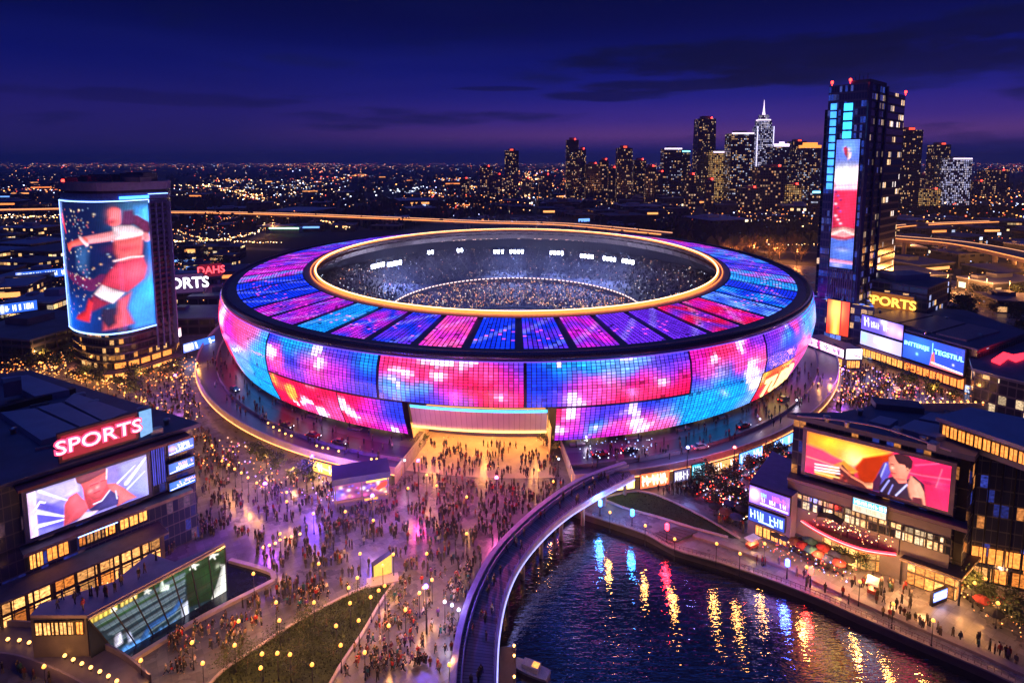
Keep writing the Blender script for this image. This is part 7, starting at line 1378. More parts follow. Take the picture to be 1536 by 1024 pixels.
# lit parapet walls behind the right hall
for pts, n, lab in (([(1330, 604), (1400, 603), (1460, 603), (1510, 606)], 18, '%s round light from the left on the long wall behind the right hall'), ([(1213, 620), (1250, 620), (1290, 617)], 9, '%s round light from the left on the short wall left of the right hall')):
    C = [tuple(q) for q in lerp_path([gp(x, y, 3) for x, y in pts], 20)]; w_ = empty('parapet_wall', (*C[10], 0)); T(w_, lab[3:].split(' from')[0].replace('round light', '').strip()+' pale low wall carrying a row of round lights '+('behind the right hall' if n > 10 else 'left of the right hall'), 'wall')
    m = MB(); strip(m, C, .25, -.25, 0, 2.7); m.build('wall', plain('pale_wall', (.4, .33, .3), .6), w_)
    for i in range(n): q = C[0] if n < 2 else lerp_path(C, n)[i]; o = copy_tree(b0); o.location = (*q, 2.4); T(o, lab % ordi(i), 'light', 'round lights on the walls by the right hall')
for i, (x, y) in enumerate(((395,820),(404,817),(413,814),(420,809),(428,806),(437,804),(450,800))):
    o = copy_tree(b0); o.location = (*gp(x, y, .7), 0); T(o, '%s low light from the left in the pale row beyond the basin tip' % ordi(i), 'light', 'low lights in a pale row beyond the basin tip')
for i in range(11):      # lamps on the terrace left of the entrance and right of it
    x, y = ((402,634),(410,640),(419,645),(428,650),(437,653),(475,668),(484,671),(492,672),(508,676),(557,688),(565,688))[i]
    o = copy_tree(b0); o.location = (*gp(x, y, DZ+.7), DZ); T(o, '%s low light from the left on the ring terrace left of the gate' % ordi(i), 'light', 'low lights on the ring terrace')
# ================================================================ trees
lf, g, p_ = newmat('leaf_mat'); a = g.new('ShaderNodeVertexColor', a_layer_name='Col').outputs['Color']; g.set(p_, 'Base Color', a); g.set(p_, 'Roughness', .7)
bark = plain('bark', (.10, .07, .05), .9)
def tree(name, h, r, seed, n, bare=False):
    q = random.Random(seed); e = empty(name); m = MB(); m.tube([(0, 0, 0), (.05, .02, h*.3), (0, .08, h*.62)], [h*.03, h*.022, h*.01], 7); ends = []
    for k in range(9 if not bare else 16):
        a_ = q.uniform(0, 2*PI); z0 = h*q.uniform(.28, .6); l = r*q.uniform(.5, .95); E_ = (l*math.cos(a_), l*math.sin(a_), z0+h*q.uniform(.12, .38)); mid = (E_[0]*.5, E_[1]*.5, (z0+E_[2])/2-.1*h*.2); m.tube([(0, 0, z0), mid, E_], [h*.013, h*.008, h*.003], 5); ends.append(E_)
        if bare:
            for _ in range(5): m.tube([mid, (E_[0]+q.gauss(0, r*.3), E_[1]+q.gauss(0, r*.3), E_[2]+q.uniform(0, h*.25))], [h*.005, h*.0015], 4)
    m.build('trunk', bark, e)
    if not bare:
        c = MB(); cl = [(*(v*1.0 for v in E_[:2]), E_[2]) for E_ in ends]+[(q.gauss(0, r*.35), q.gauss(0, r*.35), h*q.uniform(.6, .95)) for _ in range(6)]
        for _ in range(n):
            b = q.choice(cl); s_ = r*.30; x, y, z = b[0]+q.gauss(0, s_), b[1]+q.gauss(0, s_), b[2]+q.gauss(0, s_*.8); w = q.uniform(.18, .42)*h/6; v1 = Vector((q.gauss(0, 1), q.gauss(0, 1), q.gauss(0, .6))).normalized()*w; v2 = v1.cross(Vector((q.gauss(0, 1), q.gauss(0, 1), q.gauss(0, 1)))).normalized()*w*.6; P_ = Vector((x, y, z)); w *= 1.0; g_ = q.uniform(.5, 1.4); base = q.choice(((.035, .065, .02), (.05, .07, .02), (.03, .05, .025)))
            c.face([tuple(P_-v1), tuple(P_+v2), tuple(P_+v1), tuple(P_-v2)], 0, tuple(v*g_ for v in base))
        c.build('crown', lf, e)
    return e
TP = [tree('broadleaf_tree', 6.5, 2.4, 1, 620), tree('broadleaf_tree', 5.2, 2.1, 2, 520), tree('broadleaf_tree', 7.5, 2.6, 3, 700)]; BT = tree('bare_tree', 11, 4.2, 9, 0, True); BU = tree('bush', 2.2, 1.6, 5, 420)
usd = set()
def put(proto, P, label, group, s=1, cat='tree', z=0):
    o = proto if proto.name not in usd else copy_tree(proto); usd.add(proto.name); o.location = (P[0], P[1], z); o.rotation_euler = (0, 0, R.uniform(0, 6)); o.scale = (s, s, s*R.uniform(.9, 1.1)); T(o, label, cat, group)
def row(pts, lab, grp, protos, s=(.8, 1.2), cat='tree', z=0):
    for i, (x, y) in enumerate(sorted(pts)): put(R.choice(protos), gp(x, y, z), lab % ordi(i), grp, R.uniform(*s), cat, z)
row([(10,560),(30,548),(48,560),(25,525),(65,545),(85,558),(52,528),(75,520),(100,535),(112,552),(128,572),(150,580),(104,508),(8,500),(40,506)], '%s tree from the left in the lit square left of the left tower', 'trees left of the left tower', TP)
row([(200,578),(222,572),(245,570),(262,566),(205,600),(180,585)], '%s tree from the left on the walk in front of the left tower', 'trees in front of the left tower', TP, (.7, 1))
row([(1322,560),(1360,588),(1395,600),(1432,606),(1462,600),(1490,612),(1515,600),(1468,575),(1500,585),(1345,552),(1370,560)], '%s tree from the left beside the right plaza shops', 'trees beside the right plaza', TP, (.7, 1.1))
row([(1048,735),(1062,722),(1080,745),(1098,730),(1110,760),(1128,712),(1145,704),(1160,695),(1092,752),(1070,760),(1150,718),(1172,684),(1120,700)], '%s tree from the left in the car park beside the ring terrace', 'trees in the car park', TP, (.55, .85))
row([(467,934),(414,962),(341,1002),(590,900),(440,1012),(520,930),(478,955),(455,945),(400,990),(372,1000),(430,995),(490,940),(545,905),(500,985),(360,985),(450,980)], '%s bush from the left growing on the lamp-lit lawn', 'bushes on the lawn', [BU], (.9, 1.4), 'bush')
row([(1120,772),(1205,806),(1160,800),(1262,842),(1290,856)], '%s small planted tree from the left along the restaurant terrace', 'planted trees on the restaurant terrace', TP, (.4, .55))
row([(1385,758),(1478,905),(1500,930),(1520,915),(1452,895),(1432,882),(1530,950)], '%s tree from the left on the dim terrace right of the square pavilion', 'trees right of the square pavilion', TP, (.5, .8))
row([(612,672),(622,678),(826,672),(840,676),(635,668),(815,668)], '%s tree from the left beside the lit stadium gate', 'trees beside the stadium gate', TP, (.5, .75))
row([(385,690),(400,702),(415,712),(440,722),(460,730)], '%s tree from the left below the left arm of the ring terrace', 'trees below the ring terrace', TP, (.6, .8))
row([(x, y) for x, y in ((R.uniform(1075, 1212), R.uniform(372, 402)) for _ in range(34))], '%s bare tree from the left in the orange lit grove behind the stadium', 'bare trees in the orange lit grove', [BT], (1.0, 1.6))
row([(x, y) for x, y in ((R.uniform(1345, 1540), R.uniform(440, 505)) for _ in range(26))], '%s dark tree from the left on the slope under the right highway', 'trees on the slope under the right highway', TP, (1.0, 1.6))
row([(x, y) for x, y in ((R.uniform(265, 345), R.uniform(375, 420)) for _ in range(14))], '%s dark tree from the left along the road left of the stadium roof', 'trees along the road left of the stadium', TP, (1.2, 1.8))
# distant woodland, one dark mass
m = MB()
for _ in range(2600):
    x, y = R.choice(((R.uniform(90, 760), R.uniform(300, 345)), (R.uniform(780, 1230), R.uniform(335, 372)), (R.uniform(1340, 1560), R.uniform(318, 330)), (R.uniform(-20, 1560), R.uniform(262, 300)))); P = gp(x, y); s_ = R.uniform(4, 9)*(1+P[1]/2500); g_ = R.uniform(.5, 1.2)
    for k in range(3):
        a_ = R.uniform(0, PI); dx, dy = math.cos(a_)*s_*.6, math.sin(a_)*s_*.6; ox, oy = R.gauss(0, s_*.3), R.gauss(0, s_*.3)
        m.face(((P[0]+ox-dx, P[1]+oy-dy, 0), (P[0]+ox+dx, P[1]+oy+dy, 0), (P[0]+ox+dx*.6, P[1]+oy+dy*.6, s_*R.uniform(.6, 1)), (P[0]+ox, P[1]+oy, s_*1.15), (P[0]+ox-dx*.7, P[1]+oy-dy*.7, s_*.7)), 0, (.03*g_, .045*g_, .03*g_))
K(m.build('distant_woodland', lf), 'stuff')
for i, (x, y) in enumerate(((1095, 392), (1130, 388), (1165, 392), (1195, 395), (1150, 378))):
    q = gp(x, y); o = copy_tree(hl); o.location = (*q, 0); T(o, '%s sodium lamp from the left inside the orange lit grove' % ordi(i), 'street lamp', 'sodium lamps in the grove'); L = bpy.data.lights.new('lamp_light', 'POINT'); L.energy = 26000; L.color = (1, .30, .06); L.shadow_soft_size = .5; lo = bpy.data.objects.new('lamp_light', L); COL.objects.link(lo); lo.location = (*q, 10.3)
# ================================================================ cars
paint, g, p_ = newmat('car_paint'); oi = g.new('ShaderNodeObjectInfo').outputs['Color']; g.set(p_, 'Base Color', g.mix(g.noise(g.coord(), 2), oi, g.mix(.7, oi, (.02, .02, .02, 1)))); g.set(p_, 'Roughness', .25); g.set(p_, 'Coat Weight', .6)
tyre = plain('tyre_rubber', (.02, .02, .02), .8); glass = plain('dark_glass', (.02, .03, .05), .1)
cr_ = empty('parked_car'); m = MB()
SEC2 = [(-2.2, .72, .35, .72), (-2.1, .85, .28, .85), (-1.3, .9, .25, .95), (1.2, .9, .25, .92), (2.0, .84, .28, .78), (2.2, .68, .36, .66)]
def loft(m, S, mi=0):
    for (x0, w0, a0, b0_), (x1, w1, a1, b1_) in zip(S, S[1:]):
        R0 = [(x0, -w0, a0), (x0, w0, a0), (x0, w0*.94, b0_), (x0, -w0*.94, b0_)]; R1 = [(x1, -w1, a1), (x1, w1, a1), (x1, w1*.94, b1_), (x1, -w1*.94, b1_)]
        for i in range(4): j = (i+1) % 4; m.face((R0[j], R0[i], R1[i], R1[j]), mi)
    for (x0, w0, a0, b0_), f in ((S[0], 1), (S[-1], -1)): P = [(x0, -w0, a0), (x0, w0, a0), (x0, w0*.94, b0_), (x0, -w0*.94, b0_)]; m.face(P[::-1] if f > 0 else P, mi)
loft(m, SEC2); bd = m.build('body', paint, cr_); m = MB(); loft(m, [(-1.7, .74, .9, .95), (-1.0, .72, .9, 1.38), (.4, .72, .9, 1.40), (1.15, .74, .88, .92)]); m.build('cabin', glass, cr_); m = MB(); m.box(-.3, 0, 1.375, 1.35, 1.2, .06); m.build('roof', paint, cr_)
for x in (-1.4, 1.35):
    for y in (-.82, .82):
        m = MB(); m.tube([(x, y-.11, .33), (x, y+.11, .33)], .33, 12, sm=False); wo = m.build('wheel', tyre, cr_); m = MB(); m.tube([(x, y-.125, .33), (x, y+.125, .33)], .18, 8, sm=False); m.build('rim', STEEL, wo)
for y in (-.6, .6):
    m = MB(); m.box(2.16, y, .5, .1, .3, .14); m.build('headlight', emit('headlight', (.8, .8, 1), 5, sample=False), cr_); m = MB(); m.box(-2.17, y, .55, .1, .34, .16); m.build('tail_light', emit('tail_light', (1, .02, .015), 7, sample=False), cr_)
CC = {'black': (.015, .015, .018), 'white': (.7, .7, .7), 'silver': (.4, .4, .42), 'red': (.5, .02, .02), 'navy': (.02, .03, .14), 'grey': (.14, .14, .15), 'bronze': (.25, .13, .06)}
ncar = 0; cused = False
def carat(X, Y, rz, label, grp, colr, z=0):
    global cused
    o = copy_tree(cr_) if cused else cr_; cused = True; o.location = (X, Y, z); o.rotation_euler = (0, 0, rz); T(o, label, 'car', grp)
    for ch in o.children:
        if ch.name.startswith(('body', 'roof')): ch.color = (*CC[colr], 1)
A0, A1 = gp(1050, 752), gp(1185, 676); dirx = ((A1[0]-A0[0]), (A1[1]-A0[1])); LL = math.hypot(*dirx); dx_, dy_ = dirx[0]/LL, dirx[1]/LL; rz0 = math.atan2(dy_, dx_)
for r_ in range(4):
    cnt = 0
    for k in range(15):
        if R.random() < .18: continue
        X = A0[0]+dx_*(2+k*LL/15)+dy_*(r_*6.2-4); Y = A0[1]+dy_*(2+k*LL/15)-dx_*(r_*6.2-4)
        px_ = pix(X, Y, 0)
        if px_[0] > 1190 or (px_[0] > 1118 and px_[1] > 722) or inpoly(X, Y, [gp(*q) for q in RL]): continue
        c = R.choice(list(CC)); carat(X, Y, rz0+PI/2+(PI if R.random() < .65 else 0)+R.uniform(-.04, .04), '%s car parked in row %s, place %s in the car park by the ring terrace' % (c, ('one', 'two', 'three', 'four')[r_], ordi(cnt)), 'cars in the car park', c); cnt += 1
for k, (x, y) in enumerate(((1050, 672), (900, 682), (945, 676), (1115, 640), (352, 585), (430, 640), (470, 655), (510, 665), (1175, 600))):
    P = gp(x, y, DZ); rz = math.atan2(P[1]-CY, P[0]-CX)+PI/2; c = R.choice(list(CC)); carat(P[0], P[1], rz, '%s car %s on the ring terrace under the screens' % (c, ('facing left, %s along' % ordi(k))), 'cars on the ring terrace', c, DZ)
# ================================================================ parasols and tables
pa = empty('parasol'); m = MB(); m.lathe(0, 0, [(.25, 0), (.25, .08), (.03, .1), (.03, 2.5)], 8); m.build('pole', DARK, pa)
cloth, g, p_ = newmat('parasol_cloth'); g.set(p_, 'Base Color', g.mix(g.noise(g.coord(), 3), g.new('ShaderNodeObjectInfo').outputs['Color'], (.02, .02, .02, 1))); g.set(p_, 'Roughness', .9)
m = MB()
for i in range(8): a, b = 2*PI*i/8, 2*PI*(i+1)/8; m.face(((1.5*math.cos(a), 1.5*math.sin(a), 2.2), (1.5*math.cos(b), 1.5*math.sin(b), 2.2), (0, 0, 2.75))); m.face(((1.5*math.cos(b), 1.5*math.sin(b), 2.2), (1.5*math.cos(a), 1.5*math.sin(a), 2.2), (1.48*math.cos(a), 1.48*math.sin(a), 2.0), (1.48*math.cos(b), 1.48*math.sin(b), 2.0)))
m.build('canopy', cloth, pa)
tb = empty('cafe_table'); m = MB(); m.lathe(0, 0, [(.45, .72), (.45, .76)], 12); m.build('tabletop', plain('table_wood', (.2, .12, .07), .5), tb); m = MB(); m.lathe(0, 0, [(.25, 0), (.04, .05), (.04, .72)], 8); m.build('leg', DARK, tb); m = MB(); m.lathe(.1, 0, [(.05, .76), (.06, .86), (.02, .9)], 6); m.build('candle', emit('candle', (1, .45, .12), 10, sample=False), tb)
pu = tu = False
PC_ = {'red': (.45, .03, .03), 'dark blue': (.03, .05, .2), 'black': (.03, .03, .03), 'rust': (.3, .1, .04), 'teal': (.03, .2, .25)}
for grp, lab, L in (('parasols on the quay terrace', 'below the neon deck', [(1165,815),(1178,820),(1190,826),(1202,832),(1215,838),(1228,846),(1242,852),(1256,858),(1180,806),(1196,812),(1214,824),(1235,836),(1252,846),(1270,852)]), ('parasols before the left shops', 'by left shop terrace', [(112,872),(128,866),(143,860),(158,853),(172,846),(186,838),(200,832),(120,884),(140,875),(160,866),(180,857),(205,843)]), ('parasols by the violet corner', 'left of the violet shop', [(1072,772),(1088,780),(1104,788),(1094,768),(1112,776)]), ('parasols right of the pavilion', 'right of the square pavilion', [(1440,892),(1456,902),(1472,915),(1500,918),(1518,930),(1490,935)])):
    for i, (x, y) in enumerate(L):
        c = R.choice(list(PC_)); o = copy_tree(pa) if pu else pa; pu = True; P = gp(x, y); o.location = (*P, 0); o.rotation_euler = (0, 0, R.uniform(0, 1)); T(o, '%s parasol, %s in the group %s' % (c, ordi(i), lab), 'parasol', grp)
        for ch in o.children:
            if ch.name.startswith('canopy'): ch.color = (*PC_[c], 1)
        o = copy_tree(tb) if tu else tb; tu = True; o.location = (P[0]+.6, P[1]-.9, 0); T(o, 'candle-lit table by the %s parasol, %s %s' % (c, ordi(i), lab), 'table', 'candle-lit tables')
# ================================================================ people
def skin_mesh(nodes, edges, rad, sub=1, root=0):
    me = bpy.data.meshes.new('s'); me.from_pydata(nodes, edges, []); ob = bpy.data.objects.new('s', me); COL.objects.link(ob)
    ob.modifiers.new('k', 'SKIN'); me.skin_vertices[0].data[root].use_root = True
    for i, r_ in enumerate(rad): me.skin_vertices[0].data[i].radius = (r_ if hasattr(r_, '__len__') else (r_, r_))
    s_ = ob.modifiers.new('u', 'SUBSURF'); s_.levels = sub; s_.render_levels = sub; bpy.context.view_layer.update()
    out = bpy.data.meshes.new_from_object(ob.evaluated_get(bpy.context.evaluated_depsgraph_get())); bpy.data.objects.remove(ob)
    for p in out.polygons: p.use_smooth = True
    return out
def tint(name, rough=.85):
    m_, g, p_ = newmat(name); g.set(p_, 'Base Color', g.new('ShaderNodeObjectInfo').outputs['Color']); g.set(p_, 'Roughness', g.m('MULTIPLY_ADD', g.noise(g.coord(), 8), .2, rough-.1)); return m_
SKM, CLM = tint('skin', .55), tint('cloth')
def person_proto(st, arm, bag):
    """st: stride; arm: swing of the arms; one continuous body, clothes and hair as children"""
    hz = .93; J = [(0, 0, hz), (0, 0, 1.12), (0, 0, 1.36), (0, 0, 1.50), (0, .01, 1.62), (0, .015, 1.72)]; r_ = [(.13, .10), (.12, .09), (.16, .10), (.055, .055), (.078, .09), (.055, .07)]; E_ = [(0, 1), (1, 2), (2, 3), (3, 4), (4, 5)]
    legs = []; arms = []
    for s_ in (-1, 1):
        k = st*s_; n = len(J); kn = (.095*s_, .12*k+.04*abs(st), .50); an = (.095*s_, .34*k-.05*abs(st)*(s_ < 0), .09+(.08*abs(st) if s_ < 0 else 0)); J += [(.09*s_, 0, .86), kn, an, (an[0], an[1]+.14, an[2]-.05)]; r_ += [.095, .065, .042, (.045, .03)]; E_ += [(0, n), (n, n+1), (n+1, n+2), (n+2, n+3)]; legs.append([(.09*s_, 0, .88), kn, (an[0], an[1], an[2]+.04)])
        n = len(J); sh = (.19*s_, 0, 1.40); el = (.24*s_, -.12*k*arm*2, 1.13); wr = (.24*s_, (-.25*k+.08)*arm*2+.05, .92+(.2 if arm > .9 and s_ > 0 else 0)); J += [sh, el, wr, (wr[0], wr[1]+.03, wr[2]-.10), (wr[0]-.02*s_, wr[1]+.07, wr[2]-.06)]; r_ += [.06, .042, .032, (.035, .02), (.014, .014)]; E_ += [(2, n), (n, n+1), (n+1, n+2), (n+2, n+3), (n+2, n+4)]; arms.append([sh, el, wr])
    body = skin_mesh(J, E_, r_)
    J2 = [(0, 0, .80), (0, 0, 1.0), (0, 0, 1.2), (0, 0, 1.38), (0, 0, 1.47)]; r2 = [(.175, .135), (.165, .13), (.17, .13), (.18, .12), (.075, .07)]; E2 = [(0, 1), (1, 2), (2, 3), (3, 4)]
    for A in arms: n = len(J2); J2 += A; r2 += [.08, .062, .05]; E2 += [(3, n), (n, n+1), (n+1, n+2)]
    coat = skin_mesh(J2, E2, r2, 1, 1)
    J3 = [(0, 0, .96)]; r3 = [(.15, .12)]; E3 = []
    for L in legs: n = len(J3); J3 += L; r3 += [.11, .082, .065]; E3 += [(0, n), (n, n+1), (n+1, n+2)]
    trou = skin_mesh(J3, E3, r3, 1, 0)
    hair = skin_mesh([(0, -.015, 1.66), (0, -.02, 1.76), (0, -.05, 1.60)], [(0, 1), (0, 2)], [(.095, .1), (.075, .085), (.08, .05)], 1, 0)
    for me, mt in ((body, SKM), (coat, CLM), (trou, CLM), (hair, CLM)): me.materials.clear(); me.materials.append(mt)
    bg_ = None
    if bag: b = MB(); b.box(.27, 0, .62, .1, .3, .28); b.tube([(.27, -.1, .9), (.24, 0, 1.3), (.27, .1, .9)], .012, 5); bg_ = b
    return body, coat, trou, hair, bg_
PP = [person_proto(.0, .25, False), person_proto(1.0, .9, False), person_proto(.7, .6, True), person_proto(.15, 1.0, False)]
POSE = ['standing', 'striding', 'walking with bag', 'reaching one arm']
BAGM = []
for k, P in enumerate(PP):
    if P[4]: o = P[4].build('bag', tint('bag_mat')); BAGM.append(o.data); bpy.data.objects.remove(o)
COAT = {'black': (.012, .012, .015), 'charcoal': (.035, .035, .04), 'navy': (.015, .02, .07), 'brown': (.05, .03, .02), 'maroon': (.12, .012, .02), 'red': (.45, .02, .02), 'grey': (.16, .16, .17), 'tan': (.3, .2, .11), 'olive': (.07, .08, .03), 'purple': (.12, .03, .18), 'white': (.6, .6, .6), 'teal': (.02, .16, .18)}
TRO = {'black': (.012, .012, .015), 'blue': (.02, .03, .08), 'grey': (.09, .09, .1), 'brown': (.06, .04, .03), 'beige': (.28, .22, .15)}
HAIR = {'black': (.01, .009, .008), 'brown': (.05, .03, .015), 'fair': (.3, .2, .1), 'grey': (.25, .25, .25)}
SKIN = [(.55, .33, .24), (.42, .24, .16), (.2, .11, .07), (.6, .4, .3)]
BLOCK = [WATER, basin, [PK.at(-1, 0, 2)[:2], PK.at(PK.L+1, 0, 2)[:2], PK.at(PK.L+1, 0, -6)[:2], PK.at(-1, 0, -6)[:2]], list(bL)+list(bR)[::-1], [PG.at(qLt, 0, .5)[:2], PG.at(qR, 0, .5)[:2], rf[5], rf[4], rf[3], rf[2]], LP, LP2]
def free(X, Y):
    if any(inpoly(X, Y, B) for B in BLOCK): return False
    th = math.atan2((X-CX)/141, -(Y-CY)/170); rr_ = math.hypot((X-CX)/141, (Y-CY)/170)
    if rr_ < 1.01 and not (d1-2*PI+.01 < th < d0-.01): return False
    if rr_ < .80: return False
    return True
ZN = [ # polygon in photo columns and rows, number, crowding, words
 ([(606,668),(832,668),(845,715),(596,715)], 170, 'before the stadium gate'), ([(400,720),(590,718),(860,728),(770,790),(740,820),(640,815),(420,790),(340,755)], 600, 'mid plaza'), ([(640,780),(760,790),(715,860),(690,900),(610,850)], 110, 'beside upper footbridge'),
 ([(350,800),(500,790),(600,835),(560,862),(440,925),(420,900),(415,860)], 190, 'between basin and lawn'), ([(250,960),(410,890),(410,930),(330,990),(240,1020)], 85, 'before the dark basin'), ([(600,870),(692,870),(682,1015),(520,1015),(580,920)], 150, 'between lawn and footbridge'),
 ([(170,585),(260,560),(300,560),(310,640),(370,705),(330,740),(290,700)], 420, 'left of the stadium'), ([(0,915),(110,880),(225,840),(235,830),(240,850),(120,905)], 60, 'by left shop terrace'), ([(0,1000),(100,1005),(150,1022),(0,1022)], 24, 'inside the ramp bend'), ([(285,730),(360,740),(340,790),(250,830),(260,790)], 110, 'below the stacked blue screens'),
 ([(1228,560),(1290,548),(1445,598),(1330,600),(1300,612),(1232,612)], 420, 'in the right plaza'), ([(1030,810),(1200,862),(1330,905),(1536,985),(1536,1000),(1300,918),(1150,858),(1020,815)], 46, 'on the quay promenade'), ([(1280,862),(1345,880),(1390,900),(1340,905),(1275,885)], 30, 'by the square pavilion'), ([(900,728),(1040,715),(1050,745),(950,735)], 50, 'beyond the small lawn'), ([(1050,760),(1110,765),(1120,800),(1060,775)], 26, 'by violet corner shop'),
 ([(0,505),(110,500),(120,570),(0,560)], 120, 'left of left tower'), ([(130,590),(170,586),(290,700),(285,665)], 40, 'beside the lamp row')]
BW = 'on the footbridge'
ppl = []; rp_ = random.Random(77)
for poly, n, wd in ZN:
    xs = [q[0] for q in poly]; ys = [q[1] for q in poly]; c = 0; tries = 0
    while c < n and tries < 5000:
        tries += 1; x = rp_.uniform(min(xs), max(xs)); y = rp_.uniform(min(ys), max(ys))
        if not inpoly(x, y, poly): continue
        X, Y = gp(x, y); gsz = rp_.choice((1, 1, 2, 2, 3, 4, 5)); hd = rp_.uniform(0, 2*PI)
        for k in range(gsz):
            X2 = X+rp_.gauss(0, .75); Y2 = Y+rp_.gauss(0, .6)
            if free(X2, Y2) and all(abs(X2-q[0]) > .38 or abs(Y2-q[1]) > .38 for q in ppl[-40:]): ppl.append((X2, Y2, 0, hd+rp_.gauss(0, .5), wd)); c += 1
for i in range(60):
    x, y = rp_.uniform(50, 250), rp_.uniform(840, 915); P = gp(x, y, ZG)
    if inpoly(P[0], P[1], scaled([PG.at(qLt, 0, -1)[:2], PG.at(qR, 0, -1)[:2], rf[5], rf[4], rf[3], rf[2], rf[1]], .93)): ppl.append((P[0], P[1], ZG, rp_.uniform(0, 6), 'on the pavilion roof'))
for i in range(38): k = rp_.randrange(2, 86); f = rp_.uniform(.2, .8); a, b = bL[k], bR[k]; ppl.append((a[0]+(b[0]-a[0])*f, a[1]+(b[1]-a[1])*f, BZ, rp_.uniform(0, 6), BW))
for i in range(260):
    th = rp_.choice((rp_.uniform(d0+.02, d0+.9), rp_.uniform(d1-.9, d1-.02)-2*PI)); f = rp_.uniform(.15, .95); P = ep(th, 124+14*f, 149+17*f, DZ); ppl.append((P[0], P[1], DZ, rp_.uniform(0, 6), 'on the ring terrace'))
def vis(q):
    a = pix(q[0], q[1], q[2]); return 4 < a[0] < 1532 and a[1] < 1020
ppl.sort(key=lambda q: (not vis(q), math.hypot(q[0], q[1])))
seen = set(); NI = 300
for q in ppl[:NI]:
    for _ in range(60):
        k = rp_.choices((0, 1, 2, 3), (4, 4, 3, 1))[0]; cn = rp_.choices(list(COAT), (7, 5, 5, 3, 2, 2, 3, 2, 2, 1, 1, 1))[0]; tn = rp_.choices(list(TRO), (5, 4, 3, 2, 1))[0]; hn = rp_.choices(list(HAIR), (4, 4, 1, 1))[0]
        lab = 'person in %s coat and %s trousers %s %s' % (cn, tn, POSE[k], q[4])
        if lab not in seen: break
    seen.add(lab); B = PP[k]; o = bpy.data.objects.new('person', B[0]); COL.objects.link(o); o.location = (q[0], q[1], q[2]); o.rotation_euler = (0, 0, q[3]); s_ = rp_.uniform(1.06, 1.24); o.scale = (s_,)*3; o.color = (*rp_.choice(SKIN), 1); T(o, lab, 'person', 'people out on the plaza and paths')
    for nm, me, cc_ in (('coat', B[1], COAT[cn]), ('trousers', B[2], TRO[tn]), ('hair', B[3], HAIR[hn])): c = bpy.data.objects.new(nm, me); COL.objects.link(c); c.parent = o; c.color = (*cc_, 1)
    if k == 2: c = bpy.data.objects.new('bag', BAGM[0]); COL.objects.link(c); c.parent = o; c.color = (*rp_.choice(list(COAT.values())), 1)
m = MB()
def lowman(m, X, Y, z, h, rz, cc, tc, hc):
    ca, sa = math.cos(rz), math.sin(rz); st = rp_.uniform(0, .25)
    def P(x, y, zz_): return (X+x*ca-y*sa, Y+x*sa+y*ca, z+zz_*h)
    def ring(cx, cy, zz_, w, d): return [P(cx-w, cy-d, zz_), P(cx+w, cy-d, zz_), P(cx+w, cy+d, zz_), P(cx-w, cy+d, zz_)]
    def body(rs, col):
        for a, b in zip(rs, rs[1:]):
            for i in range(4): j = (i+1) % 4; m.face((a[i], a[j], b[j], b[i]), 0, col)
        m.face(rs[-1], 0, col)
    for s_ in (-1, 1): body([ring(.09*s_, st*s_, 0, .05, .07), ring(.09*s_, st*s_*.5, .48, .07, .07), ring(.08*s_, 0, .9, .09, .1)], tc)
    body([ring(0, 0, .82, .17, .12), ring(0, 0, 1.15, .16, .11), ring(0, 0, 1.42, .21, .1), ring(0, 0, 1.5, .07, .06)], cc)
    for s_ in (-1, 1): body([ring(.26*s_, -st*s_*.8, .8, .035, .04), ring(.25*s_, -st*s_*.4, 1.1, .045, .05), ring(.22*s_, 0, 1.42, .05, .06)], cc)
    body([ring(0, .01, 1.5, .06, .07), ring(0, .01, 1.62, .09, .1), ring(0, 0, 1.74, .08, .09), ring(0, 0, 1.79, .04, .05)], hc)
for q in ppl[NI:]: lowman(m, q[0], q[1], q[2], rp_.uniform(1.05, 1.26), q[3], rp_.choices(list(COAT.values()), (7, 5, 5, 3, 2, 3, 3, 2, 2, 1, 1, 1))[0], rp_.choice(list(TRO.values())), rp_.choice(list(HAIR.values())+SKIN))
cm_ = attr_plain('crowd_mat', .8); K(m.build('crowd', cm_), 'stuff')
# little lit food carts on the quay and in the plaza
for k, (x, y, lab) in enumerate(((1128, 822, 'small lit food cart at the left end of the quay restaurants'), (1308, 888, 'lit food cart with white awning before the square pavilion'), (1345, 592, 'lit food cart in the right plaza beside the long wall'), (250, 645, 'lit food cart by the lamp row left of the stadium'))):
    P = gp(x, y); e = empty('food_cart', (*P, 0), .5+k*.4); T(e, lab, 'food cart', 'lit food carts'); m = MB(); m.box(0, 0, .5, 2.6, 1.3, .7); m.build('counter', plain('cart_red', (.3, .05, .03), .5), e, local=True)
    m = MB(); m.box(0, 0, 2.25, 3.0, 1.9, .12); m.box(0, 0, 2.37, 2.6, 1.5, .12); m.build('awning', WHITE, e, local=True)
    for sx in (-1.2, 1.2):
        for sy in (-.6, .6): m = MB(); m.bar((sx, sy, 0), (sx, sy, 2.3), .07, .07); m.build('post', STEEL, e, local=True)
    m = MB(); m.box(0, 0, 2.05, 2.2, .9, .1); m.build('lamp', emit('cart_lamp', (1, .6, .25), 9), e, local=True)
    for sx in (-.8, .8): m = MB(); m.tube([(sx, -.7, .35), (sx, -.62, .35)], .35, 10, sm=False); m.build('wheel', tyre, e, local=True)
    L = bpy.data.lights.new('cart_light', 'POINT'); L.energy = 500; L.color = (1, .55, .2); L.shadow_soft_size = .3; lo = bpy.data.objects.new('cart_light', L); COL.objects.link(lo); lo.location = (*P, 1.95)
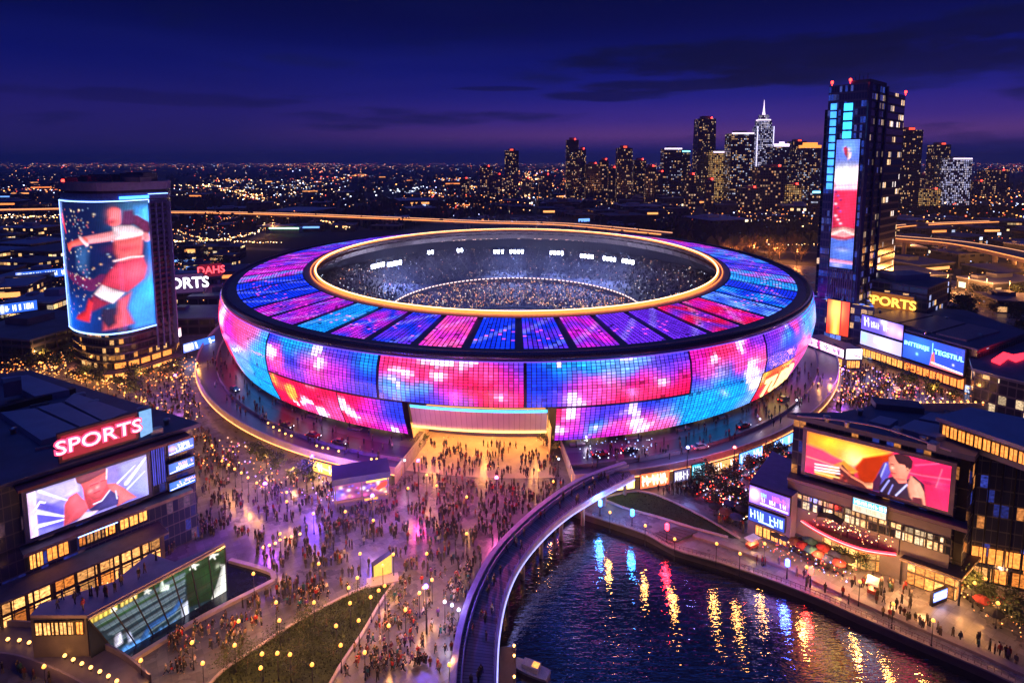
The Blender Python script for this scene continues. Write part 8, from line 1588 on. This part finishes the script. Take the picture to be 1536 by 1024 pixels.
for x, y, w in ((1225, 850, 900), (1262, 868, 900), (1300, 880, 1100), (1340, 893, 1300), (1385, 905, 1100), (1440, 905, 700), (1500, 880, 900), (110, 868, 900), (170, 845, 900), (215, 825, 700), (440, 720, 1600), (480, 728, 1800), (400, 700, 1200)):  # bare fill lights without fixtures, added for warm spill before the shops
    L = bpy.data.lights.new('shopfront_fill', 'POINT'); L.energy = w*1.5; L.color = (1, .42, .12); L.shadow_soft_size = .4; lo = bpy.data.objects.new('shopfront_fill', L); COL.objects.link(lo); lo.location = (*gp(x, y), 3.4)
# small market and phone lights among the far crowds
m = MB()
for poly, n, cs in (([(0,495),(120,495),(125,570),(0,560)], 420, 0), ([(110,560),(330,530),(330,560),(130,590)], 240, 0), ([(1225,545),(1290,545),(1450,598),(1240,608)], 300, 1), ([(1050,690),(1185,650),(1185,745),(1080,765),(1050,740)], 260, 2), ([(150,575),(300,560),(310,640),(370,700),(300,700)], 170, 0), ([(340,650),(460,710),(590,740),(560,760),(400,740),(330,690)], 130, 1), ([(1440,590),(1536,580),(1536,612),(1440,608)], 50, 0), ([(1145,800),(1290,850),(1270,875),(1140,820)], 90, 2), ([(100,862),(220,825),(235,850),(120,895)], 90, 2), ([(870,655),(985,655),(985,685),(870,690)], 50, 3), ([(1430,870),(1536,900),(1536,960),(1450,910)], 40, 0), ([(590,650),(850,650),(850,700),(590,700)], 50, 0)):
    xs = [q[0] for q in poly]; ys = [q[1] for q in poly]; c = 0
    while c < n:
        x = R.uniform(min(xs), max(xs)); y = R.uniform(min(ys), max(ys))
        if not inpoly(x, y, poly): continue
        zz_ = R.uniform(.8, 3.2)+(DZ if cs == 3 else 0); P = gp(x, y, zz_); s_ = R.uniform(.10, .26)*P[1]/150; cl_ = R.choice((((1, .32, .06), (1, .45, .14), (1, .22, .04)), ((1, .32, .06), (1, .10, .18), (1, .45, .3), (1, .3, .05), (.4, .25, 1)), ((1, .08, .05), (1, .12, .06), (1, .5, .2), (.25, .35, 1)), ((.3, .4, 1), (.7, .75, 1), (.2, .3, 1)))[cs]); k_ = R.uniform(.3, 1.4); m.box(P[0], P[1], zz_, s_, s_, s_, col=tuple(v*k_ for v in cl_)); c += 1
K(m.build('market_lights', attr_emit('market_mat', 2.8, sample=False)), 'stuff')
sc.cycles.use_denoising = True
sc.cycles.sample_clamp_indirect = 4.0; sc.cycles.sample_clamp_direct = 0
sc.cycles.max_bounces = 4; sc.cycles.diffuse_bounces = 2; sc.cycles.glossy_bounces = 3; sc.cycles.transmission_bounces = 2; sc.cycles.volume_bounces = 0; sc.cycles.transparent_max_bounces = 4
sc.cycles.caustics_reflective = False; sc.cycles.caustics_refractive = False
sc.cycles.use_light_tree = True
